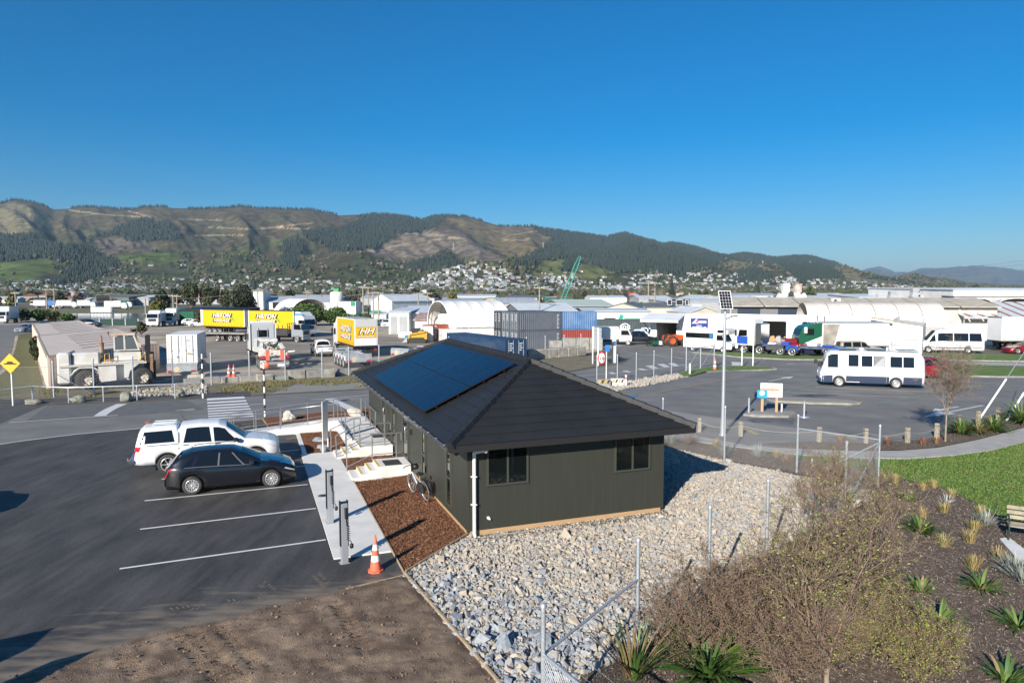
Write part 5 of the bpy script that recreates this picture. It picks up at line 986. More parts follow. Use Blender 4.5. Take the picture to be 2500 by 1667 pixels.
def curtain_box(o,x0,x1,z0,z1,W,col,buckles=True,roof=P_white,frame=P_white,seams=3):
 h=W/2;m=MB();m.box(x0,x1,-h+.03,h-.03,z1-.1,z1+.03);m.build('roof',roof,o);m=MB();m.box(x0,x1,-h,h,z0-.16,z0);m.build('deck',M_black,o)
 m=MB();m.box(x0+.06,x1-.06,-h+.05,h-.05,z0,z1-.1);m.build('inner_body',frame,o)
 for sd in(1,-1):
  V=[];n=40;F=[]
  for i in range(n+1):
   x=x0+.12+(x1-x0-.24)*i/n
   for q,z in enumerate((z0-.02,z0+(z1-z0)*.5,z1-.08)):V.append((x,sd*(h-.02+.015*math.sin(i*1.9+q)),z))
  F=[(i*3+k,i*3+k+1,i*3+k+4,i*3+k+3)for i in range(n)for k in range(2)];m=MB();m.add(V,F,0,True);m.build('side_curtain',col,o)
  if buckles:
   m=MB()
   for i in range(int((x1-x0)/.75)):m.box(x0+.4+i*.75,x0+.45+i*.75,*sorted((sd*h,sd*(h+.012))),z0-.2,z0+.35)
   m.build('curtain_buckles',mat('dark_strap',(.22,.14,.03),rough=.8),o,kind='stuff')
 for x in(x0,x1-.12):m=MB();m.box(x,x+.12,-h-.005,h+.005,z0,z1+.02);m.build('end_frame',frame,o)
M_lb=mat('lettering_black',(.02,.02,.02),rough=.6);M_lw=mat('lettering_white',(.8,.8,.8),rough=.6);M_lg=mat('lettering_green',(.1,.45,.06),rough=.6)
def hilton(o,cx,zc,y,size,side,flip=False):
 r0=(math.pi/2,0,0 if side<0 else math.pi);dx=1 if side<0 else-1
 for(k,mm,off)in((0,M_lb,.0),(1,M_lw,.012)):
  yy=y+(-1 if side<0 else 1)*off;d=-.05 if k==0 else 0
  text('HILTON',size,o,(cx-dx*d,yy,zc+size*.46+d),r0,mm,.3,.012+.05*(1-k),sx=1.2);text('HAULAGE',size*.72,o,(cx-dx*d,yy,zc-size*.42+d),r0,mm,.3,.01+.042*(1-k),sx=1.2)
 m=MB();Lq=size*.9;x=cx+dx*size*2.75
 for q in range(3):m.add([(x+dx*Lq*a,y+(-.012 if side<0 else .012),zc+Lq*b_)for a,b_ in((-.2+.25*q,.5-.3*q),(.45+.2*q,-.05-.2*q),(.1+.2*q,-.05-.2*q),(.5+.1*q,-.5-.1*q),(-.3+.2*q,.05-.2*q),(.05+.2*q,.05-.2*q))],[(0,1,2,3,4,5)])
 m.build('logo_flash',M_lg,o)
def yellow_unit():
 p0,p1=G(527,813.5),G(750,823);rz=ang(p0,p1);Yb=(p1-p0).length
 tr=thing('curtain_trailer','long yellow curtain sided trailer at the rear of the coupled truck unit','trailer',p0,rz);y_s=-1.25
 L1=11.2;curtain_box(tr,-2.2,L1-2.2,1.35,4.15,2.5,M_yel,roof=M_black);chassis(tr,-2.0,L1-2.4,1.0)
 wheels(tr,.48,.28,(0,1.35,2.7),1.22,'truck');hilton(tr,3.2,2.75,-1.27,.98,-1)
 m=MB();m.box(-2.25,-1.6,-1.262,-1.25,1.4,4.1);m.build('reflective_panel',mat('white_red_panel',(.7,.62,.5),rough=.5),tr)
 m=MB();m.box(3.8,4.0,-.9,-.8,.1,1.1);m.box(3.8,4.0,.8,.9,.1,1.1);m.build('landing_leg',M_black,tr)
 tk=thing('curtain_truck','yellow curtain sided truck with white and blue cab at the front of the coupled unit','truck',p0,rz)
 x0=L1-2.2+.9;x1=Yb-1.6;curtain_box(tk,x0,x1,1.35,4.15,2.5,M_yel,roof=M_black);chassis(tk,x0-.2,Yb+.5,1.0);hilton(tk,x0+(x1-x0)*.40,2.75,-1.27,.98,-1)
 wheels(tk,.48,.28,(x0+3.0,x0+4.35,Yb-.2),1.22,'truck')
 n0=set(tk.children);cab(tk,1.0,2.4,2.1,2.45,P_white,stripe=P_white)
 for c_ in[q for q in tk.children if q not in n0]:c_.location.x+=Yb-.2
 m=MB();m.prism([(0,1.0),(.9,1.0),(.6,1.35),(-.9,1.35)],-1.247,-1.236,'y');q_=m.build('door_flash',M_yel,tk,(Yb-.5,0,0));m=MB();m.box(-1.0,.6,-1.246,-1.235,3.45,3.8);m.build('cab_sign',mat('sky_blue_paint',(.12,.3,.5),rough=.4),tk,(Yb-.3,0,0))
yellow_unit()
def yellow_rear():
 pa,pb=G(870,873),G(919,873);c=(pa+pb)/2;rz=math.pi/2+.46;o=thing('curtain_truck','yellow curtain sided truck seen from its white rear doors','truck',Vector((c.x,c.y,.01)),rz);W=2.5;h=W/2;L=8.6
 curtain_box(o,0,L,1.3,4.15,W,M_yel);chassis(o,.1,L+1.8,1.0);wheels(o,.48,.28,(1.6,2.95,L+1.4),1.2,'truck')
 m=MB();m.box(-.03,-.002,-h+.1,h-.1,1.3,2.1);m.build('rear_door',P_white,o);m=MB();m.box(-.032,-.004,-h+.12,h-.12,2.12,3.3);m.build('rear_panel',M_yel,o);m=MB();m.box(-.03,-.002,-h+.1,h-.1,3.32,4.1);m.build('rear_door',mat('pale_grey_panel',(.5,.5,.5),rough=.5),o)
 r0=(math.pi/2,0,-math.pi/2)
 text('HH',.9,o,(-.045,.03,2.78),r0,M_lb,.35,.05,sx=1.2);text('HH',.9,o,(-.057,0,2.82),r0,M_lw,.35,.012,sx=1.2);text('HILTON HAULAGE',.2,o,(-.055,0,2.3),r0,M_lw,.3,.004)
 for(k,mm,off)in((0,M_lb,0),(1,M_lw,.012)):text('HILTON',.95,o,(4.2,h+.01+off,2.95-.03*(1-k)),(math.pi/2,0,math.pi),mm,.2,.014+.03*(1-k),sx=1.35);text('HAULAGE',.72,o,(4.2,h+.01+off,2.1-.03*(1-k)),(math.pi/2,0,math.pi),mm,.2,.012+.026*(1-k),sx=1.35)
 m=MB();m.box(-.14,0,-h,h,.55,.68);m.box(-.14,0,-h+.2,h-.2,1.0,1.08)
 for y in(-1.15,-.6,.6,1.15):m.box(-.12,0,y-.04,y+.04,.5,1.25)
 m.build('rear_bumper',M_black,o)
 for sd in(1,-1):m=MB();m.box(-.05,0,sd*1.0-.14,sd*1.0+.14,.75,.95);m.build('tail_lamp',M_red,o)
 n0=set(o.children);cab(o,1.0,2.4,2.0,2.4,P_white)
 for c_ in[q for q in o.children if q not in n0]:c_.location.x+=L+1.4
 o.location.x+=0
yellow_rear()
def flat_units():
 pa,pb=G(543,832),G(734,835);rz=ang(pa,pb);Yb=(pb-pa).length
 t1=thing('flat_deck_trailer','empty flat deck trailer with four axles in front of the yellow trailer','trailer',pa,rz);W=2.5
 m=MB();m.box(-2.6,7.6,-1.25,1.25,1.05,1.25);m.build('deck',mat('worn_grey_deck',(.3,.28,.26),(.2,.18,.16),.8,scale=2),t1);chassis(t1,-2.2,7.4,.85);wheels(t1,.45,.28,(0,2.1,3.3,4.5),1.2,'truck')
 m=MB();m.box(-2.75,-2.4,-1.2,1.2,.55,1.05);m.build('tail_board',P_white,t1)
 t2=thing('flat_deck_truck','silver cab truck with a black steel tray','truck',pb,rz);x0=-6.6
 m=MB();m.box(x0,-1.3,-1.2,1.2,.95,1.15);m.build('deck',M_black,t2)
 for sd in(1,-1):
  for k in range(4):m=MB();m.box(x0+.05+k*1.3,x0+1.28+k*1.3,*sorted((sd*1.2,sd*1.16)),1.15,1.75);m.build('side_board',mat('black_steel',(.02,.02,.021),rough=.55),t2)
 m=MB()
 for y in(-1.15,-.6,0,.6,1.15):m.beam((-1.35,y,.95),(-1.35,y,2.7),.08)
 for z in(1.6,2.2,2.68):m.beam((-1.35,-1.15,z),(-1.35,1.15,z),.07)
 for x in(-2.1,-2.8):m.beam((x,-1.15,1.0),(x,-1.15,2.5),.07)
 m.build('headboard',M_black,t2);chassis(t2,x0,.9,.8);wheels(t2,.42,.26,(0,-4.2),1.1,'truck');cab(t2,.8,1.75,1.75,2.2,P_silver,fairing=False)
 m=MB();m.lathe([(0,-.16),(.2,0),(0,.16)],10,(-4.3,-1.3,1.55));m.build('orange_float',M_orange,t2)
flat_units()
def swing_lift():
 pr=G(672,905);rz=math.pi/2+.45;o=thing('swing_lift_trailer','grey skeletal trailer piled with white folded lifting arms','trailer',Vector((pr.x,pr.y,.01)),rz)
 chassis(o,0,9.5,1.05,mat('trailer_grey',(.35,.37,.4),(.25,.26,.28),.6,scale=3));wheels(o,.5,.28,(1.1,2.4,3.7),1.2,'truck');wh=mat('scuffed_white',(.7,.69,.66),(.5,.48,.44),.6,scale=2.5)
 rnd=random.Random(4)
 for k in range(2):
  x=1.2+k*5.2
  m=MB();m.bbox(x-.35,x+.35,-1.25,1.25,1.2,1.75,.06);m.build('lift_base',wh,o)
  for sd in(1,-1):
   m=MB();m.beam((x,sd*1.05,1.5),(x+1.9,sd*.8,2.25),.3,.26);m.build('lower_arm',wh,o)
   m=MB();m.beam((x+1.9,sd*.8,2.25),(x+3.6,sd*.25,1.75),.26,.22);m.build('upper_arm',wh,o)
   m=MB();m.tube([(x-.1,sd*.8,1.4),(x+1.4,sd*.6,2.05)],.075,8);m.build('ram',M_alloy,o)
   m=MB();m.beam((x+.3,-sd*.3,1.9),(x+1.4,-sd*1.1,1.5),.18,.16);m.build('stabiliser',mat('ochre_steel',(.4,.3,.16),(.3,.22,.12),.8),o)
 for k in range(16):a=Vector((rnd.uniform(.2,5.5),rnd.uniform(-1,1),rnd.uniform(1.2,2.0)));m=MB();m.beam(a,a+Vector((rnd.uniform(-1.4,1.4),rnd.uniform(-1.2,1.2),rnd.uniform(-.2,.7))),.14,.1);m.build('chain_bar',(wh,M_black,MATS['ochre_steel'])[k%3],o)
 m=MB();m.bbox(2.6,5.0,-.6,.9,2.4,2.7,.05);m.build('control_box',wh,o)
 for y in(-.62,.62):m=MB();m.box(-.08,0,y-.16,y+.16,.95,1.85);m.build('reflector',M_orange,o)
 m=MB();m.box(-.06,0,-1.25,-.8,1.1,1.35);m.box(-.06,0,.8,1.25,1.1,1.35);m.build('tail_lamp',M_red,o);m=MB();m.box(-.1,0,-1.22,1.22,.62,.8);m.build('rear_bumper',M_alloy,o)
 m=MB();m.box(-.12,-.1,-.8,-.2,.38,.62);m.build('number_plate',M_white,o)
 for sd in(1,-1):m=MB();m.box(.4,.5,*sorted((sd*.65,sd*1.22)),.25,.9);m.build('mud_flap',P_white,o)
 t=thing('tractor_truck','white sleeper cab truck hitched to the folded lifting arms trailer','truck',o.location+Vector((math.cos(rz)*9.3,math.sin(rz)*9.3,0)),rz)
 m=MB();m.bbox(.2,1.6,-1.2,1.2,1.0,3.9,.15);m.build('sleeper',mat('grey_sleeper',(.42,.44,.46),rough=.5),t);
 for sd in(1,-1):m=MB();m.box(.1,.5,*sorted((sd*1.2,sd*1.28)),1.1,3.9);m.build('sleeper_trim',P_white,t);m=MB();m.tube([(.17,sd*.45,1.3),(.17,sd*.45,3.4)],.04,6);m.build('grab_rail',M_galv,t)
 m=MB();m.bbox(.14,.2,-.55,.55,2.5,3.2,.02);m.build('rear_window',M_glass,t)
 n0=set(t.children);cab(t,1.0,2.4,2.0,2.4,P_white)
 for c_ in[q for q in t.children if q not in n0]:c_.location.x+=2.7
 chassis(t,-2.2,3.4,.95);wheels(t,.5,.28,(-1.3,.1,2.7),1.2,'truck')
swing_lift()
def skel(label,p,rz,L=8,zc=1.1,R=.5):
 gm=mat('blue_grey_steel',(.34,.38,.42),(.24,.26,.28),.6,scale=2.5);o=thing('skeletal_trailer',label,'trailer',p,rz);chassis(o,0,L,zc,gm,.5)
 wheels(o,R,.28,(1.0,2.3,3.6,4.9),1.22,'truck')
 for x in(.1,L*.5,L-.2):m=MB();m.box(x-.12,x+.12,-1.22,1.22,zc+.12,zc+.26);m.build('bolster',gm,o)
 for x in(1.0,2.3,3.6,4.9):
  for sd in(1,-1):m=MB();m.prism([(x-.58,zc-.35),(x-.4,zc-.02),(x+.4,zc-.02),(x+.58,zc-.35),(x+.62,zc-.35),(x+.42,zc+.03),(x-.42,zc+.03),(x-.62,zc-.35)],*sorted((sd*1.24,sd*.92)),'y');m.build('mudguard',P_white,o)
 m=MB();m.box(-.1,.0,-1.2,1.2,zc-.5,zc+.1);m.build('tail_frame',gm,o)
 m=MB();m.prism([(0,-.3),(.3,0),(0,.3),(-.3,0)],-.12,-.105,'x');m.build('hazard_plate',mat('tan_plate',(.55,.45,.3),rough=.6),o,(0,.4,zc-.2))
 for y in(-.9,.9):m=MB();m.box(-.13,-.1,y-.2,y+.2,zc-.48,zc-.3);m.build('tail_lamp',M_red,o)
 m=MB();m.beam((L-1,-.8,1.1),(L-1,-.8,.05),.12);m.beam((L-1,.8,1.1),(L-1,.8,.05),.12);m.build('landing_leg',gm,o);return o
skel('empty blue grey skeletal trailer behind the yellow rear doored truck',Vector((G(868,900).x+.3,G(868,900).y,.01)),math.pi/2+.45)
skel('empty skeletal trailer with pale deck partly hidden by the office roof',at(975,70),math.pi/2-.6)
def hook_truck():
 pa,pb=G(1834,864),G(1953,871.5);rz=math.pi+ang(pa,pb);o=thing('chassis_truck','white and blue truck with bare chassis in front of the open workshop bay','truck',Vector((pa.x,pa.y+1.1,.02)),rz);Lb=(pb-pa).length
 blue=paint('truck_blue',(.02,.08,.4));n0=set(o.children);cab(o,1.0,2.3,2.2,2.45,P_white,stripe=blue)
 chassis(o,-Lb-4.5,.6,1.05,mat('painted_blue_steel',(.03,.06,.22),(.12,.12,.14),.5,scale=2));wheels(o,.52,.3,(0,-1.85,-Lb+1.3,-Lb),1.22,'truck')
 m=MB();m.bbox(-2.0,-1.3,-1.2,1.2,1.1,3.5,.1);m.build('chrome_stack_panel',M_chrome,o)
 for sd in(1,-1):
  m=MB();m.prism([(-Lb-.75,.8),(-Lb-.45,1.2),(-Lb+1.75,1.2),(-Lb+2.05,.8),(-Lb+2.1,.8),(-Lb+1.8,1.27),(-Lb-.5,1.27),(-Lb-.8,.8)],*sorted((sd*1.24,sd*.9)),'y');m.build('mudguard',M_chrome,o)
  m=MB();m.bbox(-4.6,-2.6,*sorted((sd*.75,sd*1.2)),.6,1.15,.05);m.build('fuel_tank',M_chrome,o);m=MB();m.bbox(-6.2,-4.8,*sorted((sd*.7,sd*1.15)),.65,1.2,.05);m.build('tool_box',blue,o)
 for k,c_ in enumerate((P_white,blue,P_red,P_white,blue)):x=-3.0-k*1.5;m=MB();m.bbox(x-.5,x+.4,-.7,.7,1.18,1.42+.12*(k%2),.05);m.build('deck_gear',c_,o)
 m=MB();m.box(-Lb-4.9,-Lb-4.4,-1.1,1.1,.6,1.3);m.build('tail_frame',blue,o)
hook_truck()
def green_truck():
 pa=G(2018,869);rz=math.pi-.05;p=Vector((pa.x,pa.y+1.2,.02));grn=paint('truck_green',(.008,.085,.04))
 o=thing('tractor_truck','dark green sleeper cab truck half inside the workshop bay','truck',p,rz)
 m=MB();m.prism([(1.0,1.3),(2.9,1.3),(3.0,2.0),(2.7,2.9),(2.3,3.3),(1.0,3.6),(-.6,3.7),(-.6,1.3)],-1.15,1.15,'y');m.build('cab',grn,o)
 m=MB();m.prism([(-.6,.75),(3.3,.75),(3.3,1.35),(2.5,1.35),(.4,2.2),(-.6,2.7)],1.152,1.19,'y');m.prism([(-.6,.75),(3.3,.75),(3.3,1.35),(2.5,1.35),(.4,2.2),(-.6,2.7)],-1.19,-1.152,'y');m.build('side_skirt',P_white,o)
 for sd in(1,-1):a,b_=sorted((sd*1.152,sd*1.165));m=MB();m.box(1.35,2.2,a,b_,2.3,3.0);m.build('window',M_glass,o);m=MB();m.bbox(2.2,2.5,*sorted((sd*1.2,sd*1.5)),2.5,3.2,.03);m.build('wing_mirror',P_white,o);m=MB();m.tube([(.2,sd*1.0,1.2),(.2,sd*1.0,4.4)],.07,8);m.build('exhaust_stack',M_chrome,o)
 m=MB();m.add([(2.98,-1.05,2.05),(2.98,1.05,2.05),(2.7,1.05,2.95),(2.7,-1.05,2.95)],[(0,1,2,3)]);m.build('windscreen',M_glass,o);m=MB();m.bbox(3.0,4.4,-.95,.95,.7,1.9,.15);m.build('bonnet',P_red,o);wheels(o,.52,.3,(0,-1.35,3.4),1.2,'truck');chassis(o,-2,4.2,.95)
 for k in range(4):m=MB();m.lathe([(.06,0),(.06,.1),(0,.12)],8,(.6+.35*k,0,3.65));m.build('marker_lamp',M_lampw,o)
 pb=G(2170,864);t=thing('curtain_trailer','white curtain sided trailer with its front curtain drawn back','trailer',Vector((pa.x-.2,pa.y+1.2,.02)),rz);L=6.7
 curtain_box(t,-L-.2,.3,1.15,3.6,2.5,mat('white_curtain',(.78,.78,.77),(.72,.72,.71),.55,scale=.6));chassis(t,-L,.6,1.0);wheels(t,.5,.28,(-L+1.0,-L+2.2,-L+3.4),1.2,'truck')
 for sd in(1,-1):m=MB();m.prism([(.2,1.2),(-1.0,1.2),(-1.6,3.5),(.2,3.5)],*sorted((sd*1.262,sd*1.275)),'y');m.build('open_bay',mat('pallet_grey',(.22,.2,.17),(.35,.32,.28),.9,scale=1.5),t)
 m=MB();m.box(-L-.3,.35,-1.3,1.3,3.63,3.72);m.build('roof_edge',M_alloy,t)
green_truck()
p=at(2475,82);t=thing('curtain_trailer','off white curtain sided trailer behind the red sports car','trailer',Vector((p.x,p.y+1.3,0)),.0);curtain_box(t,-1.2,12,1.3,4.1,2.5,mat('grubby_curtain',(.55,.54,.5),(.66,.65,.62),.6,scale=.5));chassis(t,-1,11,1.0);wheels(t,.5,.28,(0,1.3,2.6),1.2,'truck')
def far_truck(label,p,rz,L=6,H=3.4):
 o=thing('delivery_truck',label,'truck',p,rz);m=MB();m.bbox(-L,-1.2,-1.2,1.2,1.0,H,.2);m.build('hopper_body',P_white,o);cab(o,.9,1.9,2.0,2.3,P_white,fairing=False);chassis(o,-L,.6,.9);wheels(o,.48,.28,(0,-L+1.3,-L+2.6),1.15,'truck');return o
far_truck('white collection truck facing us beyond the yard, left of two',at(372,143),-math.pi/2+.25);far_truck('white collection truck facing us beyond the yard, right of two',at(412,150),-math.pi/2+.2,6,3.7);far_truck('white motor truck at the left edge beside the clipped hedge',at(2,160),-math.pi/2+.3,7,3.9)
for k,(x,c_,n_,w_)in enumerate(((112,P_white,'white truck body in the far yard behind the hedge',11),(133,paint('far_blue',(.04,.16,.42)),'blue truck body in the far yard beside the white one',8),(164,P_white,'white tanker truck in the far yard',9),(212,P_white,'white cab truck with rounded load in the far yard left of the dark shed',8),(283,P_white,'white truck in front of the dark roofed shed',9),(305,paint('far_green',(.03,.16,.09)),'green container body by the dark roofed shed',6))):
 p=at(x,330 if k!=4 else 300);o=thing('far_truck',n_,'truck',p,.05*k);m=MB();m.bbox(-w_/2,w_/2-2.2,-1.25,1.25,1.1,3.8,.2);m.build('load_body',c_,o);m=MB();m.prism([(w_/2-2.1,.7),(w_/2,.7),(w_/2,1.8),(w_/2-.4,2.9),(w_/2-2.1,3.0)],-1.2,1.2,'y');m.build('cab',P_white,o);chassis(o,-w_/2,w_/2,.9);wheels(o,.5,.3,(-w_/2+1.5,w_/2-1),1.2,'truck')
def container(name,label,p,rz,col,L=6.06,H=2.59,W=2.44,door=-1,marks=0,mcol=None,group=None,z=0,cat='container'):
 o=thing(name,label,cat,Vector((p.x,p.y,z)),rz,group);h=W/2;hl=L/2
 for sd in(1,-1):
  m=MB();V=[];x=-hl+.1;st=[];k=0
  while x<hl-.1:
   st+=[(x,0),(x+.07,0),(x+.14,.036),(x+.21,.036)];x+=.28;k+=1
  st=[(min(a,hl-.08),b_)for a,b_ in st];V=[(a,sd*(h-.01-b_),z_)for a,b_ in st for z_ in(.14,H-.1)]
  m.add(V,[(2*i,2*i+2,2*i+3,2*i+1)for i in range(len(st)-1)]);m.build('corrugated_side',col,o)
 m=MB();m.box(-hl+.05,hl-.05,-h+.06,h-.06,.1,H-.06);m.build('lining',M_darkint,o)
 m=MB();m.box(-hl+.02,hl-.02,-h+.02,h-.02,H-.055,H-.02);m.build('roof',col,o)
 m=MB()
 for x in(-hl,hl-.12):
  for y in(-h,h-.12):m.box(x,x+.12,y,y+.12,0,H)
 for z_ in(.0,H-.12):
  for y in(-h+.003,h-.103):m.box(-hl+.12,hl-.12,y,y+.1,z_+.01,z_+.11)
  for x in(-hl+.003,hl-.103):m.box(x,x+.1,-h+.12,h-.12,z_+.01,z_+.11)
 m.build('frame',col,o);m=MB();xb=-door*(hl-.05);m.box(min(xb,xb+.02),max(xb,xb+.02),-h+.12,h-.12,.12,H-.12);m.build('end_wall',col,o)
 for sd in(1,-1):
  xd=door*hl;a,b_=sorted((xd-door*.06,xd-door*.02));m=MB();m.bbox(a,b_,*sorted((sd*.01,sd*(h-.12))),.12,H-.12,.01);do=m.build('door',col,o)
  for y in(.3,.85):m=MB();m.tube([(xd+door*.01,sd*y,.1),(xd+door*.01,sd*y,H-.1)],.024,6);m.box(min(xd,xd+door*.03),max(xd,xd+door*.03),sd*y-.06,sd*y+.06,1.05,1.2);m.build('locking_bar',M_galv,do)
  if marks:
   m=MB()
   for q in range(marks):zz=H-.45-.22*q;m.box(*sorted((xd-door*.015,xd-door*.008)),sd*.55-.2,sd*.55+.2-.1*(q%2),zz,zz+.07)
   m.build('door_marking',mcol or M_lw,do)
 if marks:
  for sd in(1,-1):
   m=MB()
   for q in range(7):m.box(-door*(hl-.55)-.12,-door*(hl-.55)+.12-.1*(q%2),*sorted((sd*(h-.005),sd*(h+.004))),H-.5-.26*q,H-.42-.26*q)
   m.build('side_marking',mcol or M_lw,o)
 return o
C_slate=mat('container_slate',(.085,.10,.125),(.105,.12,.145),.5,scale=1.5);C_dark=mat('container_charcoal',(.02,.026,.03),(.03,.036,.04),.5,scale=1.5);C_blue=mat('container_blue',(.06,.15,.32),(.13,.22,.37),.55,scale=.9);C_navy=mat('container_navy',(.012,.035,.085),(.02,.05,.105),.5,scale=1.2);C_or=mat('container_orange',(.4,.1,.045),(.33,.08,.04),.6,scale=1.2);C_red=mat('container_red',(.28,.04,.025),(.22,.04,.03),.6,scale=1.2);C_white=mat('container_white',(.76,.75,.73),(.66,.64,.60),.5,scale=.9);C_bdc=mat('container_grey_green',(.05,.07,.075),(.065,.085,.09),.5,scale=1)
rzc=.43;dv=Vector((math.cos(rzc),math.sin(rzc),0));dn_=Vector((-dv.y,dv.x,0));HS=2.34
cs=Vector((.74,84,0))+dv*3.03+dn_*1.22
container('shipping_container','upper slate grey container in the front row of the container stack',cs,rzc,C_slate,z=HS,H=HS,marks=4);container('shipping_container','lower slate grey container in the front row of the container stack',cs,rzc,C_slate,H=HS,marks=4)
container('shipping_container','upper slate grey container second from the front of the stack',cs+dn_*2.55,rzc,C_slate,z=HS,H=HS,marks=4);container('shipping_container','lower slate grey container second from the front of the stack',cs+dn_*2.55,rzc,C_slate,H=HS,marks=4)
container('shipping_container','upper black container at the back of the slate stack',cs+dn_*5.1,rzc,C_dark,z=HS,H=HS,marks=5);container('shipping_container','lower black container at the back of the slate stack',cs+dn_*5.1,rzc,C_dark,H=HS,marks=3)
cbp=Vector((7.6,88,0));rb=.1;M_cb=mat('barrier_concrete',(.30,.29,.26),(.2,.19,.17),.85,scale=1.5,bump=.3)
container('shipping_container','faded light blue container on top of the red one',cbp,rb,C_blue,z=HS,H=HS,marks=0);container('shipping_container','red container under the faded light blue one',cbp,rb,C_red,H=HS)
n0_,n1_=at(1099,79),at(1245,67);rn_=ang(n0_,n1_);container('shipping_container','long navy blue container in front of the white fabric shelter',(n0_+n1_)/2+Vector((.6,.9,0)),rn_,C_navy,L=(n1_-n0_).length,H=2.42,door=1,marks=4)
o_p=container('shipping_container','orange container under the front of the white fabric shelter',at(1072,104),.39+.2,C_or,z=0,H=2.3,L=4.2,marks=0)
text('TRITON',.5,o_p,(-1.35,-1.225,1.2),(math.pi/2,math.pi/2,0),M_lw,0,.02)
container('shipping_container','white container beside the orange one at the shelter mouth',at(1043,101),math.pi/2+.1,C_white,H=2.2,W=1.6)
container('shipping_container','white container wall under the near side of the fabric shelter',at(1152,97),.3,C_white,L=9,H=2.0,marks=0)
bdc=container('shipping_container','dark grey green container with a white emblem beside the workshop',at(1523,112),.04,C_bdc,L=12.2,H=2.75)
m=MB();m.lathe([(.62,0),(.80,0),(.80,.01)],20,(0,0,0),axis='y');em=m.build('emblem',M_lw,bdc,(.0,-1.235,1.5));em.scale=(1,1,.85)
text('BDC',.8,bdc,(.0,-1.25,1.5),(math.pi/2,0,0),M_lw,0,.03)
rc0,rc1=A(411,887,60),A(480,887,60);rp_=(rc0+rc1)/2
rz_r=math.pi/2+.30;W_r=Vector((rp_.x,rp_.y,0))+Vector((math.cos(rz_r),math.sin(rz_r),0))*3.03
rfc=container('shipping_container','white container with double doors standing on a trailer beside the forklift',W_r,rz_r,C_white,L=6.06,H=2.52,z=.84,marks=0)
skel('dark skeletal trailer under the white container beside the forklift',Vector((rp_.x,rp_.y,.01))-Vector((math.cos(rz_r),math.sin(rz_r),0))*.3,rz_r,7,.56,.34)
for(y0_,y1_,z0_,z1_,mm,nm)in((-.62,-.40,.75,.92,mat('label_yellow',(.6,.38,.02),rough=.5),'hazard_label'),(-.9,-.66,.72,.88,M_galv,'data_plate'),(.25,.42,.5,.62,mat('label_blue',(.03,.08,.3),rough=.5),'blue_label'),(-.62,-.42,2.05,2.1,M_galv,'marking_line'),(-.62,-.36,1.95,2.0,M_galv,'marking_line'),(-.62,-.45,1.5,1.55,M_galv,'marking_line')):
 m=MB();m.box(-3.045,-3.02,y0_,y1_,z0_,z1_);m.build(nm,mm,rfc)
M_bw=mat('building_white',(.72,.72,.70),(.64,.64,.62),.6,scale=.5);M_bc=mat('building_cream',(.52,.48,.4),(.44,.40,.33),.7,scale=.5);M_bg=mat('building_grey',(.30,.31,.32),(.36,.37,.38),.6,scale=.6);M_bdg=mat('building_slate',(.1,.11,.12),(.14,.15,.16),.7,scale=.6)
M_rg=mat('iron_roof_grey',(.36,.38,.40),(.46,.48,.50),.45,scale=.6,stretch=(3,.3,1));M_rl=mat('iron_roof_light',(.55,.58,.60),(.63,.66,.68),.45,scale=.5);M_rdk=mat('iron_roof_dark',(.1,.11,.11),(.17,.18,.17),.6,scale=.5);M_rbe=mat('cement_sheet_roof',(.50,.46,.38),(.38,.34,.28),.85,scale=.8,detail=8);M_rgr=mat('iron_roof_green',(.06,.15,.10),(.1,.2,.14),.6,scale=.6);M_rpg=mat('iron_roof_pale_green',(.40,.47,.42),(.45,.52,.47),.6,scale=.4)
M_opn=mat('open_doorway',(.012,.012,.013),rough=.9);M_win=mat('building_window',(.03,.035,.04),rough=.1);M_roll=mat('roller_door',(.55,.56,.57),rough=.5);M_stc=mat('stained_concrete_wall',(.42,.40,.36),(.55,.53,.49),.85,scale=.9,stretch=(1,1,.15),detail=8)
def shed(name,label,xl,xr,Y,ze,zr=None,D=14,wall=M_bw,roof=M_rg,style='side',rz=0,feats=(),eave=.3,cat='building',zb=0,parapet=None):
 """facade from photo x xl to xr at distance Y; local x along facade, y away; ze/zr are photo heights of eave and ridge"""
 a,b_=at(xl,Y),at(xr,Y);L=(b_-a).length;h=A(xl,ze,Y).z;hr=A(xl,zr,Y).z if zr else h
 o=thing(name,label,cat,Vector((a.x,a.y,zb)),rz)
 return shed_body(o,L,D,h,hr,wall,roof,style,feats,eave)
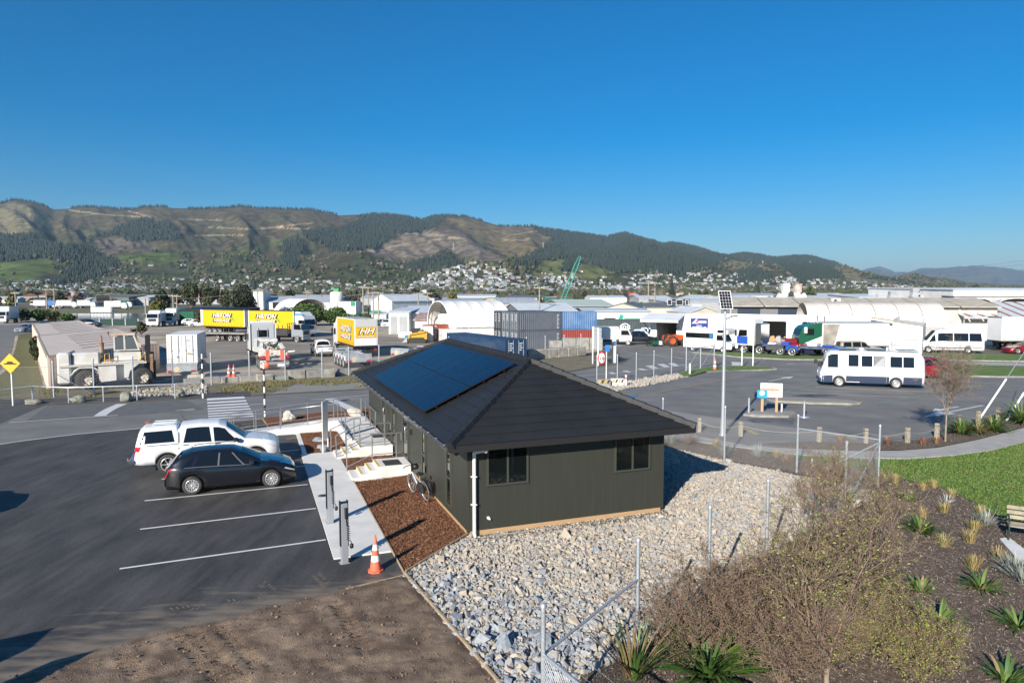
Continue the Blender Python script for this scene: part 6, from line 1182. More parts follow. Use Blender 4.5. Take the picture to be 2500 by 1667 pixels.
def shed_body(o,L,D,h,hr,wall=M_bw,roof=M_rg,style='side',feats=(),eave=.3):
 m=MB()
 if style=='front':
  m.prism([(0,-.1),(L,-.1),(L,h),(L/2,hr),(0,h)],0,D,'y');m.build('wall',wall,o);e=eave
  for(xa,za,xb,zb_)in((-e,h-.1,L/2,hr+.06),(L+e,h-.1,L/2,hr+.06)):m=MB();m.prism([(xa,za),(xb,zb_),(xb,zb_+.12),(xa,za+.12)],-e,D+e,'y');m.build('roof',roof,o)
 elif style=='side':
  m.prism([(0,-.1),(D,-.1),(D,h),(D/2,hr),(0,h)],0,L,'x');m.build('wall',wall,o);e=eave;sl_=(hr-h)/(D/2)
  for(ya,yb)in((-e,D/2),(D+e,D/2)):m=MB();za=h-e*sl_+.04;m.prism([(ya,za),(yb,hr+.04),(yb,hr+.16),(ya,za+.12)],-e,L+e,'x');m.build('roof',roof,o)
 elif style=='mono':
  m.prism([(0,-.1),(D,-.1),(D,hr),(0,h)],0,L,'x');m.build('wall',wall,o);m=MB();m.prism([(-eave,h+.03),(D+eave,hr+.03),(D+eave,hr+.15),(-eave,h+.15)],-eave,L+eave,'x');m.build('roof',roof,o)
 elif style=='flat':
  m.box(0,L,0,D,-.1,h);m.build('wall',wall,o);m=MB();m.box(-.06,L+.06,-.06,D+.06,h,h+.12);m.build('roof',roof,o)
 elif style=='arch':
  n=14;P=[(D*k/n,h+(hr-h)*math.sin(math.pi*k/n))for k in range(n+1)];m.prism([(0,-.1),(D,-.1)]+P[::-1],0.05,L-.05,'x');m.build('wall',wall,o);m=MB();Q=[(D/2+(y-D/2)*1.03,z*1.0+.1)for y,z in P]
  V=[(x,y,z)for x in(-eave,L+eave)for y,z in Q];m.add(V,[(i,i+1,n+2+i,n+1+i)for i in range(n)],0,True);m.build('roof',roof,o)
 for f in feats:
  k,x0,x1,z0,z1=f[:5];x0*=L;x1*=L
  if k=='window':
   m=MB();m.box(x0,x1,-.05,-.005,z0,z1);wo_=m.build('window',M_bw if len(f)<6 else f[5],o);m=MB();m.box(x0+.08,x1-.08,-.07,-.052,z0+.08,z1-.08);m.build('pane',M_win,wo_)
  elif k=='open':
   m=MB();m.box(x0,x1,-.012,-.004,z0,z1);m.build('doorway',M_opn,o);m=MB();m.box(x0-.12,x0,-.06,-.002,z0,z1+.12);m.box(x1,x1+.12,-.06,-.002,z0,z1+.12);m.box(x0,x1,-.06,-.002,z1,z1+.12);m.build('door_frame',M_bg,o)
  elif k=='roller':
   m=MB();n=max(4,int((z1-z0)/.35))
   for i in range(n):m.box(x0,x1,-.03-.012*(i%2),-.004,z0+(z1-z0)*i/n,z0+(z1-z0)*(i+1)/n)
   m.build('roller_door',f[5]if len(f)>5 else M_roll,o)
  elif k=='sign':m=MB();m.box(x0,x1,-.1,-.01,z0,z1);m.build('sign_board',f[5],o)
 return o
M_pb=mat('beige_iron_wall',(.62,.50,.43),(.54,.43,.36),.6,scale=1.2,stretch=(1,1,.2));M_pr=mat('beige_iron_roof',(.62,.53,.46),(.55,.46,.40),.7,scale=.7,detail=8)
def lshed():
 A0=G(124,949);h=A(115,871,A0.y).z;B0=at(388,66);Bq=A(348,844,62);Dq=A(92.6,821,80)
 o=thing('storage_shed','long beige corrugated storage shed with a stepped low roof','shed')
 nl=A0;nr=Vector((G(390,903).x,G(390,903).y,0));fl=A(93,821,CAMH and 88);fl.z=0
 hd_=lambda px,py:G(px,py,h)
 c1=[hd_(115,871),hd_(386,839.5),hd_(279,803),hd_(92.6,821)];c2=[hd_(96,819),hd_(257,804.5),hd_(190,781),hd_(79.5,790)]
 def block(c,dz,tag_):
  base=[Vector((p.x,p.y,0))for p in c]
  for i,(p,q)in enumerate(((0,1),(1,2),(2,3),(3,0))):
   a,b_=base[p],base[q];L=(b_-a).length;d=(b_-a)/L;n_=Vector((d.y,-d.x,0));n=int(L/.42);V=[]
   for k in range(n*4+1):x=L*k/(n*4);off=(.1 if k%4 in(1,2)else 0);pnt=a+d*x+n_*off;V+=[(pnt.x,pnt.y,0),(pnt.x,pnt.y,h+dz-.02)]
   m=MB();m.add(V,[(2*k,2*k+2,2*k+3,2*k+1)for k in range(n*4)]);m.build('corrugated_wall',M_pb,o)
   m=MB();m.beam((a.x,a.y,h+dz),(b_.x,b_.y,h+dz),.16,.16);m.build('barge_board',mat('shed_trim',(.42,.34,.27),rough=.7),o)
  m=MB();m.slab([Vector((p.x,p.y))for p in c],h+dz-.03,h+dz+.05);m.build('roof',M_pr,o)
  n=7
  for k in range(n):
   f=.14+.78*k/n;p=c[0].lerp(c[3],f);q=c[1].lerp(c[2],f);a=p.lerp(q,.30-.0*k);b_=p.lerp(q,.88);m=MB();m.beam((a.x,a.y,h+dz+.07),(b_.x,b_.y,h+dz+.055),.05,.03);m.build('roof_rib',mat('roof_joint',(.2,.15,.12),rough=.8),o)
 block(c1,0,'near');block(c2,-.12,'far')
 return o
lshed()
M_fab=mat('white_fabric',(.78,.78,.76),(.74,.74,.72),.6,scale=.4);M_fab_in=mat('fabric_lining',(.4,.37,.33),rough=.8)
def shelter(name,label,c,rz,W,L,h0,rise,bays=5,fab=M_fab,arches=True,ends=False):
 o=thing(name,label,'shelter',c,rz);n=20;P=[(-W/2*math.cos(math.pi*k/n),h0+rise*math.sin(math.pi*k/n)**.85)for k in range(n+1)]
 for b_ in range(bays):
  x0,x1=L*b_/bays,L*(b_+1)/bays;V=[];cols=6
  for i in range(cols+1):
   q=i/cols;sag=-.10*math.sin(math.pi*q)
   for y,z in P:r_=1+sag/max(W/2,1);V.append((x0+(x1-x0)*q,y*r_,h0+(z-h0)*r_))
  m=MB();m.add(V,[(i*(n+1)+k,i*(n+1)+k+1,(i+1)*(n+1)+k+1,(i+1)*(n+1)+k)for i in range(cols)for k in range(n)],0,True);m.build('fabric_bay',fab,o)
 for b_ in range(bays+1):
  x=L*b_/bays;m=MB();m.tube([(x,y*.985,h0+(z-h0)*.985)for y,z in P],.09,6);m.build('arch_rib',M_galv if b_ else M_fab,o)
  if b_==0:
   m=MB();m.tube([(x+.5,y*.9,h0+(z-h0)*.9)for y,z in P],.06,6)
   for k in range(0,n,2):m.beam((x,P[k][0]*.98,h0+(P[k][1]-h0)*.98),(x+.5,P[k+1][0]*.9,h0+(P[k+1][1]-h0)*.9),.05)
   m.build('truss',M_rust,o)
 m=MB();m.add([(L-.05,y,z)for y,z in P],[tuple(range(n+1))]);m.build('end_wall',M_fab_in if not ends else fab,o);return o
q0=at(1045,108);fsh=shelter('fabric_shelter','big white fabric arch shelter standing on containers',at(1097,100)+Vector((-6*math.sin(.39),6*math.cos(.39),0)),.39,12,9.6,1.95,3.85)
for k in range(6):m=MB();rr_=random.Random(k);x,y,z=rr_.uniform(1.5,5),rr_.uniform(-4,3),2.0;m.bbox(x-1.2,x+1.2,y-1,y+1,0,z+rr_.uniform(.3,2.2),.3);o=m.build('wrapped_goods',M_fab,None,fsh.location,.39);tag(o,('pale wrapped load under the fabric shelter, nearest the mouth','pale wrapped load stacked high under the fabric shelter','low pale wrapped load in the fabric shelter','bulky pale wrapped load by the shelter wall','pale wrapped load deep inside the fabric shelter','small pale wrapped load at the back of the fabric shelter')[k],'load')
far_arch=shelter('fabric_shelter','white fabric arch shelter behind the round green bush',at(757,185),math.pi-.75,12,9,.2,5.4,3)
gs=shed('steel_shed','pale grey steel shed with two tall roller doors',948,998,118,762,757,16,M_rl,M_rl,'mono',.0,(('roller',.1,.42,0,3.0,M_bg),('roller',.52,.9,0,3.0,M_bg)))
gs2=shed('steel_shed','pale steel lean to with a yellowed clear sheet beside the roller doors',972,1048,121,766,752,15,M_rl,M_rl,'mono',0,(('sign',.32,.45,.1,3.2,mat('yellowed_sheet',(.45,.42,.25),rough=.4)),))
shed('lean_to','low rust streaked roof shelter between the steel shed and the fabric shelter',1012,1046,112,783,769,8,M_rl,mat('rust_streaked_roof',(.5,.45,.42),(.32,.12,.08),.7,scale=1.3,stretch=(2.5,.4,1)),'mono')
def workshop():
 a,b_=G(1588,838),G(2178,862);L=(b_-a).length;rz=ang(a,b_);h=3.95;o=thing('workshop_building','long white workshop with open bays and a blue sign','building',a,rz)
 fx_=lambda px:(px-1588)/(2178-1588)
 def fr(px):
  d=ray(px,800);n_=Vector((-math.sin(rz),math.cos(rz),0));t_=(a.x*n_.x+a.y*n_.y)/(d.x*n_.x+d.y*n_.y);return(Vector((d.x*t_,d.y*t_,0))-a).length
 opens=[(fr(1605),fr(1650),3.5),(fr(1862),fr(1918),3.35),(fr(1960),fr(2021),3.35)];xs_=0;D=11
 m=MB();edges_=[0]
 for(x0,x1,z1)in opens:m.box(edges_[-1],x0,0,.2,-.1,h);m.box(x0,x1,0,.2,z1,h);edges_.append(x1)
 m.box(edges_[-1],L,0,.2,-.1,h);m.box(0,.2,.2,D,-.1,h);m.box(L-.2,L,.2,D,-.1,h);m.box(.2,L-.2,D-.2,D,-.1,h);m.build('wall',mat('workshop_white',(.80,.80,.79),(.74,.74,.73),.55,scale=.5),o)
 m=MB();m.box(.2,L-.2,.2,D-.2,h-.35,h-.2);m.build('roof',M_rl,o);m=MB();m.box(-.05,L+.05,-.05,.25,h,h+.08);m.build('parapet_cap',M_white,o)
 m=MB();m.box(.25,L-.25,.25,D-.25,0.01,.03);m.build('floor',M_conc,o)
 for(x0,x1,z1)in opens:m=MB();m.box(x0-.1,x0,-.05,.0,0,z1);m.box(x1,x1+.1,-.05,0,0,z1);m.box(x0,x1,-.05,0,z1,z1+.1);m.build('door_frame',M_black,o)
 x0,x1=fr(1771),fr(1824);m=MB()
 for k in range(10):m.box(x0,x1,-.05-.01*(k%2),-.005,.1+k*.33,.42+k*.33)
 m.build('roller_door',mat('white_roller',(.66,.66,.65),rough=.5),o)
 x0,x1=fr(1683),fr(1690);m=MB();m.box(x0,x1,-.04,-.005,0,2.1);m.build('door',M_black,o)
 x0,x1=fr(1590),fr(1668);m=MB();m.prism([(-2.6,3.25),(.4,4.1),(.4,4.22),(-2.6,3.37)],x0-.6,x1+.2,'x');m.prism([(-2.62,3.05),(-2.6,3.05),(-2.6,3.37),(-2.62,3.37)],x0-.6,x1+.2,'x');m.build('canopy',M_rl,o)
 for x in(x0-.3,x1-.1):m=MB();m.beam((x,-2.4,3.2),(x,-.05,1.9),.1);m.build('canopy_brace',M_bg,o)
 sb=mat('sign_navy',(.018,.035,.22),rough=.4);x0,x1=fr(1686.5),fr(1728.5);m=MB();m.box(x0,x1,-.1,-.01,1.95,3.6);s_=m.build('sign_board',sb,o);cx=(x0+x1)/2;wq=(x1-x0)
 m=MB();m.box(x0+wq*.3,x1-.2,-.115,-.105,2.98,3.28);m.build('sign_stripe',M_lw,s_);m=MB();m.prism([(x0+.15,2.9),(x0+.75,3.5),(x0+.95,3.5),(x0+.45,2.9)],-.115,-.105,'y');m.prism([(x0+.5,2.9),(x0+.95,3.35),(x0+1.0,2.9)],-.115,-.105,'y');m.build('sign_logo',M_lw,s_)
 m=MB();m.prism([(x0+.62,3.0),(x0+.8,3.3),(x0+1.15,3.3),(x0+.95,3.0)],-.125,-.116,'y');m.build('sign_logo',mat('logo_magenta',(.45,.05,.15),rough=.5),s_)
 m=MB()
 for(z,f)in((2.62,.32),(2.42,.8),(2.27,.6),(2.1,.28)):m.box(cx-wq*f/2,cx+wq*f/2,-.115,-.105,z,z+.07)
 m.build('sign_lines',M_lw,s_,kind='stuff')
 m=MB();m.prism([(L+.02,-.1),(L+.02,h-.3),(L+3.0,3.3),(L+3.0,-.1)],-1.2,9,'y');m.build('wing',M_bw,o);m=MB();m.prism([(L-2.2,h+.1),(L+3.1,3.25),(L+3.1,3.4),(L-2.2,h+.28)],-1.3,-.9,'y');m.build('wing_capping',M_oldwood,o)
 for k in range(5):m=MB();m.beam((L-.2+k*.7,-1.6,0),(L-.2+k*.7,-1.6,1.9),.05);m.build('railing_post',M_galv,o)
 for z in(.5,1.2,1.85):m=MB();m.beam((L-.2,-1.6,z),(L+2.6,-1.6,z),.05);m.build('railing_bar',M_galv,o)
 return o,fr,a,rz
wk,wfr,wa,wrz=workshop()
def on_wk(px,d):q=wfr(px);return wa+Vector((math.cos(wrz)*q-math.sin(wrz)*d,math.sin(wrz)*q+math.cos(wrz)*d,0))
for k,(px,c_,lb)in enumerate(((1878,'timber','timber crate pile inside the middle workshop bay'),(1893,'alloy','grey machine inside the middle workshop bay'),(1912,'yellow','yellow machine at the right side of the middle bay'))):
 o=thing('machine',lb,'machine',on_wk(px,2.5),wrz);mm=(M_timber,M_bg,mat('machine_yellow',(.6,.4,.03),rough=.4))[k]
 m=MB();m.bbox(-.7,.7,-.5,.5,.05,.8,.08);m.build('base',mm,o);m=MB();m.prism([(-.5,.8),(.4,.8),(.1,1.5),(-.3,1.4)],-.3,.3,'y');m.build('top',mm,o);m=MB();m.tube([(-.2,0,1.4),(.3,-.2,1.9)],.06,8);m.build('arm',M_black,o)
def behind_workshop():
 o=thing('barrel_shed','cream corrugated barrel vaulted shed behind the white workshop','building',Vector((at(1975,93).x,93,0)),-.18)
 n=16;Wd,hh=7.5,5.6;P=[(Wd/2-Wd/2*math.cos(math.pi*k/n),2.0+3.65*math.sin(math.pi*k/n)**.8)for k in range(n+1)];L=17.2
 for b_ in range(6):
  x0,x1=L*b_/6,L*(b_+1)/6-.06;m=MB();V=[(x,y,z)for x in(x0,x1)for y,z in P];m.add(V,[(k,k+1,n+2+k,n+1+k)for k in range(n)],0,True);m.build('vault_panel',mat('cream_iron',(.58,.53,.47),(.66,.62,.57),.6,scale=.8,stretch=(3,.4,.4)),o)
 m=MB();m.add([(L-.1,y,z)for y,z in P]+[(L-.1,Wd,0),(L-.1,0,0)],[tuple(range(n+3))]);m.build('end_wall',M_rl,o);m=MB();m.box(0,L-.2,.1,Wd-.1,0,2.2);m.build('wall',M_bw,o)
 m=MB();m.box(L-3.6,L-.4,-.04,.09,.1,2.6);m.build('slatted_door',mat('grey_slats',(.36,.35,.33),(.46,.45,.43),.8,scale=3,stretch=(6,1,.3)),o)
 p=at(1783,112);L=at(2292,112).x-p.x+5;o=thing('warehouse','concrete warehouse with beige ribbed roof and stained gable wall','building',Vector((p.x,112,0)),-.20)
 h,hr,D=4.9,6.05,15;m=MB();m.prism([(0,-.1),(D,-.1),(D,h),(D/2,hr),(0,h)],0,L,'x');m.build('wall',M_stc,o)
 nb=7
 for b_ in range(nb):
  x0,x1=-.4+(L+.8)*b_/nb,-.4+(L+.8)*(b_+1)/nb-.22
  for(ya,yb)in((-.9,D/2),(D+.5,D/2)):sl_=(hr-h)/(D/2);za=h-abs(min(ya,D-ya))*sl_*(1 if ya<0 or ya>D else 0);m=MB();m.prism([(ya,za+.05),(yb,hr+.05),(yb,hr+.18),(ya,za+.18)],x0,x1,'x');m.build('roof_panel',M_rbe,o)
 m=MB();m.prism([(-.85,h-.02),(D/2,hr+.02),(D+.45,h-.02)],-.3,L+.3,'x');m.build('roof_joint',mat('dark_gutter',(.16,.13,.10),rough=.8),o)
 m=MB();m.box(.2,L*.42,-.06,-.01,2.5,4.7);m.build('dark_band',mat('recess_grey',(.17,.18,.19),rough=.8),o)
 for(x0,x1)in((.03,.12),(.19,.29),(.31,.37)):m=MB();m.box(L*x0,L*x1,-.1,-.065,3.4,4.5);m.build('window',mat('navy_sign_board',(.02,.03,.06),rough=.4),o)
 for(px,w_,zt,lb)in((1917,1.0,692,'pale'),(1946,1.0,693,'rust stained')):
  q=at(px,120);zt_=A(px,zt,120).z;v=thing('roof_vent',f'tall {lb} square extractor duct on the warehouse roof','vent',Vector((q.x,120,5.6)),0);m=MB();m.box(-.55,.55,-.55,.55,1.5,zt_-5.6);m.box(-.62,.62,-.62,.62,zt_-5.75,zt_-5.6);m.build('duct',M_bw if lb=='pale' else mat('rusted_duct',(.6,.56,.5),(.4,.2,.1),.7,scale=1.2),v);m=MB();m.tube([(.0,0,1.6),(0,0,1.0),(-.5 if lb=='pale' else .6,0,.6),(-1.3 if lb=='pale' else 1.4,0,.9)],.62,10);m.box(-.3,.3,-.4,.4,-.5,1.0);m.build('fan_housing',M_bw,v)
 q=at(2041,113);v=thing('air_conditioner','white box air conditioner on the beige warehouse roof','air conditioner',Vector((q.x,113,5.0)),0);m=MB();m.bbox(-.7,.7,-.3,.3,.2,1.1,.05);m.build('case',M_white,v);m=MB();m.lathe([(0,0),(.34,0),(.34,.03)],16,(-.2,-.33,.65),axis='y');m.build('fan_grille',M_black,v);m=MB();m.box(-.6,-.5,-.3,.3,-.2,.2);m.box(.5,.6,-.3,.3,-.2,.2);m.build('stand',M_bg,v)
 q=at(2142,114);v=thing('flue','thin dark flue pipe on the beige warehouse roof','flue',Vector((q.x,114,5.0)),0);m=MB();m.tube([(0,0,0),(0,0,1.7)],.12,8);m.lathe([(.2,1.6),(.2,1.75),(0,1.9)],10);m.build('pipe',M_bg,v)
behind_workshop()
shed('warehouse','white flat roofed workshop behind the beige warehouse roof',2100,2340,150,727,719,20,M_bw,M_rl,'mono',-.1)
for(px,w_,zt,zb_,lb)in((2177,1.3,711,738,'short grey hooded duct, left one behind the beige warehouse roof'),(2233,1.6,703,738,'tall flared grey duct behind the beige warehouse roof'),(2245,1.3,711,738,'grey duct just right of the tall flared duct'),(2309,1.1,713,738,'narrow grey duct left of the small end duct'),(2334,1.2,722,738,'short square grey duct at the right end of the duct row')):
 q=at(px,135);z0=5.0;z1=A(px,zt,135).z;v=thing('roof_vent',lb,'vent',Vector((q.x,135,z0)),0);H_=z1-z0;m=MB();m.box(-w_/2,w_/2,-w_/2,w_/2,0,H_*.45);m.box(-w_/2+.15,w_/2-.15,-.5,.5,H_*.7,H_);m.build('duct',M_bg,v);m=MB();m.prism([(-w_/2,H_*.45),(w_/2,H_*.45),(w_/2-.15,H_*.7),(-w_/2+.15,H_*.7)],-.6,.6,'y');m.build('cowl',M_rg,v)
shed('warehouse','big white warehouse with pale blue roof at the far right',2328,2700,128,708,700,34,M_bw,M_rl,'mono',-.05);shed('annexe','stained cream concrete annexe below the big white warehouse',2330,2700,124,724,722,4,M_stc,M_rl,'mono',-.05)
for k,(a_x,b_x,lb)in enumerate(((2334,2398,'white barrel roof segment left of two at the far right'),(2428,2500,'white barrel roof segment right of two at the far right'))):
 q=at((a_x+b_x)/2,118);Wd=at(b_x,118).x-at(a_x,118).x;shelter('barrel_roof',lb,Vector((q.x,116,0)),math.pi/2-.5,Wd,6,A(2400,742,118).z,1.0,1,M_bw)
def stripe_roof():
 p=at(2352,104);o=thing('striped_roof_shed','open shed with grey roof and rusty red roofing strips','building',Vector((p.x,104,0)),-.1);L,D,h,hr=14,9,3.4,5.5;n=22
 for k in range(n):
  x0,x1=L*k/n,L*(k+1)/n-.02;m=MB();red=k%3==1;w_=.0
  m.prism([(-.6,h),(D,hr),(D,hr+.1),(-.6,h+.1)],x0,x1-(.0 if not red else .25),'x');m.build('roof_sheet',mat('rust_red_strip',(.30,.09,.06),(.38,.16,.11),.8,scale=2)if red else M_rl,o)
 m=MB();m.box(0,L,D-.2,D,0,hr);m.build('wall',M_darkint,o)
 for k in range(5):m=MB();m.beam((.1+k*3.4,-.3,0),(.1+k*3.4,-.3,h),.16);m.build('post',M_bg,o)
 m=MB();m.box(-.1,L,-.75,-.6,h-.25,h+.06);m.build('gutter',M_rg,o)
stripe_roof()
container('site_container','long white container behind the white minibus',at(2366,92)+Vector((0,1.2,0)),-.12,C_white,L=7.4,H=2.9,cat='container')
shed('depot_building','low white building with a green emblem behind the dark container',1430,1590,118,761,758,12,M_bw,M_rl,'mono',-.03,(('open',.29,.45,0,2.7),('roller',.78,.95,0,2.7)))
_o=bpy.data.objects['depot_building'];m=MB();m.prism([(5.6,2.5),(5.9,3.4),(6.5,3.2),(6.2,2.4)],-.05,-.02,'y');m.box(6.6,9.2,-.05,-.02,2.45,2.7);m.build('emblem',mat('teal_print',(.02,.35,.25),rough=.5),_o);m=MB();m.box(6.6,9.6,-.05,-.02,2.85,3.1);m.build('emblem_text',M_roll,_o)
shed('gabled_shed','beige walled shed with dark grey green roof behind the workshop',1460,1580,160,756,741,30,M_bc,M_rdk,'front',-.25)
shed('office_block','cream two storey block with white windows behind the beige shed',1580,1682,152,751,742,10,M_bc,M_rdk,'mono',-.1,(('window',.48,.58,4.4,5.6),('window',.68,.84,4.4,5.6),('window',.90,.97,4.4,5.6)))
shed('warehouse','long grey blue warehouse with ribbon windows',1627,1900,195,737,732,26,M_bg,M_rl,'mono',0,(('window',.03,.11,4.2,5.4,M_bdg),('window',.13,.21,4.2,5.4,M_bdg),('roller',.23,.32,0,3.8)))
shed('gabled_shed','pale blue gabled roof beyond the long grey blue warehouse',1690,1775,262,733,721,30,M_bg,M_rl,'front',0);shed('gabled_shed','small greenish gabled shed left of the solar light pole',1688,1760,140,762,751,14,M_bc,M_rl,'front',.2)
shed('warehouse','wide pale green roofed warehouse with dark open front',1374,1505,205,748,733,30,M_bdg,M_rpg,'side',.15,(('open',.1,.9,0,2.6),));shed('gabled_shed','dark grey shed with pale blue roof behind the slate containers',1271,1415,150,760,743,16,M_bdg,M_rl,'side',.25,(('window',.55,.62,1.5,2.4),('window',.65,.72,1.5,2.4)))
shed('arched_shed','grey shed with curved pale roof and row of skylights',1224,1325,232,741,727,26,M_bc,M_rg,'arch',.3);shed('gabled_shed','green roofed red brown shed near the crane',1331,1402,285,737,727,20,mat('maroon_wall',(.16,.05,.04),rough=.8),M_rgr,'side',0)
shed('warehouse','row of low grey iron roofs behind the fabric shelter',1075,1225,320,735,728,40,M_bg,M_rg,'side',0);shed('gabled_shed','beige building with small windows right of the timber arch',1058,1112,330,734,725,20,M_bc,M_bc,'flat',0,(('window',.1,.25,2,4),('window',.4,.55,2,4),('window',.7,.85,2,4)))
shed('workshop_hall','white hall with dark vehicle door and yellow panel',976,1060,282,729,727,18,M_bw,M_rl,'flat',0,(('open',.3,.55,0,3.6),('sign',.68,.82,0,3.4,mat('pale_yellow_panel',(.5,.48,.2),rough=.6)),('window',.9,.94,1.8,2.6)))
ta=thing('roof_frame','bare timber arch frame over the white hall','frame',at(990,286));Lq=at(1062,286).x-at(990,286).x;m=MB();m.tube([(Lq*k/12,0,3.4+2.9*math.sin(math.pi*k/12)**.8)for k in range(13)],.3,6);m.build('arch',M_timber,ta);m=MB();m.beam((Lq*.2,0,2.9),(Lq*.2,0,5.4),.3);m.beam((Lq*.8,0,2.9),(Lq*.8,0,5.4),.3);m.build('post',M_timber,ta)
shed('gabled_shed','white steel shed with steep gable and pale roof left of the white hall',905,976,255,735,719,22,M_rl,M_rl,'front',-.6)
shed('factory_building','long white factory with grey roof and small square windows',618,815,300,738,724,24,M_bw,M_rg,'side',0,(('window',.12,.15,2.0,3.2),('open',.24,.36,.5,3.2)));shed('factory_tower','white square tower block at the left end of the factory',618,642,297,713,713,9,M_bw,M_rl,'flat')
si=thing('cement_silo','white silo with a green top beside the factory','silo',at(822,278));m=MB();m.lathe([(0,0),(2.6,0),(2.6,7.2),(2.2,7.6),(0,7.7)],20);m.build('tank',M_bw,si);m=MB();m.bbox(-1.2,1.2,-1.2,1.2,7.6,9.0,.2);m.build('filter_house',mat('bright_green_paint',(.05,.3,.08),rough=.5),si)
shed('batching_plant','low white plant building with green sign below the silo',826,868,218,737,735,8,M_bw,M_rl,'flat',0,(('sign',.72,.96,3.0,4.4,mat('sign_green',(.02,.22,.12),rough=.5)),));shed('yard_office','small white office with a wide green sign beyond the wheel stop',905,942,190,768,762,5,M_bw,M_rl,'mono',0,(('sign',.0,.7,1.6,2.3,MATS['sign_green']),))
shed('netting_shed','dark roofed open shed hung with green netting',437,600,152,757,753,8,M_darkint,M_black,'mono',-.05,(('sign',.0,.22,0,3.0,mat('green_netting',(.01,.12,.06),(.015,.08,.045),.9,scale=3)),('sign',.24,.5,0,2.8,MATS['green_netting'])))
gf=thing('netting_fence','dark green netting fence by the water','fence',at(240,150));Lq=at(335,150).x-at(240,150).x
for k in range(4):m=MB();m.beam((Lq*k/3,0,0),(Lq*k/3,0,1.5),.12);m.build('post',M_galv,gf)
for k in range(3):m=MB();m.box(Lq*k/3+.1,Lq*(k+1)/3-.1,-.02,.02,.1,1.4);m.build('netting_panel',mat('dark_netting',(.02,.05,.045),rough=.9),gf)
shed('warehouse','dark roofed open sided warehouse in the far yard',230,310,395,726,720,24,M_bdg,M_rdk,'mono',.1,(('open',.05,.45,0,6),));shed('warehouse','pale roofed warehouse just right of the dark roofed one',308,362,405,727,721,20,M_bg,M_rl,'mono',0)
shed('warehouse','long faded pink roofed building behind the dark trees',425,585,450,730,719,26,M_bg,mat('faded_pink_roof',(.45,.16,.17),(.55,.3,.3),.8,scale=.2),'side',0);shed('warehouse','low white roofed depot at the far left edge',-60,95,520,729,724,24,M_bc,M_rl,'side',0);shed('warehouse','grey roofed house row left of the dark warehouse',150,190,600,722,712,18,M_bw,M_rg,'side',0)
shed('retail_store','wide cream store with a black and red sign in the town',1608,1712,720,716,706,40,M_bc,M_rl,'flat',0,(('sign',.78,.98,5,9,mat('store_black',(.02,.015,.015),rough=.6)),('sign',.8,.9,6,8,mat('store_red',(.5,.03,.04),rough=.6))));shed('retail_store','black fronted store with a red band in the town',1532,1556,720,716,707,30,MATS['store_black'],M_rdk,'flat',0,(('sign',.1,.9,4,8,MATS['store_red']),));shed('retail_store','low white store left of the black fronted one',1440,1530,740,719,714,30,M_bw,M_rl,'flat')
for k,(x0,x1,Y_,ze,zr,st,wl,rf,lb)in enumerate(((1770,1860,330,730,724,'side',M_bw,M_rl,'pale iron roof left of the tall pale duct'),(1860,2010,300,733,726,'side',M_bg,M_rl,'long pale roof behind the extractor ducts'),(1990,2110,360,727,722,'side',M_bw,M_rl,'pale roof right of the extractor ducts'),(1440,1530,420,727,722,'side',M_bw,M_rl,'white roof beyond the green roofed shed'),(1560,1640,380,729,722,'side',M_bg,M_rl,'pale blue roof beyond the cream block'),(880,950,420,728,721,'side',M_bg,M_rg,'grey roof above the white steep gabled shed'),(700,800,430,728,720,'side',M_bw,M_rg,'long grey roof above the white factory'),(1110,1210,450,724,719,'side',M_bw,M_rl,'pale roof row beyond the fabric shelter'),(1240,1330,400,727,721,'side',M_bc,M_rdk,'dark roof beyond the curved shed'),(1780,1900,520,722,716,'side',M_bw,M_rg,'white hall below the hill left of the ducts'),(2010,2080,480,722,716,'front',M_bw,M_rl,'white gabled hall below the pasture hill'),(2110,2190,430,723,716,'side',M_bw,M_rdk,'dark roofed hall near the flared duct'),(2255,2330,330,724,714,'front',M_bw,M_rl,'white pointed gable left of the far warehouse'))):
 shed('industrial_shed',f'distant shed with {lb}',x0,x1,Y_,ze,zr,30,wl,rf,st)
rr_=np.random.default_rng(77);hl_=0
for k in range(70):
 px_=rr_.uniform(-50,2450);Y_=rr_.uniform(420,760);c_=combo[int(rr_.integers(len(combo)))];o=ob('town_house',hm_[c_],None,at(px_,Y_),float(rr_.normal(0,.5)));dist=('white','cream','grey')[c_[1]]
 tag(o,f'{HL[c_[2]]} {dist} house on the flat between the yards and the town','house',f'{HL[c_[2]]} {dist} houses on the flat')
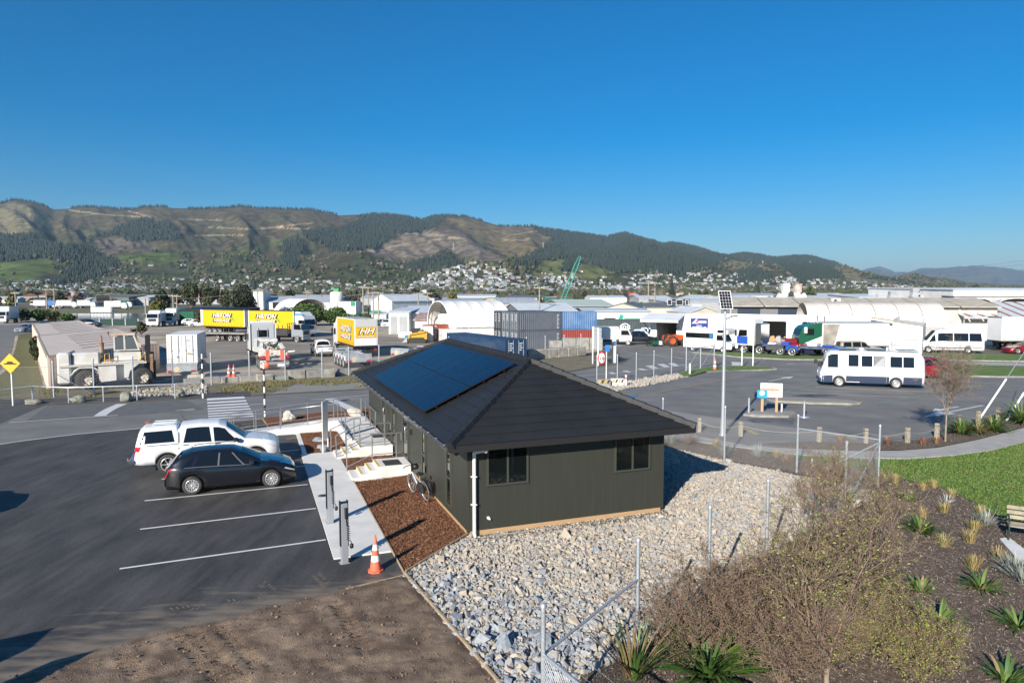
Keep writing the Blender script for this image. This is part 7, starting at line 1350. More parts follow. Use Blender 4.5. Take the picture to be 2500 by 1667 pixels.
def forklift():
 pr,pf=G(212,951),G(349,944);rz=ang(pr,pf);wb_=(pf-pr).length;o=thing('container_forklift','big rust stained white container forklift behind the fence','forklift',(0,0,0),rz)
 pw=mat('chalky_white_paint',(.62,.62,.60),(.50,.475,.43),.7,scale=1.1,detail=8);c_=Vector((math.cos(rz),math.sin(rz),0));n_=Vector((-c_.y,c_.x,0));o.location=pr+n_*1.3;W=1.5;R=.72
 tm=MB();h=.28;tm.lathe([(R*.55,-h),(R*.9,-h),(R,-h*.7),(R,h*.7),(R*.9,h),(R*.55,h)],26,axis='y');tme=tm.mesh('tyre',M_rubber);rm=MB();rm.lathe([(0,h*.3),(R*.2,h*.3),(R*.35,-.02),(R*.5,h*.5),(R*.58,h*.9)],22,axis='y')
 for k in range(8):a=k*.785;rm.tube([(R*.42*math.cos(a),.05,R*.42*math.sin(a)),(R*.42*math.cos(a),h*.8,R*.42*math.sin(a))],.05,6,mi=1)
 rme=rm.mesh('rim',[pw,M_rust])
 for x in(0,wb_):
  for sd in(1,-1):q=ob('wheel',tme,o,(x,sd*(W-.28),R),0 if sd>0 else math.pi);ob('rim',rme,q)
 m=MB();m.prism([(-1.6,.95),(-1.6,1.9),(-.9,1.9),(wb_+.1,1.95),(wb_+.15,1.0),(wb_-.9,.55),(1.0,.5)],-W+.5,W-.5,'y');m.build('chassis',pw,o)
 m=MB();m.bbox(-1.75,-.9,-W+.1,W-.1,.45,2.7,.12);m.build('counterweight',pw,o)
 m=MB();m.bbox(-.85,.85,-W+.35,W-.35,1.75,2.65,.08);m.build('engine_cover',pw,o)
 for sd in(1,-1):
  y0,y1=sorted((sd*W,sd*(W-.5)));m=MB();m.prism([(.82,.75),(.95,.52),(1.9,.6),(1.9,1.65),(.78,1.65)],y0,y1,'y');m.build('fuel_tank',pw,o)
  m=MB();m.prism([(2.4,.75),(wb_-.92,.75),(wb_-.78,1.25),(wb_-.2,1.75),(2.4,1.75)],y0,y1,'y');m.build('battery_box',pw,o)
  m=MB();m.prism([(-1.6,1.68),(wb_+.3,1.78),(wb_+.3,1.9),(-1.6,1.8)],*sorted((sd*W,sd*(W-.45))),'y');m.build('running_board',pw,o)
  m=MB();m.prism([(-.95,1.0),(-.75,1.45),(-.4,1.66),(.5,1.66),(.9,1.3),(.8,1.3),(.45,1.56),(-.4,1.56),(-.7,1.3)],*sorted((sd*W,sd*(W-.5))),'y');m.build('mudguard',pw,o)
 m=MB();m.box(.86,wb_-.2,-.9,.9,1.85,2.1);m.build('deck',M_rust,o)
 cx0,cx1=1.75,3.2;zc=2.0
 m=MB()
 for(x0,x1)in((cx0,cx1),):
  m.prism([(cx0,zc),(cx1+.35,zc),(cx1+.28,zc+.6),(cx0,zc+.6)],-.95,.95,'y')
 m.build('cab_base',pw,o);m=MB()
 top=zc+1.85
 for y in(-.92,.92):
  for(xa,xb)in((cx0+.05,cx0+.05),(cx0+.7,cx0+.7),(cx1+.2,cx1-.15)):m.beam((xa,y,zc+.7),(xb,y,top),.1,.1)
  m.beam((cx0,y,zc+.75),(cx1+.2,y,zc+.75),.08)
 m.build('cab_frame',pw,o);m=MB();m.bbox(cx0-.1,cx1,-1.0,1.0,top-.05,top+.12,.04);m.build('cab_roof',mat('rust_edged_white',(.66,.63,.58),(.4,.25,.15),.7,scale=1.4),o)
 for y in(-.93,.93):m=MB();m.prism([(cx0+.12,zc+.8),(cx0+.64,zc+.8),(cx0+.64,top-.1),(cx0+.12,top-.1)],y-.01,y+.01,'y');m.build('window',mat('clear_cab_glass',(.10,.12,.13),rough=.05,coat=.5),o);m=MB();m.prism([(cx0+.78,zc+.8),(cx1+.1,zc+.8),(cx1-.2,top-.1),(cx0+.78,top-.1)],y-.01,y+.01,'y');m.build('window',MATS['clear_cab_glass'],o)
 m=MB();m.add([(cx1+.27,-.88,zc+.78),(cx1+.27,.88,zc+.78),(cx1-.1,.88,top-.05),(cx1-.1,-.88,top-.05)],[(0,1,2,3)]);m.build('windscreen',MATS['clear_cab_glass'],o)
 m=MB();m.bbox(2.05,2.4,-.3,.3,zc+.5,zc+1.4,.06);m.build('seat',M_black,o);m=MB();m.tube([(cx0-.2,-.7,top-.3),(cx0-.35,-.7,top+.1)],.03,6);m.lathe([(0,0),(.09,.02),(.07,.2),(0,.24)],10,(cx0-.35,-.7,top+.08));m.build('beacon',M_rust,o)
 m=MB();m.tube([(.98,-.8,2.4),(.98,-.8,3.0)],.05,8);m.tube([(.98,-.8,2.6),(.98,-.8,3.35)],.15,12);m.tube([(.98,-.8,3.35),(.98,-.8,3.75),(.9,-.8,3.85)],.07,8);m.build('exhaust_stack',mat('rust_streaked_steel',(.34,.28,.22),(.25,.1,.04),.8,scale=1.6),o)
 m=MB();mx_=wb_+.22
 for y in(-.75,-.5,.5,.75):m.box(mx_,mx_+.28,y-.07,y+.07,.5,3.75)
 for z in(.8,1.8,2.8,3.65):m.box(mx_+.02,mx_+.25,-.75,.75,z-.1,z+.1)
 m.build('mast',M_black,o)
 for y in(-.25,.25):m=MB();m.tube([(mx_+.15,y,.7),(mx_+.15,y,3.4)],.09,8);m.build('lift_ram',M_bg,o)
 for y in(-.3,-.12,.12,.3):m=MB();m.tube([(mx_+.1,y,3.6),(mx_-.05,y,2.8),(mx_+.2,y,1.8)],.03,5);m.build('hose',M_black,o)
 m=MB();m.box(mx_+.3,mx_+.5,-1.3,1.3,.9,2.4);m.build('fork_carriage',M_rust,o)
 for y in(-.7,.7):m=MB();m.box(mx_+.5,mx_+2.4,y-.1,y+.1,.4,.5);m.box(mx_+.5,mx_+.62,y-.1,y+.1,.5,1.8);m.build('fork',M_black,o)
 for sd in(1,-1):m=MB();m.beam((wb_-.2,sd,1.95),(wb_+.3,sd*.6,2.6),.14);m.build('tilt_ram',pw,o)
 for x in(1.2,3.5):m=MB();m.tube([(x,-1.35,1.85),(x,-1.35,2.5),(x+.3,-1.35,2.6),(x+.3,-1.35,1.85)],.025,6);m.build('grab_rail',M_yel,o)
forklift()
def tractor():
 p=G(1640,846);o=thing('tractor','orange tractor with a green mower in front of the open bay','tractor',Vector((p.x,p.y+1.2,.02)),.15);og=mat('tractor_orange',(.5,.09,.02),rough=.4)
 for x,R,wd in((0,.72,.45),(1.75,.5,.34)):
  for sd in(1,-1):
   m=MB();m.lathe([(R*.6,-wd/2),(R*.95,-wd/2),(R,-wd*.3),(R,wd*.3),(R*.95,wd/2),(R*.6,wd/2)],20,(0,0,0),axis='y')
   for k in range(14):a=k*.449;m.box(-.05+R*math.cos(a),.05+R*math.cos(a),-wd*.45,wd*.45,-.05+R*math.sin(a),.05+R*math.sin(a))
   q=m.build('wheel',M_rubber,o,(x,sd*.85,R));m=MB();m.lathe([(0,.1),(R*.3,.12),(R*.6,.18)],16,axis='y');m.lathe([(R*.6,-.18),(R*.3,-.12),(0,-.1)],16,axis='y');m.build('rim',og,q)
 m=MB();m.prism([(.6,.75),(2.2,.7),(2.3,1.2),(2.0,1.4),(.6,1.5)],-.36,.36,'y');m.build('bonnet',og,o);m=MB();m.box(-.4,2.1,-.25,.25,.45,.8);m.build('chassis',M_black,o)
 for sd in(1,-1):m=MB();m.prism([(-.75,.8),(-.6,1.35),(.2,1.5),(.6,1.1),(.55,1.05),(.15,1.42),(-.55,1.28),(-.68,.8)],*sorted((sd*.6,sd*1.08)),'y');m.build('mudguard',og,o)
 m=MB();m.bbox(-.45,.05,-.25,.25,.95,1.1,.04);m.bbox(-.5,-.38,-.25,.25,1.05,1.6,.04);m.build('seat',M_black,o);m=MB();m.tube([(-.6,-.5,.9),(-.6,-.5,2.2),(-.6,.5,2.2),(-.6,.5,.9)],.035,6);m.build('roll_bar',M_black,o);m=MB();m.tube([(.35,0,1.4),(.2,0,1.7)],.03,6);m.lathe([(.16,0),(.19,.02),(.16,.04)],14,(.18,0,1.68));m.build('steering_wheel',M_black,o)
 o2=thing('mower','dark green mower deck hitched behind the orange tractor','mower',Vector((p.x-1.9,p.y+.9,.02)),.15);m=MB();m.bbox(-.7,.5,-1,1,.15,.75,.12);m.build('deck',mat('machine_green',(.01,.07,.045),rough=.5),o2);m=MB();m.bbox(-.6,.1,-.5,.3,.75,1.1,.06);m.build('gearbox',M_black,o2);m=MB();m.bbox(.05,.5,-1.06,-.55,.2,.72,.02);m.build('pale_box',M_roll,o2);m=MB();m.lathe([(.5,-.1),(.5,.1),(.3,.1)],14,(-1.0,-.4,.42),axis='y');m.build('wheel',M_rubber,o2)
tractor()
def skid():
 p=G(1017,838);o=thing('skid_steer_loader','yellow tracked skid steer loader by the orange container','loader',Vector((p.x,p.y+.9,.0)),math.pi);yl=mat('loader_yellow',(.55,.30,.02),rough=.45)
 for sd in(1,-1):m=MB();m.prism([(-1.1,.0),(.9,.0),(1.25,.35),(.9,.75),(-.9,.8),(-1.35,.4)],*sorted((sd*.6,sd*1.0)),'y');m.build('track',M_rubber,o)
 m=MB();m.prism([(-1.4,.5),(1.0,.5),(.9,1.1),(-.1,1.4),(-.3,1.7),(-1.4,1.6)],-.58,.58,'y');m.build('body',yl,o);m=MB();m.prism([(-.35,1.35),(.75,1.15),(.7,2.0),(-.4,2.1)],-.5,.5,'y');m.build('cab',M_black,o)
 for sd in(1,-1):m=MB();m.beam((-1.2,sd*.75,1.6),(.9,sd*.75,1.25),.12,.2);m.beam((.9,sd*.75,1.25),(1.35,sd*.75,.4),.12,.18);m.build('lift_arm',yl,o)
 m=MB();m.prism([(1.3,.1),(2.0,.1),(1.5,.75),(1.3,.75)],-1.0,1.0,'y');m.build('bucket',M_bg,o)
skid()
for nm,px,py,lb,cat_,mm,sz in(('tarpaulin_stack',982,815,'bright blue tarpaulin covered stack against the steel shed','tarpaulin',mat('tarp_blue',(.01,.05,.42),(.015,.07,.5),.5,scale=2),(1.9,1.4,1.6)),('wrapped_pallet',990,826,'pale wrapped pallet below the blue tarpaulin','pallet',M_fab,(2.2,1.3,1.0)),('blue_crate',998,834,'small turquoise blue crate beside the skid steer loader','crate',mat('crate_blue',(.02,.2,.4),rough=.5),(1.2,.9,.9))):
 o=thing(nm,lb,cat_,G(px,py));m=MB();m.bbox(-sz[0]/2,sz[0]/2,0,sz[1],.08,sz[2],.1);m.build('cover',mm,o);m=MB();m.box(-sz[0]/2,sz[0]/2,.1,.3,0,.08);m.box(-sz[0]/2,sz[0]/2,sz[1]-.3,sz[1]-.1,0,.08);m.build('skid',M_oldwood,o)
def crane():
 a,b_=A(1378,735,250),A(1416,626,258);o=thing('lattice_crane','tall teal lattice crane boom leaning to the right above the sheds','crane',Vector((a.x,a.y,0)));tl=mat('crane_teal',(.05,.25,.22),(.08,.32,.28),.5,scale=.3);base=Vector((a.x-1.6,a.y,2.5));d=(b_-base).normalized();s1=d.cross(Vector((0,1,0))).normalized();s2=d.cross(s1);L=(b_-base).length
 m=MB();org=o.location;wd=lambda t:1.1*(1-max(0,t-.85)*4.5)*min(1,.35+t*6)
 for(i,j)in((1,1),(1,-1),(-1,-1),(-1,1)):
  pts=[base+d*L*t+s1*i*wd(t)*.62+s2*j*wd(t)*.62-org for t in np.linspace(0,1,13)];m.tube(pts,.13,5)
 m.build('boom_chord',tl,o);m=MB();n=20
 for k in range(n):
  t0,t1=k/n,(k+1)/n
  for(i,j,i2,j2)in((1,1,-1,1),(-1,1,-1,-1),(-1,-1,1,-1),(1,-1,1,1)):
   p=base+d*L*t0+(s1*i+s2*j)*wd(t0)*.62-org;q=base+d*L*t1+(s1*i2+s2*j2)*wd(t1)*.62-org;m.tube([p,q],.075,4,cap=False)
 m.build('lacing',tl,o);m=MB();m.bbox(-3,1.5,-1.5,1.5,1.2,3.4,.2);m.build('crane_house',tl,o);m=MB();m.box(-3,2.5,-2.2,-1.3,0,1.1);m.box(-3,2.5,1.3,2.2,0,1.1);m.build('track',M_black,o);m=MB();m.tube([b_-org,Vector((-2.4,0,5.5))],.05,4);m.tube([Vector((-2.4,0,3.2)),Vector((-2.4,0,5.5))],.2,6);m.build('pendant_line',M_black,o)
crane()
M_wire=mat('fence_wire',(.27,.28,.29),rough=.55,metal=.2);M_wire2=mat('bright_fence_wire',(.55,.57,.6),rough=.4,metal=.3)
def mesh_panel(o,p,q,h0,h1,sp=.09,rad=.0022):
 p,q=Vector(p),Vector(q);L=(Vector((q.x,q.y,0))-Vector((p.x,p.y,0))).length;d=(q-p)/L;H=h1-h0;V=[];F=[]
 def pt(u,v):u=min(max(u,0),L);return p+d*u+Vector((0,0,h0+v))
 k=-H
 segs=[]
 while k<L:
  a0=max(0,-k);a1=min(H,L-k)
  if a1>a0:segs.append((k+a0,a0,k+a1,a1));segs.append((k+a0,H-a0,k+a1,H-a1))
  k+=sp
 nrm=Vector((-d.y,d.x,0)).normalized()
 for(u0,v0,u1,v1)in segs:
  a,b_=pt(u0,v0),pt(u1,v1);t_=(b_-a).normalized();s_=t_.cross(nrm)*rad;o_=len(V);V+=[a+s_,a-s_*.5+nrm*rad*.87,a-s_*.5-nrm*rad*.87,b_+s_,b_-s_*.5+nrm*rad*.87,b_-s_*.5-nrm*rad*.87]
  F+=[(o_,o_+1,o_+4,o_+3),(o_+1,o_+2,o_+5,o_+4),(o_+2,o_,o_+3,o_+5)]
 return ob('chain_mesh',fastmesh('chain_mesh',[v[:]for v in V],F,M_wire),o,kind='stuff')
def post(o,p,h,r_=.036,name='post',m_=None):m=MB();m.tube([(p.x,p.y,0),(p.x,p.y,h)],r_,10);m.lathe([(r_*1.25,h-.02),(r_*1.25,h+.02),(r_*.6,h+.05),(0,h+.055)],10,(p.x,p.y,0));return m.build(name,m_ or M_galv,o)
HT=2.25
T=lambda x,y:(lambda v:Vector((v.x,v.y,0)))(G(x,y,HT))
fr_=thing('chain_link_fence','chain link fence of galvanised posts around the stone bed','fence')
pf={'h':T(1558.6,1318),'i':T(1326.5,1479),'g':T(1734,1238),'f':T(1876,1173),'e':T(1982.7,1121.6),'d':T(2067.6,1079.5),'c':T(2149,1039),'b':T(1949,1014),'a':T(1771,993),'z':T(1619,973),'y':Vector((2.2,34.6,0)),'j':T(1326.5,1479)+Vector((2.0,-3.4,0))}
for k,p in pf.items():post(fr_,p,HT,.038)
def railp(o,p,q,za,zb_,r_=.024,nm='rail'):m=MB();m.tube([(p.x,p.y,za),(q.x,q.y,zb_)],r_,8);m.build(nm,M_galv,o)
railp(fr_,pf['i'],pf['h'],1.5,1.5);railp(fr_,pf['i'],pf['j'],1.5,1.5,.03);railp(fr_,pf['c'],pf['b'],1.75,1.75);railp(fr_,pf['c'],pf['c'].lerp(pf['b'],.75),1.65,.15,.03,'brace');railp(fr_,pf['c'],pf['d'].lerp(pf['c'],.1),1.65,.3,.03,'brace')
for(a,b_)in(('z','a'),('a','b'),('b','c'),('y','z')):mesh_panel(fr_,pf[a],pf[b_],.05,1.75,.09,.003)
mesh_panel(fr_,pf['i'],pf['j'],.05,1.5,.08,.0045).data.materials[0]=M_wire2;mesh_panel(fr_,pf['d'],pf['c'],.05,1.7,.09,.0026)
for z in(1.65,1.9):m=MB();m.tube([pf['i']+Vector((0,0,z)),pf['j']+Vector((0,0,z))],.003,4);m.build('wire',M_wire,fr_)
for z in(.3,.75,1.2):m=MB();m.tube([pf['h']+Vector((0,0,z)),pf['i']+Vector((0,0,z))],.0025,4);m.build('wire',M_wire,fr_)
fy=thing('chain_link_fence','long chain link fence along the far side of the road by the truck yard','fence');yp=[(-80,975,880),(132,970,878),(230,962,883),(326,955,883),(422,942,876),(516.5,940,874),(609.6,932,866),(697,931,868),(787,923,863),(852,917,858),(926,910,856),(1090,893,846),(1285,880,838),(1331,876,836),(1377,872,833),(1418,868,836)]
PP=[G(x,y)for x,y,t in yp]
for p in PP:post(fy,p,2.4,.055)
for i in range(len(PP)-1):mesh_panel(fy,PP[i],PP[i+1],.05,2.0,.22,.004);m=MB();m.tube([PP[i]+Vector((0,0,2.05)),PP[i+1]+Vector((0,0,2.05))],.012,5);m.build('top_wire',M_wire,fy)
m=MB();m.tube([PP[1]+Vector((0,0,1.7)),PP[1].lerp(PP[2],.9)+Vector((0,0,.1))],.03,6);m.build('brace',M_galv,fy)
fg=thing('chain_link_fence','chain link fence between the gate drive and the right hand car park','fence');gp_=[(1457,940,879),(1507,937.6,869),(1553,931,862),(1596,923.6,858.6),(1639,917,855)];PG=[G(x,y)for x,y,t in gp_]
for p in PG:post(fg,p,2.25,.045)
for i in range(len(PG)-1):mesh_panel(fg,PG[i],PG[i+1],.05,2.1,.2,.0032)
gt=thing('mesh_gate','open galvanised mesh gate at the yard entrance','gate');g3=[G(1675,908),G(1710,903),G(1743,897)]
for p in g3:post(gt,p,2.3,.06)
for i in range(2):
 a,b_=g3[i],g3[i+1]
 for z in(.15,1.1,2.05):m=MB();m.tube([a+Vector((0,0,z)),b_+Vector((0,0,z))],.03,6);m.build('gate_rail',M_galv,gt)
 mesh_panel(gt,a,b_,.15,2.05,.12,.004);m=MB();m.tube([a+Vector((0,0,.15)),b_+Vector((0,0,2.05))],.03,6);m.build('gate_brace',M_galv,gt)
pr_=thing('pipe_rail_fence','low galvanised pipe rail beside the road','fence');rp2=[G(-60,1000),G(80,980),G(168,983.5),G(253,981),G(335,978),G(428,973.5),G(494,969)]
m=MB();m.tube([p+Vector((0,0,.98))for p in rp2],.045,8);m.build('top_rail',M_galv,pr_)
for p in rp2:post(pr_,p,.95,.04)
blk=[(0,0)]
bl=[(450,492,940,926,'lying against the striped pole, leftmost of the row'),(496,539,936.5,922,'second from the left of the row'),(541,584,935.5,922,'carrying two orange cones'),(586,628,934,918,'dark weathered, right of the cone block'),(628,668,933,915,'upright, behind the striped pole with the orange disc'),(671,706,930,919,'low and half buried in dry grass'),(708,748,925.5,905,'tall, left half of the pair right of the low block'),(749,786,923.5,905,'tall, right half of the pair right of the low block'),(789,819,923,902,'next to the office roof, left of two'),(821,858,917,901,'next to the office roof, right of two')]
for k,(x0,x1,yb,yt,lb)in enumerate(bl):
 a,b_=G(x0,yb),G(x1,yb-(x1-x0)*.06);L=(b_-a).length;h=A(x0,yt,a.y).z;m=MB();m.bbox(0,L,0,.8,-.02,h,.05);o=m.build('concrete_block',[mat('barrier_block',(.40,.38,.33),(.24,.22,.19),.9,scale=1.6,bump=.5,bscale=12),M_conc][k%2],None,a,ang(a,b_));tag(o,'concrete barrier block '+lb,'concrete block','concrete barrier blocks along the yard fence')
a=G(440,932);m=MB();m.bbox(0,1.9,0,1.2,.0,.55,.08);o=m.build('concrete_slab',MATS['barrier_block'],None,a,.1);tag(o,'rough concrete slab lying at the left end of the block row','slab');m=MB();m.bbox(0,1.5,0,.8,.55,.72,.05);o=m.build('timber_stack',M_oldwood,None,a+Vector((-.2,.3,0)),.1);tag(o,'old timber lying on the rough concrete slab','timber')
rw=thing('retaining_blocks','row of big concrete blocks below the containers','wall');a,b_=G(1290,880),G(1432,868);n=6
for k in range(n):p=a.lerp(b_,k/n);L=(b_-a).length/n-.05;m=MB();m.bbox(0,L,0,1,0,1.05,.06);q=m.build('block',MATS['barrier_block'],rw,p,ang(a,b_));
for k in range(4):p=Vector((4.6+k*1.65,84.2,0));m=MB();m.bbox(0,1.6,0,1,0,1.15+.35*(k>0),.06);m.build('block',M_conc,rw,p,.08)
def striped(p,h,lb,disc=False):
 o=thing('crossing_pole',lb,'pole',p);n=9
 for k in range(n):m=MB();m.tube([(0,0,h*k/n),(0,0,h*(k+1)/n)],.052,12);m.build('band',M_white if k%2==0 else M_black,o)
 m=MB();m.lathe([(.052,h),(.04,h+.04),(0,h+.05)],12);m.build('cap',M_black,o)
 if disc:m=MB();m.lathe([(0,-.02),(.2,-.02),(.2,.02),(0,.02)],18,(.12,0,h-.14),axis='y');m.build('disc',M_orange,o)
striped(G(496,972),2.95,'black and white striped crossing pole on the far kerb');striped(G(647,1017),3.05,'black and white striped crossing pole with an orange disc',True)
o=thing('warning_sign','yellow diamond hump warning sign on a white post','sign',G(32,990));hz_=A(28,887,G(32,990).y).z-.25;m=MB();m.tube([(0,0,0),(0,0,hz_+.5)],.05,10);m.build('post',M_white,o)
m=MB();s_=.62;m.prism([(0,hz_+.25-s_),(s_,hz_+.25),(0,hz_+.25+s_),(-s_,hz_+.25)],-.085,-.06,'y');sp_o=m.build('sign_plate',mat('sign_yellow',(.80,.42,.02),rough=.5),o)
m=MB();m.prism([(-.4,hz_+.19),(.4,hz_+.19),(.4,hz_+.25),(.24,hz_+.27),(.13,hz_+.38),(-.13,hz_+.38),(-.24,hz_+.27),(-.4,hz_+.25)],-.095,-.086,'y');m.build('hump_symbol',M_lb,sp_o)
def cone_(p,h,lb,nb=2):
 o=thing('traffic_cone',lb,'traffic cone',p,.3);r0=h*.155;m=MB();P8=[(h*.215*math.cos(a)*(1 if k%2 else 1),h*.215*math.sin(a))for k,a in enumerate([math.pi/8+math.pi/4*i for i in range(8)])];m.prism(P8,.0,h*.055,'z');m.build('base',M_orange,o)
 cr=lambda z:r0+(h*.025-r0)*(z-h*.055)/(h*.945);zs=[h*.055,h*.30,h*.46,h*.60,h*.76,h];mm=[M_orange,mat('cone_reflective',(.78,.76,.74),rough=.4),M_orange,MATS['cone_reflective'],M_orange]
 for k in range(5):m=MB();e=.003 if k%2 else 0;m.lathe([(cr(zs[k])+e,zs[k]),(cr(zs[k+1])+e,zs[k+1])]+([(0,h)]if k==4 else[]),18);m.build('sleeve' if k%2 else 'cone_body',mm[k],o)
cone_(G(917,1394),.92,'orange traffic cone with two white bands standing by the charger');ctop=lambda x:Vector((G(x,934).x,G(x,934).y+.35,A(562,922,G(562,935).y).z-.02))
cone_(ctop(555),1.0,'orange cone on the concrete block, left of two');cone_(ctop(567),1.0,'orange cone on the concrete block, right of two');cone_(G(1745,905),1.15,'orange traffic cone on the grass by the mesh gate')
M_pole=mat('weathered_pole',(.36,.31,.25),(.26,.22,.18),.85,scale=1.5);poles={}
for k,(x,yt,Y,lb)in enumerate(((37,712,190,'grey power pole at the far left of the yards'),(113,704,210,'tall power pole left of a pair near the hedge'),(132,704,215,'tall power pole right of a pair near the hedge'),(354,727,160,'short pole before the small dark trees'),(422,719,180,'power pole by the dark trees, left of two'),(431,720,184,'power pole by the dark trees, right of two'),(629,706,170,'pale power pole beside the white factory tower'),(749,712,240,'power pole above the white fabric arch'),(886,698,190,'power pole left of the steep gabled shed'),(899,700,230,'power pole just right of that above the steep shed'),(911,712,165,'double armed power pole left of the steel shed'),(924,712,168,'double armed power pole right of a pair by the steel shed'),(1021,714,180,'power pole by the timber arch, left of two'),(1044,713,185,'power pole by the timber arch, right of two'),(1317,699,150,'brown power pole left of the crane boom'),(1583,688,170,'twin brown pole left of a pair above the cream block'),(1599,688,172,'twin brown pole right of a pair above the cream block'))):
 p=at(x,Y);h=A(x,yt,Y).z;o=thing('power_pole',lb,'power pole',p);m=MB();m.tube([(0,0,0),(0,0,h)],.2,8,r2=.14);m.build('shaft',M_pole,o);m=MB();m.box(-1.2,1.2,-.08,.08,h-.5,h-.3);m.build('crossarm',M_oldwood,o)
 for xx in(-1.1,-.4,.4,1.1):m=MB();m.lathe([(.05,0),(.07,.1),(.04,.22),(0,.24)],8,(xx,0,h-.3));m.build('insulator',M_roll,o)
 poles[x]=p+Vector((0,0,h-.1))
def wire(pts,lb,r_=.03,sag=.6):
 m=MB();V=[]
 for a,b_ in zip(pts[:-1],pts[1:]):V+=[a.lerp(b_,t)-Vector((0,0,sag*4*t*(1-t)))for t in np.linspace(0,1,8)[:-1]]
 V.append(pts[-1]);m.tube(V,r_,4);o=m.build('power_line',mat('grey_cable',(.3,.3,.3),rough=.6),None);tag(o,lb,'wire')
wire([poles[x]for x in(37,113)]+[poles[422]],'overhead wire from the left pole pair to the poles by the dark trees');wire([A(-40,738,170),A(354,729,160),poles[422]-Vector((0,0,1)),poles[629]],'long overhead wire crossing above the yellow trucks');wire([poles[629],A(760,723,170),poles[911]],'overhead wire from the white tower pole to the double armed pole');wire([poles[911],poles[1021],A(1180,716,200)],'overhead wire passing above the steel shed');wire([poles[886],poles[1044],poles[1317]],'overhead wire running from the steep shed towards the crane')
for k,(a,b_,c_)in enumerate((((1980,684),(2200,668),(2700,610)),((1990,690),(2220,674),(2700,620)),((2000,700),(2240,682),(2700,634)),((2200,712),(2400,700),(2700,690)))):wire([A(*a,300),A(*b_,220),A(*c_,110)],('top','second','third','lowest')[k]+' power line sloping up to the right edge of the sky',.028 if k<3 else .03,.3)
for k,(x,yb_,yt,Yd)in enumerate(((850,616,598,2250),(1107,612,594,2600),(1326,604,591,2900),(1602,632,621,2900),(1622,632,622,2950),(1736,650,637,3100),(1862,648,636,3200),(1978,649,637,3400),(440,615,602,2600))):
 p=A(x,yb_,Yd);h=(yb_-yt)/FOC*Yd;o=thing('lattice_pylon',f'grey transmission pylon on the hillside, number of the line seen {("above the poplars", "on the felled spur", "beside the pine clump", "on the brown knoll, left of two", "on the brown knoll, right of two", "above the dark gully", "on the tan spur", "on the pale saddle", "above the far left pasture")[k]}'.replace('number of the line seen ',''),'pylon',p-Vector((0,0,6)));m=MB()
 for(i,j)in((1,1),(1,-1),(-1,-1),(-1,1)):m.beam((i*3,j*3,0),(i*.5,j*.5,h+6),.9)
 m.build('leg_lattice',M_bg,o);m=MB();m.box(-5,5,-.5,.5,h+1.2,h+2);m.build('crossarm',M_bg,o)
for k,(a,b_,lb)in enumerate((((2392,1022),(2560,770),'white guarded guy wire rising from the flax bed'),((2455,1030),(2600,800),'white banded guy wire at the right edge'))):
 p=G(*a);q=A(*b_,p.y+(4 if k==0 else 2));m=MB();m.tube([p,q],.022,6);o=thing('guy_wire',lb,'guy wire');m.build('wire',M_galv,o);m=MB();m.tube([p.lerp(q,.01),p.lerp(q,.36 if k==0 else .3)],.06,8);m.build('guard',M_white,o)
pl=G(1764,1062);o=thing('solar_street_light','tall galvanised street light topped by a tilted solar panel','street light',pl,.3);hl2=A(1768,752,pl.y).z
m=MB();m.tube([(0,0,0),(0,0,1.0),(0,0,hl2)],.13,14,r2=.065);m.lathe([(.2,0),(.2,.03),(.13,.035)],14);m.build('pole',M_galv,o)
hp_=A(1773,733,pl.y).z
m=MB();ct=Vector((0,0,hp_));nvec=Vector((-.25,-.84,.48)).normalized();sx_=Vector((nvec.y,-nvec.x,0)).normalized()*-1;sy_=nvec.cross(sx_);
if sy_.z<0:sy_=-sy_
pw2,ph2=.30,.50
Q=lambda a,b_,d:ct+sx_*a*pw2+sy_*b_*ph2+nvec*d
m.add([Q(-1,-1,0),Q(1,-1,0),Q(1,1,0),Q(-1,1,0),Q(-1,-1,.04),Q(1,-1,.04),Q(1,1,.04),Q(-1,1,.04)],[(3,2,1,0),(4,5,6,7),(0,1,5,4),(1,2,6,5),(2,3,7,6),(3,0,4,7)]);pn=m.build('panel_frame',M_white,o)
for i in range(4):
 for j in range(6):m=MB();a0,a1,b0_,b1_=-.9+i*.455,-.9+i*.455+.42,-.93+j*.313,-.93+j*.313+.29;m.add([Q(a0,b0_,.043),Q(a1,b0_,.043),Q(a1,b1_,.043),Q(a0,b1_,.043)],[(0,1,2,3)]);m.build('solar_cell',mat('black_cell',(.008,.01,.018),rough=.1),pn)
m=MB();m.tube([(0,0,hl2-.1),(0,0,hp_)],.05,8);m.build('bracket',M_galv,o);m=MB();m.beam((.02,0,hl2-.55),(.5,-.1,hl2-.35),.1,.06);m.bbox(.3,.62,-.18,-.02,hl2-.42,hl2-.33,.02);m.build('lamp_head',M_alloy,o)
pb0,pb1=G(1860,1009),G(1895,1010.5);o=thing('information_board','white information board on two timber posts with a blue tab','sign',pb0,ang(pb0,pb1));Lb=(pb1-pb0).length;zt_=A(1860,934,pb0.y).z;zb2=A(1860,968,pb0.y).z
for x in(0,Lb):m=MB();m.box(x-.07,x+.07,-.07,.07,0,zt_-.02);m.build('post',M_timber,o)
m=MB();m.bbox(-.12,Lb+.3,-.11,-.075,zb2,zt_,.01);bd=m.build('board',M_white,o);m=MB();m.box(-.1,Lb+.12,-.15,-.115,zb2+.38,zb2+.5);m.build('batten',M_timber,o);m=MB();m.box(Lb*.62,Lb*.72,-.125,-.112,zt_-.55,zt_-.2);m.prism([(Lb*.58,zt_-.2),(Lb*.78,zt_-.2),(Lb*.68,zt_-.1)],-.125,-.112,'y');m.build('arrow_symbol',M_bg,bd)
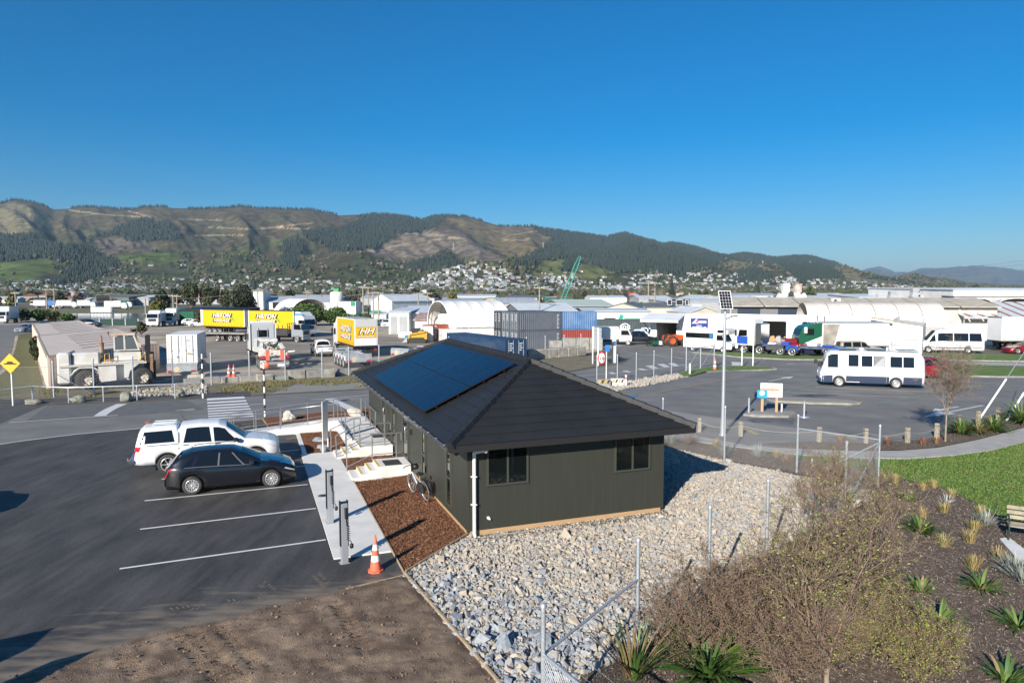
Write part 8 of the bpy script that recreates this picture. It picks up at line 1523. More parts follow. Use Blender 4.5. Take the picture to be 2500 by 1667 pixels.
m=MB();m.box(-.3,.25,-.2,-.16,zb2-.05,zb2+.4);tb=m.build('blue_tab',mat('tab_blue',(.01,.30,.60),rough=.5),o);m=MB();m.lathe([(0,0),(.15,0),(.15,.005)],12,(-.03,-.206,zb2+.22),axis='y');m.build('tab_symbol',M_lw,tb);m=MB();m.tube([(Lb+.3,.1,0),(Lb+.3,.1,.6)],.05,8);m.build('white_stub',M_white,o)
for k,(x,y,yt,lb)in enumerate(((1828,1012,972,'galvanised bollard left of the information board'),(1963,1018,980,'galvanised bollard right of the information board'))):p=G(x,y);m=MB();h=A(x,yt,p.y).z;m.tube([(0,0,0),(0,0,h)],.06,12);m.lathe([(.06,h),(.04,h+.03),(0,h+.04)],12);m.lathe([(.3,0),(.3,.04),(.06,.05)],14);ob_=m.build('bollard',M_galv,None,p);tag(ob_,lb,'bollard','bollards by the information board')
bw=[(1707,1054.6,'nearest the office roof'),(1808,1065,'right of the street light'),(2000,1079,'third along the curved path'),(2113,1082.6,'behind the corner fence post'),(2215,1081,'right of the corner fence post'),(2287,1069,'beside the bare young tree'),(2342,1046,'behind the first flax clump'),(2388,1036,'at the foot of the white guy wire'),(2436,1026,'between the two guy wires')]
tops=[]
for k,(x,y,lb)in enumerate(bw):
 p=G(x,y);m=MB();h=.72;m.bbox(-.085,.085,-.085,.085,0,h,.015);q_=thing('timber_bollard','square grey timber bollard '+lb,'bollard',p,.2*(k%3),'timber bollards along the curved footpath');m.build('post',M_oldwood,q_);m=MB();m.box(-.087,.087,-.087,.087,h-.14,h-.11);m.build('notch_band',mat('dark_notch',(.1,.085,.06),rough=.9),q_);tops.append(p+Vector((0,0,h-.2)))
for k in range(len(tops)-1):wire([tops[k],tops[k+1]],'slack rope between timber bollards '+('by the office roof','right of the street light','along the middle of the path','behind the corner post','left of the bare young tree','right of the bare young tree','before the guy wire','at the second guy wire')[k],.012,.18)
def sign_post(lb,p,h,plates,rz=0,pm=M_white,r_=.045):
 o=thing('road_sign',lb,'sign',p,rz);m=MB();m.tube([(0,0,0),(0,0,h)],r_,8);m.build('post',pm,o)
 for(x0,x1,z0,z1,mm,nm)in plates:m=MB();m.box(x0,x1,-r_-.03,-r_-.005,z0,z1);m.build(nm,mm,o)
 return o
p=G(1480,940);o=sign_post('round red rimmed limit sign with a blue plate on a white post',p,A(1480,856,p.y).z+.25,[]);zc_=A(1474,874,p.y).z;m=MB();m.lathe([(0,-.07),(.44,-.07),(.44,-.05)],24,(-.35,0,zc_),axis='y');dsk=m.build('sign_disc',M_white,o);dsk.scale=(.7,1,1.15);dsk.location=(-.1,0,-.15*zc_);m=MB();m.lathe([(.34,-.085),(.44,-.085),(.44,-.072),(.34,-.072)],24,(-.35,0,zc_),axis='y');rg=m.build('sign_rim',M_red,o);rg.scale=dsk.scale;rg.location=dsk.location;m=MB();m.box(-.12,.22,-.09,-.06,zc_+.5,zc_+1.0);m.build('blue_plate',mat('plate_blue',(.02,.16,.5),rough=.5),o)
text('10',.34,o,(-.36,-.095,zc_*.985),(math.pi/2,0,0),M_lb,0,.01)
pa,pb_=G(1447,888),G(1460,893);o=thing('site_board','tall blank panelled board on two white posts at the yard entrance','sign',pa,ang(pa,pb_));z1=A(1447,797,pa.y).z;z0=A(1447,850,pa.y).z;Lq=max(.9,(pb_-pa).length)
for x in(0,Lq):m=MB();m.tube([(x,0,0),(x,0,z1)],.07,8);m.build('post',M_white,o)
for k in range(6):zz0,zz1=z0+(z1-z0)*k/6,z0+(z1-z0)*(k+1)/6-.03;m=MB();m.box(-.15,Lq+.75,.06,.1,zz0,zz1);m.build('panel',mat('pale_sign_back',(.48,.50,.52),rough=.5),o)
p=G(1499,886);o=thing('totem_sign','narrow grey totem sign with a dark top by the entrance','sign',p);h=A(1499,829,p.y).z;m=MB();m.bbox(-.2,.2,-.1,.1,0,h,.02);m.build('panel',M_roll,o);m=MB();m.box(-.15,.15,-.115,-.102,h-.6,h-.15);m.build('print',mat('print_blue',(.05,.1,.25),rough=.5),o)
for k,(x,yb_,yt,lb)in enumerate(((1811,895,846,'white sign post on the grass island, left of two'),(1838,894,834,'white sign post on the grass island, right of two'),(1684,916,887,'short white post at the tip of the grass island'),(1528,945,915,'short white marker post with a red band on the pebbles'))):
 p=G(x,yb_);m=MB();h=A(x,yt,p.y).z;o=thing('marker_post',lb,'post',p);m.tube([(0,0,0),(0,0,h)],.08 if k>1 else .06,10);m.build('post',M_white,o)
 if k==3:m=MB();m.tube([(0,0,h-.3),(0,0,h-.2)],.085,10);m.build('band',M_red,o)
 if k<2:m=MB();m.box(-.04,.04,-.02,.02,h,h+.06);m.build('cap',M_galv,o)
for k,(x,y,lb)in enumerate(((1475,946,'black and yellow striped block, left of two on the pebbles'),(1509,944,'white block with black and yellow stripes, right of two on the pebbles'))):
 p=G(x,y);o=thing('striped_block',lb,'block',p,.1);m=MB();m.bbox(-.5,.5,0,.4,0,.6,.03);m.build('block',M_conc if k==0 else M_white,o)
 for q in range(4):m=MB();m.prism([(-.45+q*.22,.32),(-.33+q*.22,.32),(-.22+q*.22,.56),(-.34+q*.22,.56)],-.02,-.004,'y');m.build('stripe',(mat('stripe_yellow',(.6,.4,.03),rough=.6),M_lb)[q%2],o)
p=Wl(-2.0,13.0);o=thing('welcome_sign','tall white panel sign standing in the bark by the far steps','sign',p,RZ-.42);h0_,h1_=.55,2.25;m=MB();m.box(-.012,.012,-.36,.36,h0_,h1_);pnl=m.build('panel',M_white,o)
for y in(-.34,.34):m=MB();m.box(-.02,.02,y-.02,y+.02,0,h0_);m.build('leg',M_white,o)
m=MB()
for k in range(9):m.box(-.018,-.013,-.3,.28-.05*(k%3),1.95-.13*k,1.98-.13*k)
m.build('print_lines',mat('sign_print',(.25,.32,.45),rough=.6),pnl,kind='stuff');m=MB();m.box(-.018,-.013,-.3,-.1,2.05,2.18);m.build('print_logo',mat('sign_print',(0,0,0)),pnl)
def charger(p,lb):
 o=thing('ev_charger',lb,'charger',p,RZ+.15);h=1.58;m=MB();m.bbox(-.085,.085,-.085,.06,.012,h-.02,.008);m.build('column',mat('satin_aluminium',(.36,.38,.42),rough=.35,metal=.3),o)
 for sd in(1,-1):m=MB();m.box(*sorted((sd*.087,sd*.103)),-.075,.06,.45,h+.05);m.build('side_panel',M_black,o)
 m=MB();m.box(-.083,.083,-.055,.055,h,h+.012);m.build('top_cap',M_glass,o)
 m=MB();m.tube([(.02,-.1,h-.12),(.02,-.13,h-.25),(.03,-.12,h-.4)],.035,8);m.build('plug',M_black,o);pts=[(.03,-.09,h-.35),(.05,-.1,h-.6)]+[(.09+.035*math.cos(t),-.1+.035*math.sin(t),h-.62-t*.0095)for t in np.linspace(0,38,90)]+[(.15,-.12,h-1.02),(.16,-.1,h-1.08)];m=MB();m.tube(pts,.011,6);m.build('coiled_cable',M_black,o);m=MB();m.lathe([(0,0),(.05,.03),(.05,.12),(0,.15)],10,(.16,-.12,h-1.2));m.build('connector',M_black,o)
 m=MB();m.box(-.12,.12,-.1,.1,0,.012);m.build('base_plate',M_bg,o)
c1,c2=G(806,1276,.05),G(841,1373,.012);charger(c1,'silver and black car charger on the concrete path');charger(c2,'silver and black car charger nearer the traffic cone')
def bicycle():
 pa,pb_=G(998,1195,.05),G(1041,1222,.05);rz=ang(pb_,pa);o=thing('bicycle','silver electric bicycle with black panniers leaning on the dark green wall','bicycle',pb_,rz);wb_=(pa-pb_).length;wb_=max(.95,min(1.12,wb_));R=.34;lean=.16
 o.rotation_euler=(-lean,0,rz);fr2=mat('bike_silver',(.5,.54,.6),rough=.3,metal=.4)
 for x in(0,wb_):
  m=MB();m.lathe([(R-.03,-.022),(R,-.012),(R,.012),(R-.03,.022),(R-.03,-.022)],28,(0,0,0),axis='y');q=m.build('wheel',mat('bike_tyre',(.12,.12,.12),rough=.8),o,(x,0,R));m=MB();m.lathe([(R-.045,-.014),(R-.028,-.014),(R-.028,.014),(R-.045,.014),(R-.045,-.014)],28,axis='y');m.lathe([(.03,-.05),(.03,.05)],10,axis='y');m.build('rim',M_alloy,q);m=MB()
  for k in range(16):a=k*.3927;m.tube([(.03*math.cos(a),.03*(1 if k%2 else-1),.03*math.sin(a)),((R-.04)*math.cos(a+.2),0,(R-.04)*math.sin(a+.2))],.002,3,cap=False)
  m.build('spokes',M_alloy,q,kind='stuff')
 bb=Vector((.43,0,.3));hd=Vector((wb_-.22,0,.92));st=Vector((.27,0,.62));m=MB();m.tube([bb,hd-Vector((0,0,.12))],.038,8);m.tube([bb,st+Vector((-.06,0,.22))],.02,8);m.tube([(0,.05,R),bb],.014,6);m.tube([(0,-.05,R),bb],.014,6);m.tube([(0,.05,R),st],.012,6);m.tube([(0,-.05,R),st],.012,6);m.build('frame',fr2,o)
 m=MB();m.tube([hd+Vector((-.02,0,.1)),hd-Vector((-.05,0,.18)),(wb_,.06,R)],.018,6);m.tube([hd-Vector((-.05,0,.18)),(wb_,-.06,R)],.018,6);m.build('fork',M_black,o);m=MB();m.tube([hd+Vector((-.12,.32,.14)),hd+Vector((-.02,.2,.14)),hd+Vector((.03,0,.12)),hd+Vector((-.02,-.2,.14)),hd+Vector((-.12,-.32,.14))],.015,6);m.build('handlebar',M_black,o)
 m=MB();m.bbox(.06,.32,-.08,.08,.86,.93,.02);m.build('saddle',M_black,o);m=MB();m.bbox(.36,.5,-.06,.06,.22,.38,.03);m.build('motor',M_black,o)
 for sd in(1,-1):m=MB();m.bbox(-.24,.14,*sorted((sd*.07,sd*.2)),.33,.68,.04);m.build('pannier',mat('pannier_black',(.02,.02,.022),rough=.7),o)
 m=MB();m.lathe([(0,-.006),(.035,0),(0,.006)],10,(-.05,-.205,.5),axis='y');m.build('reflector',M_red,o);m=MB();m.tube([(-.3,0,.72),(.2,0,.74)],.012,6);m.tube([(-.2,.06,.72),(0,.05,R)],.008,5);m.build('rack',M_black,o)
 m=MB();m.lathe([(0,-.12),(.1,-.08),(.12,0),(.08,.07),(0,.1)],14,(wb_-.14,-.18,.93));m.build('helmet_basket',M_black,o);m=MB();m.tube([(.43,-.1,.3),(.5,-.12,.14)],.012,5);m.box(.45,.56,-.2,-.1,.12,.15);m.build('pedal',M_black,o)
 o.location=pb_
bicycle()
def boulder(p,s_,lb,seed,m_):
 bm=bmesh.new();bmesh.ops.create_icosphere(bm,subdivisions=3,radius=1);rr=random.Random(seed);ph=[rr.uniform(0,9)for _ in range(6)]
 for v in bm.verts:q=v.co.copy();f=1+.16*math.sin(3*q.x+ph[0])*math.cos(2.5*q.y+ph[1])+.12*math.sin(4*q.z+ph[2]+2*q.x)+.05*math.sin(9*q.x+ph[3])*math.sin(8*q.y+ph[4]);v.co=Vector((q.x*s_[0]*f,q.y*s_[1]*f,q.z*s_[2]*f))
 me=bpy.data.meshes.new('boulder');bm.to_mesh(me);bm.free();me.materials.append(m_);o=ob('boulder',me,None,p+Vector((0,0,s_[2]*.55)),rr.uniform(0,3));tag(o,lb,'boulder')
M_bo=mat('boulder_grey_green',(.17,.18,.15),(.27,.26,.22),.9,scale=3,bump=.5,bscale=14);M_bo2=mat('boulder_pale',(.46,.41,.34),(.56,.52,.46),.9,scale=2.5,bump=.5,bscale=14);M_bo3=mat('boulder_blue',(.20,.22,.25),(.3,.32,.34),.9,scale=4,bump=.4)
for(x,y,s_,lb,m_)in((84,986,(.5,.35,.22),'low grey boulder beside the road, left of four',M_bo),(190,982,(.5,.38,.3),'grey boulder beside the road, second from left',M_bo),(308,979,(.42,.34,.38),'greenish upright boulder at the road marking',M_bo),(440,970,(.4,.34,.32),'grey boulder by the striped pole',M_bo),(705,1028,(.5,.35,.34),'pale boulder in the bark strip beside the road',M_bo2),(868,1014,(.75,.4,.25),'flat tan boulder in the bark near the office corner',M_bo2)):boulder(G(x,y),s_,lb,x,m_)
for(lx,ly,s_,lb)in((-2.0,15.2,(.42,.26,.14),'flat blue grey rock in the bark, farthest of three by the sign'),(-2.05,13.75,(.3,.2,.12),'small blue grey rock in the bark behind the white sign'),(-1.95,13.1,(.32,.2,.14),'blue grey rock in the bark at the foot of the white sign')):boulder(Wl(lx,ly),s_,lb,int(ly*10),M_bo3)
M_twig=mat('brown_twig',(.18,.12,.09),(.27,.195,.15),.9,scale=5);M_twig2=mat('grey_twig',(.22,.17,.13),(.32,.25,.2),.9,scale=5);M_leafy=mat('young_leaf',(.19,.25,.03),(.27,.31,.06),.7,scale=2);M_leafo=mat('olive_leaf',(.085,.085,.035),(.14,.11,.055),.8,scale=2);M_leafb=mat('russet_leaf',(.16,.10,.065),(.21,.14,.09),.85,scale=2)
def tubes(name,segs,m,parent,kind=None):
 S=np.array(segs);P,Q,r0,r1=S[:,:3],S[:,3:6],S[:,6],S[:,7];d=Q-P;L=np.linalg.norm(d,axis=1,keepdims=True);d=d/np.maximum(L,1e-6);up=np.where(np.abs(d[:,2:3])>.9,np.array([[1.,0,0]]),np.array([[0,0,1.]]));a=np.cross(d,up);a/=np.linalg.norm(a,axis=1,keepdims=True);b=np.cross(d,a);V=np.empty((len(S),6,3))
 for k in range(3):c,s=math.cos(2.094*k),math.sin(2.094*k);V[:,k]=P+(a*c+b*s)*r0[:,None];V[:,k+3]=Q+(a*c+b*s)*r1[:,None]
 F=(np.array([[0,1,4,3],[1,2,5,4],[2,0,3,5]])[None]+(np.arange(len(S))*6)[:,None,None]).reshape(-1,4)
 o=ob(name,fastmesh(name,V.reshape(-1,3),F,m,sm=True),parent)
 if kind:o['kind']=kind
 return o
def leaves(name,P,size,mats,parent,r,asp=.5,up=.0,kind='stuff',mi=None):
 n=len(P);R=rotm(r,n);s=size*r.uniform(.6,1.3,n);base=np.array([(-.5,0,0),(0,-asp/2,.06),(.5,0,0),(0,asp/2,.06)]);V=np.einsum('nij,vj->nvi',R,base)*s[:,None,None]+P[:,None]
 F=np.arange(4*n).reshape(-1,4);o=ob(name,fastmesh(name,V.reshape(-1,3),F,mats,r.integers(0,len(mats),n)if mi is None else mi),parent);o['kind']=kind;return o
def grow(r,p,d,L,rad,lvl,segs,tips,spread=.55,gain=.12,nb=(4,6),thin=.55,wob=.16,minr=.0035):
 n=max(2,int(3+lvl));q=np.array(p,float);d=np.array(d,float);st=L/n
 for i in range(n):
  d2=d+r.normal(0,wob,3)+np.array([0,0,gain]);d2/=np.linalg.norm(d2);e=q+d2*st;ra,rb=rad*(1-.55*i/n),rad*(1-.55*(i+1)/n);segs.append((*q,*e,max(ra,minr),max(rb,minr)));q,d=e,d2
  if lvl>0 and i>=(1 if lvl<3 else 1):
   for _ in range(r.integers(*nb)if lvl==1 else r.integers(1,4)):
    s=r.normal(0,1,3);s-=d*(s@d);s/=np.linalg.norm(s);dd=d*(1-spread)+s*spread;dd/=np.linalg.norm(dd);grow(r,q,dd,L*thin*r.uniform(.65,1.1),rb*.55,lvl-1,segs,tips,spread,gain,nb,thin,wob,minr)
  if lvl==0:tips.append(q.copy())
def shrub(name,label,cat,base,n_main,H,seed,lvl=3,trunk=.05,spread=.55,lean=.35,leaf=(.045,.5,[M_leafy]),bark=M_twig,gain=.1,group=None,thin=.55,fork=0,wob=.16,minr=.0035,nb=(4,6)):
 r=np.random.default_rng(seed);o=thing(name,label,cat,base,0,group);segs,tips=[],[];start=np.zeros(3)
 if fork:start=np.array([0,0,fork]);segs_t=[(0,0,-.05,*(r.normal(0,.03,2)),fork*.5,trunk*1.5,trunk*1.25)];x=segs_t[0][3:6];segs_t.append((*x,0,0,fork,trunk*1.25,trunk*1.1));m=MB();m.tube([(0,0,-.05),x,(0,0,fork+.05)],trunk*1.5,10,r2=trunk*1.05);m.build('trunk',M_twig2,o)
 for k in range(n_main):
  a=2*math.pi*(k+r.uniform(-.3,.3))/n_main;le=lean*r.uniform(.5,1.3);d=np.array([math.cos(a)*le,math.sin(a)*le,1]);d/=np.linalg.norm(d);grow(r,start,d,(H-fork)*r.uniform(.75,1.05),trunk,lvl,segs,tips,spread,gain,thin=thin,wob=wob,minr=minr,nb=nb)
 tubes('branches',segs,bark,o,'stuff');T_=np.array(tips);k=r.random(len(T_))<leaf[1]
 if k.any():leaves('leaves',T_[k]+r.normal(0,.02,(k.sum(),3)),leaf[0],leaf[2],o,r)
 return o
shrub('young_tree','tall bare stemmed young tree with sparse yellow green leaves at the bottom of the bed','tree',Vector((5.5,11.6,0)),4,2.7,31,3,.036,.52,.36,(.042,.5,[M_leafy,M_leafy,M_leafo]),gain=.11,fork=.45,thin=.52,nb=(2,4))
shrub('young_tree','slim bare young tree with few leaves behind the taller one in the bed','tree',Vector((7.25,14.0,0)),3,2.6,32,3,.028,.5,.26,(.05,.3,[M_leafy,M_leafo]),gain=.13,fork=.5,thin=.5,nb=(2,4))
shrub('young_tree','bare brown twiggy sapling in front of the fence corner','tree',G(1985,1335),3,2.2,33,3,.02,.5,.26,(.04,.15,[M_leafo]),gain=.14,fork=.3,thin=.48,nb=(2,4))
for k,(x,y,H,n,sd,lb)in enumerate(((1700,1610,1.45,8,41,'dense brown twiggy shrub nearest the fence post'),(1800,1590,1.4,8,42,'dense brown twiggy shrub behind the big flax'),(1905,1670,1.2,8,43,'tangled brown twiggy shrub at the foot of the tall young tree'),(1870,1510,1.1,7,44,'wide russet twiggy shrub between the shrubs and the stone bed'),(2060,1450,1.15,7,45,'low tangled shrub with green tips left of the flax clumps'),(2180,1610,1.1,7,46,'low twiggy shrub with green tips right of the tall young tree'),(2030,1610,1.1,7,47,'tangled green tipped shrub under the tall young tree'),(1960,1410,.95,6,48,'thin russet shrub at the edge of the stone bed'),(2110,1530,1.1,7,49,'green tipped shrub between the pale flax and the tall young tree'),(1920,1570,1.15,8,52,'russet shrub left of the tall young tree trunk'),(2260,1655,.95,7,53,'low green tipped shrub at the bottom of the bed'))):
 shrub('twiggy_shrub',lb,'shrub',G(x,y),n,H,sd,3,.02,.58,.6,(.038,.6,[M_leafb,M_leafo,M_leafo,M_leafb]if k<4 else[M_leafy,M_leafy,M_leafo,M_leafb]),M_twig,.06,thin=.5,nb=(2,4),minr=.003)
shrub('young_tree','bare young tree with a fine round crown beside the curved path','tree',G(2308,1078),6,3.5,51,3,.03,.5,.32,(.05,.25,[M_leafb,M_leafo]),M_twig2,.1,fork=1.2,thin=.5,nb=(2,4))
M_flx=[mat('flax_green',(.035,.09,.014),(.065,.135,.022),.6,scale=3),mat('flax_pale',(.10,.165,.03),(.14,.2,.045),.6,scale=3),mat('flax_brown',(.2,.14,.06),(.28,.2,.1),.6,scale=3)]
def flax(label,base,n,H,seed,mix=(.6,.36),w_=.045,name='flax',cat='flax',droop=.9,mats=M_flx,up=(.35,1.25)):
 r=np.random.default_rng(seed);o=thing(name,label,cat,base);K=6;Vs=[];F=[];Mi=[]
 for i in range(n):
  a=r.uniform(0,6.283);L=H*r.uniform(.6,1.15);el=r.uniform(*up);wd=w_*r.uniform(.6,1.2);c,s=math.cos(a),math.sin(a);q=np.array([c*.06,s*.06,0])*r.uniform(0,2.2);e=el;tw=np.array([-s,c,0]);b0=len(Vs);q=q.copy()
  for k in range(K+1):
   t=k/K;ww=wd*(.55+.9*t)*(1-t)**.6+.002 if t>.3 else wd*(.7+.6*t);Vs+=[q-tw*ww,q+np.array([0,0,-.25*ww]),q+tw*ww];e-=droop*r.uniform(.5,1.2)*t/K*1.6;q=q+np.array([c*math.cos(e),s*math.cos(e),math.sin(e)])*L/K
  mi=0 if r.random()<mix[0]else(1 if r.random()<mix[1]/(1-mix[0])else 2)
  for k in range(K):
   for j in range(2):a0=b0+k*3+j;F.append((a0,a0+1,a0+4,a0+3));Mi.append(mi)
 if name=='flax' and base.y<24:
  VA=np.array(Vs).reshape(n,-1,3);F1=np.array(F[:2*K])
  for i in range(n):ob('leaf',fastmesh('leaf',VA[i],F1,[mats[Mi[i*2*K]]],sm=True),o)
  return o
 ob('leaves',fastmesh('leaves',Vs,F,mats,Mi,sm=True),o,kind='stuff');return o
flax('big dark green flax at the bottom edge below the brown shrubs',G(1725,1655),170,1.2,61,(.72,.24),.044,droop=1.15)
flax('brown tipped flax by the bottom fence rail',G(1545,1655),70,1.05,62,(.3,.1),.03,up=(.8,1.45),droop=.5)
for k,(x,y,n,H,lb)in enumerate(((2215,1222,34,.62,'small flax nearest the fence corner in the mulch bed'),(2250,1300,80,.85,'largest flax clump in the middle of the mulch bed'),(2395,1440,46,.8,'flax with long outer blades below the grey lavender'),(2488,1535,46,.8,'flax at the frame edge low in the mulch bed'),(2290,1530,70,.85,'wide flax half behind the twigs of the young trees'),(2455,1667,40,.7,'flax at the bottom corner of the mulch bed'),(2248,1445,36,.6,'pale flax behind thin twigs in the mulch bed'),(2030,1150,60,.8,'flax behind the mesh of the fence corner'),(2345,1060,110,1.15,'dense flax clump beside the bare young tree'),(2425,1055,110,1.15,'dense flax clump at the foot of the guy wire'),(2388,1058,50,.8,'brownish flax between the two dense clumps'),(2495,1035,120,1.6,'tall flax at the edge of the car park'),(2120,1570,40,.6,'small flax under the tangled shrubs'))):flax(lb,G(x,y),int(n*1.4),H*(.7 if y>1170 else 1),70+k,(.5,.42)if k!=10 else(.2,.1),.042,droop=1.25)
M_tus=[mat('tussock_gold',(.36,.26,.11),(.42,.31,.14),.8,scale=4),mat('tussock_green',(.2,.23,.07),(.26,.27,.09),.8,scale=4),mat('tussock_tan',(.40,.25,.13),(.45,.3,.16),.8,scale=4)]
def tussock(label,base,H,seed,n=130,mats=M_tus,group=None):return flax(label,base,n,H,seed,(.4,.35),.006,'tussock','grass tuft',.35,mats,(.95,1.5))
for k,(x,y,H,lb)in enumerate(((2185,1180,.45,'golden tussock nearest the lawn by the fence corner'),(2253,1197,.36,'golden tussock second along the lawn edge'),(2279,1190,.36,'golden tussock third along the lawn edge'),(2322,1214,.36,'golden tussock fourth along the lawn edge'),(2304,1252,.42,'bright tussock below the pale lavender sprig'),(2393,1256,.34,'russet tussock above the grey lavender'),(2379,1296,.4,'tussock left of the grey lavender by the bench'),(2367,1325,.42,'tussock below the bench end, upper of the pair'),(2304,1334,.42,'lone tussock right of the largest flax'),(2435,1370,.44,'greenish tussock above the wide lavender'),(2377,1390,.42,'tussock just above the long bladed flax'),(2252,1262,.34,'small russet tussock on top of the largest flax'),(1748,1092,.5,'tussock behind the mesh near the office'),(1895,1118,.45,'tussock behind the mesh by the second post'))):tussock(lb,G(x,y),H*.85,100+k)
M_rt=[mat('red_tussock',(.16,.06,.035),(.2,.09,.05),.85,scale=4),mat('red_brown_blade',(.12,.06,.04),(.17,.09,.06),.85,scale=4),M_tus[2]]
for k,(x,y,lb)in enumerate(((2052,1080,'reddish tuft in the strip under the third bollard'),(2166,1086,'reddish tuft left of the bollard behind the corner post'),(2252,1086,'reddish tuft between the bollards by the path'),(2286,1083,'reddish tuft at the foot of the bare young tree'))):tussock(lb,G(x,y),.38,130+k,110,M_rt)
M_lav=[mat('lavender_grey',(.26,.29,.24),(.33,.36,.31),.85,scale=4),mat('lavender_green',(.17,.21,.16),(.23,.27,.2),.85,scale=4),mat('lavender_pale',(.36,.36,.36),(.42,.4,.4),.85,scale=4)]
for k,(x,y,H,n,lb,mm)in enumerate(((2407,1282,.5,150,'grey green lavender beside the bench',M_lav),(2311,1228,.3,50,'pale leafless lavender sprig among the tussocks',[M_lav[2]]*3),(2480,1405,.6,240,'wide grey green lavender at the frame edge',M_lav),(2500,1425,.6,160,'second grey green lavender overlapping the wide one',M_lav),(1770,1114,.65,160,'silvery shrub behind the mesh left of the first post',M_lav),(1850,1117,.6,160,'silvery shrub behind the mesh between the first two posts',[M_lav[2],M_lav[0],M_lav[2]]),(1640,1084,.8,180,'silvery shrub by the office corner',M_lav),(1682,1086,.75,150,'brown heathy shrub by the office corner',[M_twig,M_leafb,M_twig2]),(1920,1136,.7,140,'brown heathy shrub behind the second fence post',[M_twig,M_leafb,M_twig2]),(2140,1185,.5,110,'purplish brown twiggy tuft at the fence corner',[M_twig,M_leafb,M_twig]))):flax(lb,G(x,y),n,H,150+k,(.4,.35),.011,'lavender' if mm is not M_twig and k not in(7,8,9)else 'heath_shrub','shrub',.3,mm,(.25,1.45))
M_lf={'bright':[mat('leaf_bright',(.045,.095,.016),(.075,.13,.024),.7,scale=.9),mat('leaf_bright_dark',(.03,.06,.012),(.045,.085,.018),.7,scale=.9)],'dark':[mat('leaf_dark',(.018,.03,.014),(.03,.045,.02),.8,scale=.9),mat('leaf_dark_brown',(.03,.032,.018),(.045,.045,.025),.8,scale=.9)],'olive':[mat('leaf_olive',(.045,.06,.022),(.07,.08,.03),.75,scale=.9),mat('leaf_olive_dark',(.03,.042,.018),(.045,.055,.022),.75,scale=.9)],'brown':[mat('bare_twig_haze',(.12,.09,.07),(.17,.13,.105),.9,scale=.5),mat('bare_twig_grey',(.14,.115,.1),(.19,.155,.13),.9,scale=.5)],'yellow':[mat('leaf_yellow',(.13,.13,.02),(.17,.16,.03),.8,scale=.5),mat('leaf_yellow_green',(.08,.10,.02),(.11,.12,.03),.8,scale=.5)]}
def crown_mesh(r,W,D,H,n,size,kind,lumps=9,flat=0):
 C=[];
 for k in range(lumps):a=r.uniform(0,6.28);q=r.uniform(.0,.75);C.append((math.cos(a)*q*W/2*.8,math.sin(a)*q*D/2*.8,H*r.uniform(.28,.78)*(1-.35*q),r.uniform(.28,.45)))
 C=np.array(C);pick=r.integers(0,lumps,n);v=r.normal(size=(n,3));v/=np.linalg.norm(v,axis=1,keepdims=True);rad=r.uniform(.55,1.05,n)**.5;P=C[pick,:3]+v*rad[:,None]*C[pick,3:4]*np.array([W*.62,D*.62,H*.62]);P[:,2]=np.maximum(P[:,2],.05*H);R=rotm(r,n);base=np.array([(-.5,-.4,0),(.5,-.4,.15),(.5,.4,0),(-.5,.4,.15)]);s=size*r.uniform(.6,1.4,n);V=np.einsum('nij,vj->nvi',R,base)*s[:,None,None]+P[:,None];return fastmesh('crown',V.reshape(-1,3),np.arange(4*n).reshape(-1,4),M_lf[kind],(r.random(n)<.4).astype(int))
def tree(name,label,cat,p,W,H,th,n,size,kind,seed,D=None,group=None):
 r=np.random.default_rng(seed);o=thing(name,label,cat,p,0,group);D=D or W;c=ob('crown',crown_mesh(r,W,D,H-th,n,size,kind),o,(0,0,th))
 m=MB();m.tube([(0,0,-.1),(.05*W*r.normal(),0,th+(H-th)*.4)],max(.08,W*.03),7,r2=max(.04,W*.015))
 for k in range(4):a=k*1.57+r.uniform(0,1);m.tube([(0,0,max(.2,th*.8)),(math.cos(a)*W*.28,math.sin(a)*W*.28,th+(H-th)*.55)],max(.05,W*.015),5)
 m.build('trunk',M_bark,o);return o
def tree_px(name,label,cat,xl,xr,yt,Y,th,n,kind,seed,size=None,Dq=None):
 c=at((xl+xr)/2,Y);W=at(xr,Y).x-at(xl,Y).x;H=A(xl,yt,Y).z;return tree(name,label,cat,c,W*.95,H,th,n,size or max(.25,Y*.0022),kind,seed,Dq)
tree_px('bush','broad bright green bush in front of the white fabric arch','bush',676,826,733,148,.1,5200,'bright',1);tree_px('bush','bright green bush joined to the broad one on its right','bush',780,872,744,149,.1,2600,'bright',2);tree_px('bush','low dark green bush tailing off towards the steel shed','bush',835,925,761,148,.1,1800,'bright',3)
tree_px('bush','olive bush behind the white end of the yellow trailer','bush',470,522,752,142,.1,1300,'olive',4);tree_px('bush','small olive bush above the yellow trailer roof','bush',515,552,756,140,.1,900,'olive',5)
for k,(a,b_,yt,Y_,lb)in enumerate(((-40,30,752,172,'clipped hedge bush at the left edge'),(20,78,750,170,'clipped hedge bush second from the left edge'),(70,122,750,170,'clipped hedge bush in the middle of the hedge'),(112,152,756,166,'clipped hedge bush fourth along the hedge'),(138,186,763,162,'clipped hedge bush at the end by the water'))):tree_px('hedge_bush',lb,'hedge',a,b_,yt,Y_,.1,1300,'olive' if k%2 else 'bright',20+k)
tree_px('tree','big dark spreading tree with visible trunks behind the yellow trailers','tree',552,634,692,172,2.6,3400,'dark',30);tree_px('tree','tall olive tree left of the big dark tree','tree',438,494,677,235,2.5,1900,'olive',31);tree_px('tree','tall olive tree touching the big dark tree','tree',488,536,679,238,2.5,1800,'olive',32);tree_px('tree','short dark green tree behind the power pole','tree',370,422,702,205,.6,1700,'dark',33);tree_px('tree','yellowish tree low beside the short dark green one','tree',366,398,728,195,.3,700,'yellow',34);tree_px('tree','olive tree in the gap right of the two tall ones','tree',532,566,702,240,1.5,800,'olive',35)
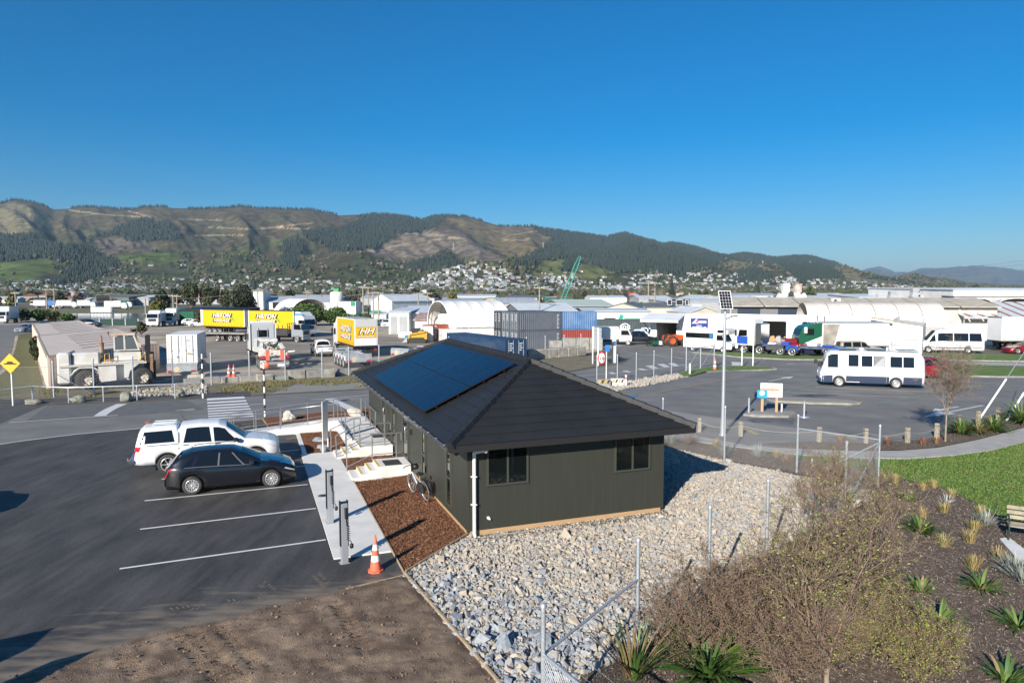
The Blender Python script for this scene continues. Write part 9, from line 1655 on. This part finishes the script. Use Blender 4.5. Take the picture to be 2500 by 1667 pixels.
tree_px('tree','yellow green conifer in the town above the shelter','tree',1086,1124,698,335,.5,900,'yellow',36);tree_px('tree','dark tree belt piece above the steep white shed','tree',985,1040,702,420,1,900,'dark',37);tree_px('tree','dark tree above the timber arch','tree',1035,1075,703,410,1,800,'dark',38);tree_px('tree','round green tree beside the grey blue warehouse','tree',1552,1572,730,240,.3,400,'bright',39);tree_px('tree','flat topped dark tree above the far white warehouse','tree',2358,2398,684,310,3,900,'dark',40);tree_px('tree','small round olive tree beside the fabric shelter roof','tree',1243,1262,738,170,.3,400,'olive',41)
tree_px('shrub','sparse olive shrub in the truck yard by the container','shrub',325,356,782,112,.2,420,'olive',42,.22);tree_px('shrub','low sparse shrub left of the olive yard shrub','shrub',312,332,800,110,.1,160,'olive',43,.2);tree_px('shrub','dark shrub against the wall of the long shed','shrub',64,93,816,74,.05,900,'olive',44,.18);tree_px('shrub','dark shrub at the near end of the long shed wall','shrub',72,92,838,68,.05,500,'olive',45,.16);tree_px('shrub','olive shrub by the white minibus','shrub',2245,2272,826,86,.05,420,'olive',46,.2)
for k,(x,yt,Y_,lb)in enumerate(((1640,674,720,'tall dark conifer in the town right of the twin poles'),(1850,680,760,'dark conifer beneath the tan spur'),(1954,678,800,'tall narrow conifer behind the pale duct'),(622,676,430,'layered dark conifer above the factory tower'))):
 H=A(x,yt,Y_).z;o=thing('conifer',lb,'tree',at(x,Y_));m=MB();n=9
 for q in range(n):z0=H*(.12+.86*q/n);m.lathe([(H*.2*(1-q/n)+.3,z0),(H*.1*(1-q/n),z0+H*.09),(0,z0+H*.15)],9,sm=False)
 m.build('crown',M_con,o);m=MB();m.tube([(0,0,0),(0,0,H*.3)],.4,6);m.build('trunk',M_bark,o)
r=np.random.default_rng(5);TM={}
for kd in('brown','dark','olive','yellow'):
 for j in range(3):TM[kd,j]=crown_mesh(np.random.default_rng(900+j+len(kd)),8,8,9,260 if kd!='brown' else 300,1.15,kd)
KL={'brown':('bare_tree','leafless grey brown tree among the roofs of the town','leafless trees of the town'),'dark':('town_tree','dark evergreen tree among the roofs of the town','dark evergreens of the town'),'olive':('town_tree','olive green tree among the roofs of the town','olive trees of the town'),'yellow':('town_tree','yellow green tree among the roofs of the town','yellow green trees of the town')}
for k in range(210):
 kd=('brown','brown','dark','olive','olive','brown','dark','yellow')[int(r.integers(8))];Y_=r.uniform(340,900);x=r.uniform(-40,2380)
 if kd=='brown' and r.random()<.5:x=r.uniform(150,1000)
 nm,lb,gr=KL[kd];o=ob(nm,TM[kd,int(r.integers(3))],None,at(x,Y_),float(r.uniform(0,6)));s_=r.uniform(.7,1.25)*(1.0 if Y_>550 else .8);o.scale=(s_,s_,s_*r.uniform(.8,1.25));tag(o,lb,'tree',gr)
wm=mat('estuary_water',(.05,.08,.12),rough=.08,spec=.6);sheet('water',[at(150,178),at(345,178),at(360,240),at(120,240)],.022,wm);sheet('bank',[at(-200,242),at(420,242),at(420,320),at(-200,320)],.03,mat('far_bank_grass',(.16,.14,.07),(.12,.12,.045),.95,scale=.08))
for k,x in enumerate((228,236,244,252,260,268)):p=at(x,255);m=MB();m.lathe([(1.1,0),(1.1,1.9),(.9,2.0),(0,2.05)],10);o=m.build('wrapped_bale',M_roll,None,p);tag(o,('pale wrapped bale on the far bank, '+('first','second','third','fourth','fifth','last')[k]+' of the row'),'bale','wrapped bales on the far bank')
bp0=G(2462,1322);o=thing('park_bench','dark framed park bench with grey slats on a concrete pad','bench',bp0,-.55)
for k in range(5):m=MB();m.box(-.02,1.9,.04+k*.1,.12+k*.1,.42,.455);m.build('seat_slat',M_oldwood,o)
for k in range(3):m=MB();m.box(-.02,1.9,.56+k*.04,.58+k*.04,.52+k*.13,.62+k*.13);m.build('back_slat',M_oldwood,o)
for x in(.0,1.75):m=MB();m.tube([(x,.02,0),(x,.0,.2),(x,-.04,.42),(x,.04,.62),(x,.3,.68),(x,.6,.62),(x,.66,.4),(x,.62,.0)],.022,8);m.tube([(x,.04,.41),(x,.6,.41)],.02,6);m.build('bench_frame',mat('dark_green_iron',(.03,.04,.04),rough=.4),o)
mb=MB();mb.slab([G(2440,1318),G(2462,1314),G(2560,1390),G(2530,1420)],0,.05);struct('bench_pad',mb,M_path)
hatch_car('parked_car','parked grey car just outside the frame beside the dark car park','car',Vector((-18.9,20.3,.012)),RZ,P_silver,1.5,4.3)
def flag(p,H,w_,rz,lb):
 o=thing('feather_flag',lb,'flag',p,rz);m=MB();m.tube([(0,0,0),(0,0,H*.7),(.12*w_,0,H*.92),(.6*w_,0,H)],.02,6);m.build('pole',M_black,o);m=MB();m.prism([(.02,H*.22),(w_*.8,H*.34),(w_,H*.62),(w_*.92,H*.86),(w_*.6,H*.995),(.14*w_,H*.92),(.02,H*.7)],-.004,.004,'y');m.build('cloth',M_bw,o);m=MB();m.lathe([(.3,0),(.3,.05),(0,.06)],12);m.build('base',M_black,o)
t1,t2=G(150,1541),G(253,1583);sd_=Vector((-S_.x,-S_.y,0)).normalized();k_=1/math.tan(R_(SUN_EL))
flag(t1-sd_*2.9*k_+Vector((-1.1,0,0)),2.9,1.5,.15,'white feather flag outside the frame, wider of two');flag(t2-sd_*3.1*k_+Vector((-.5,.1,0)),3.1,.75,-.35,'white feather flag outside the frame, narrower of two')
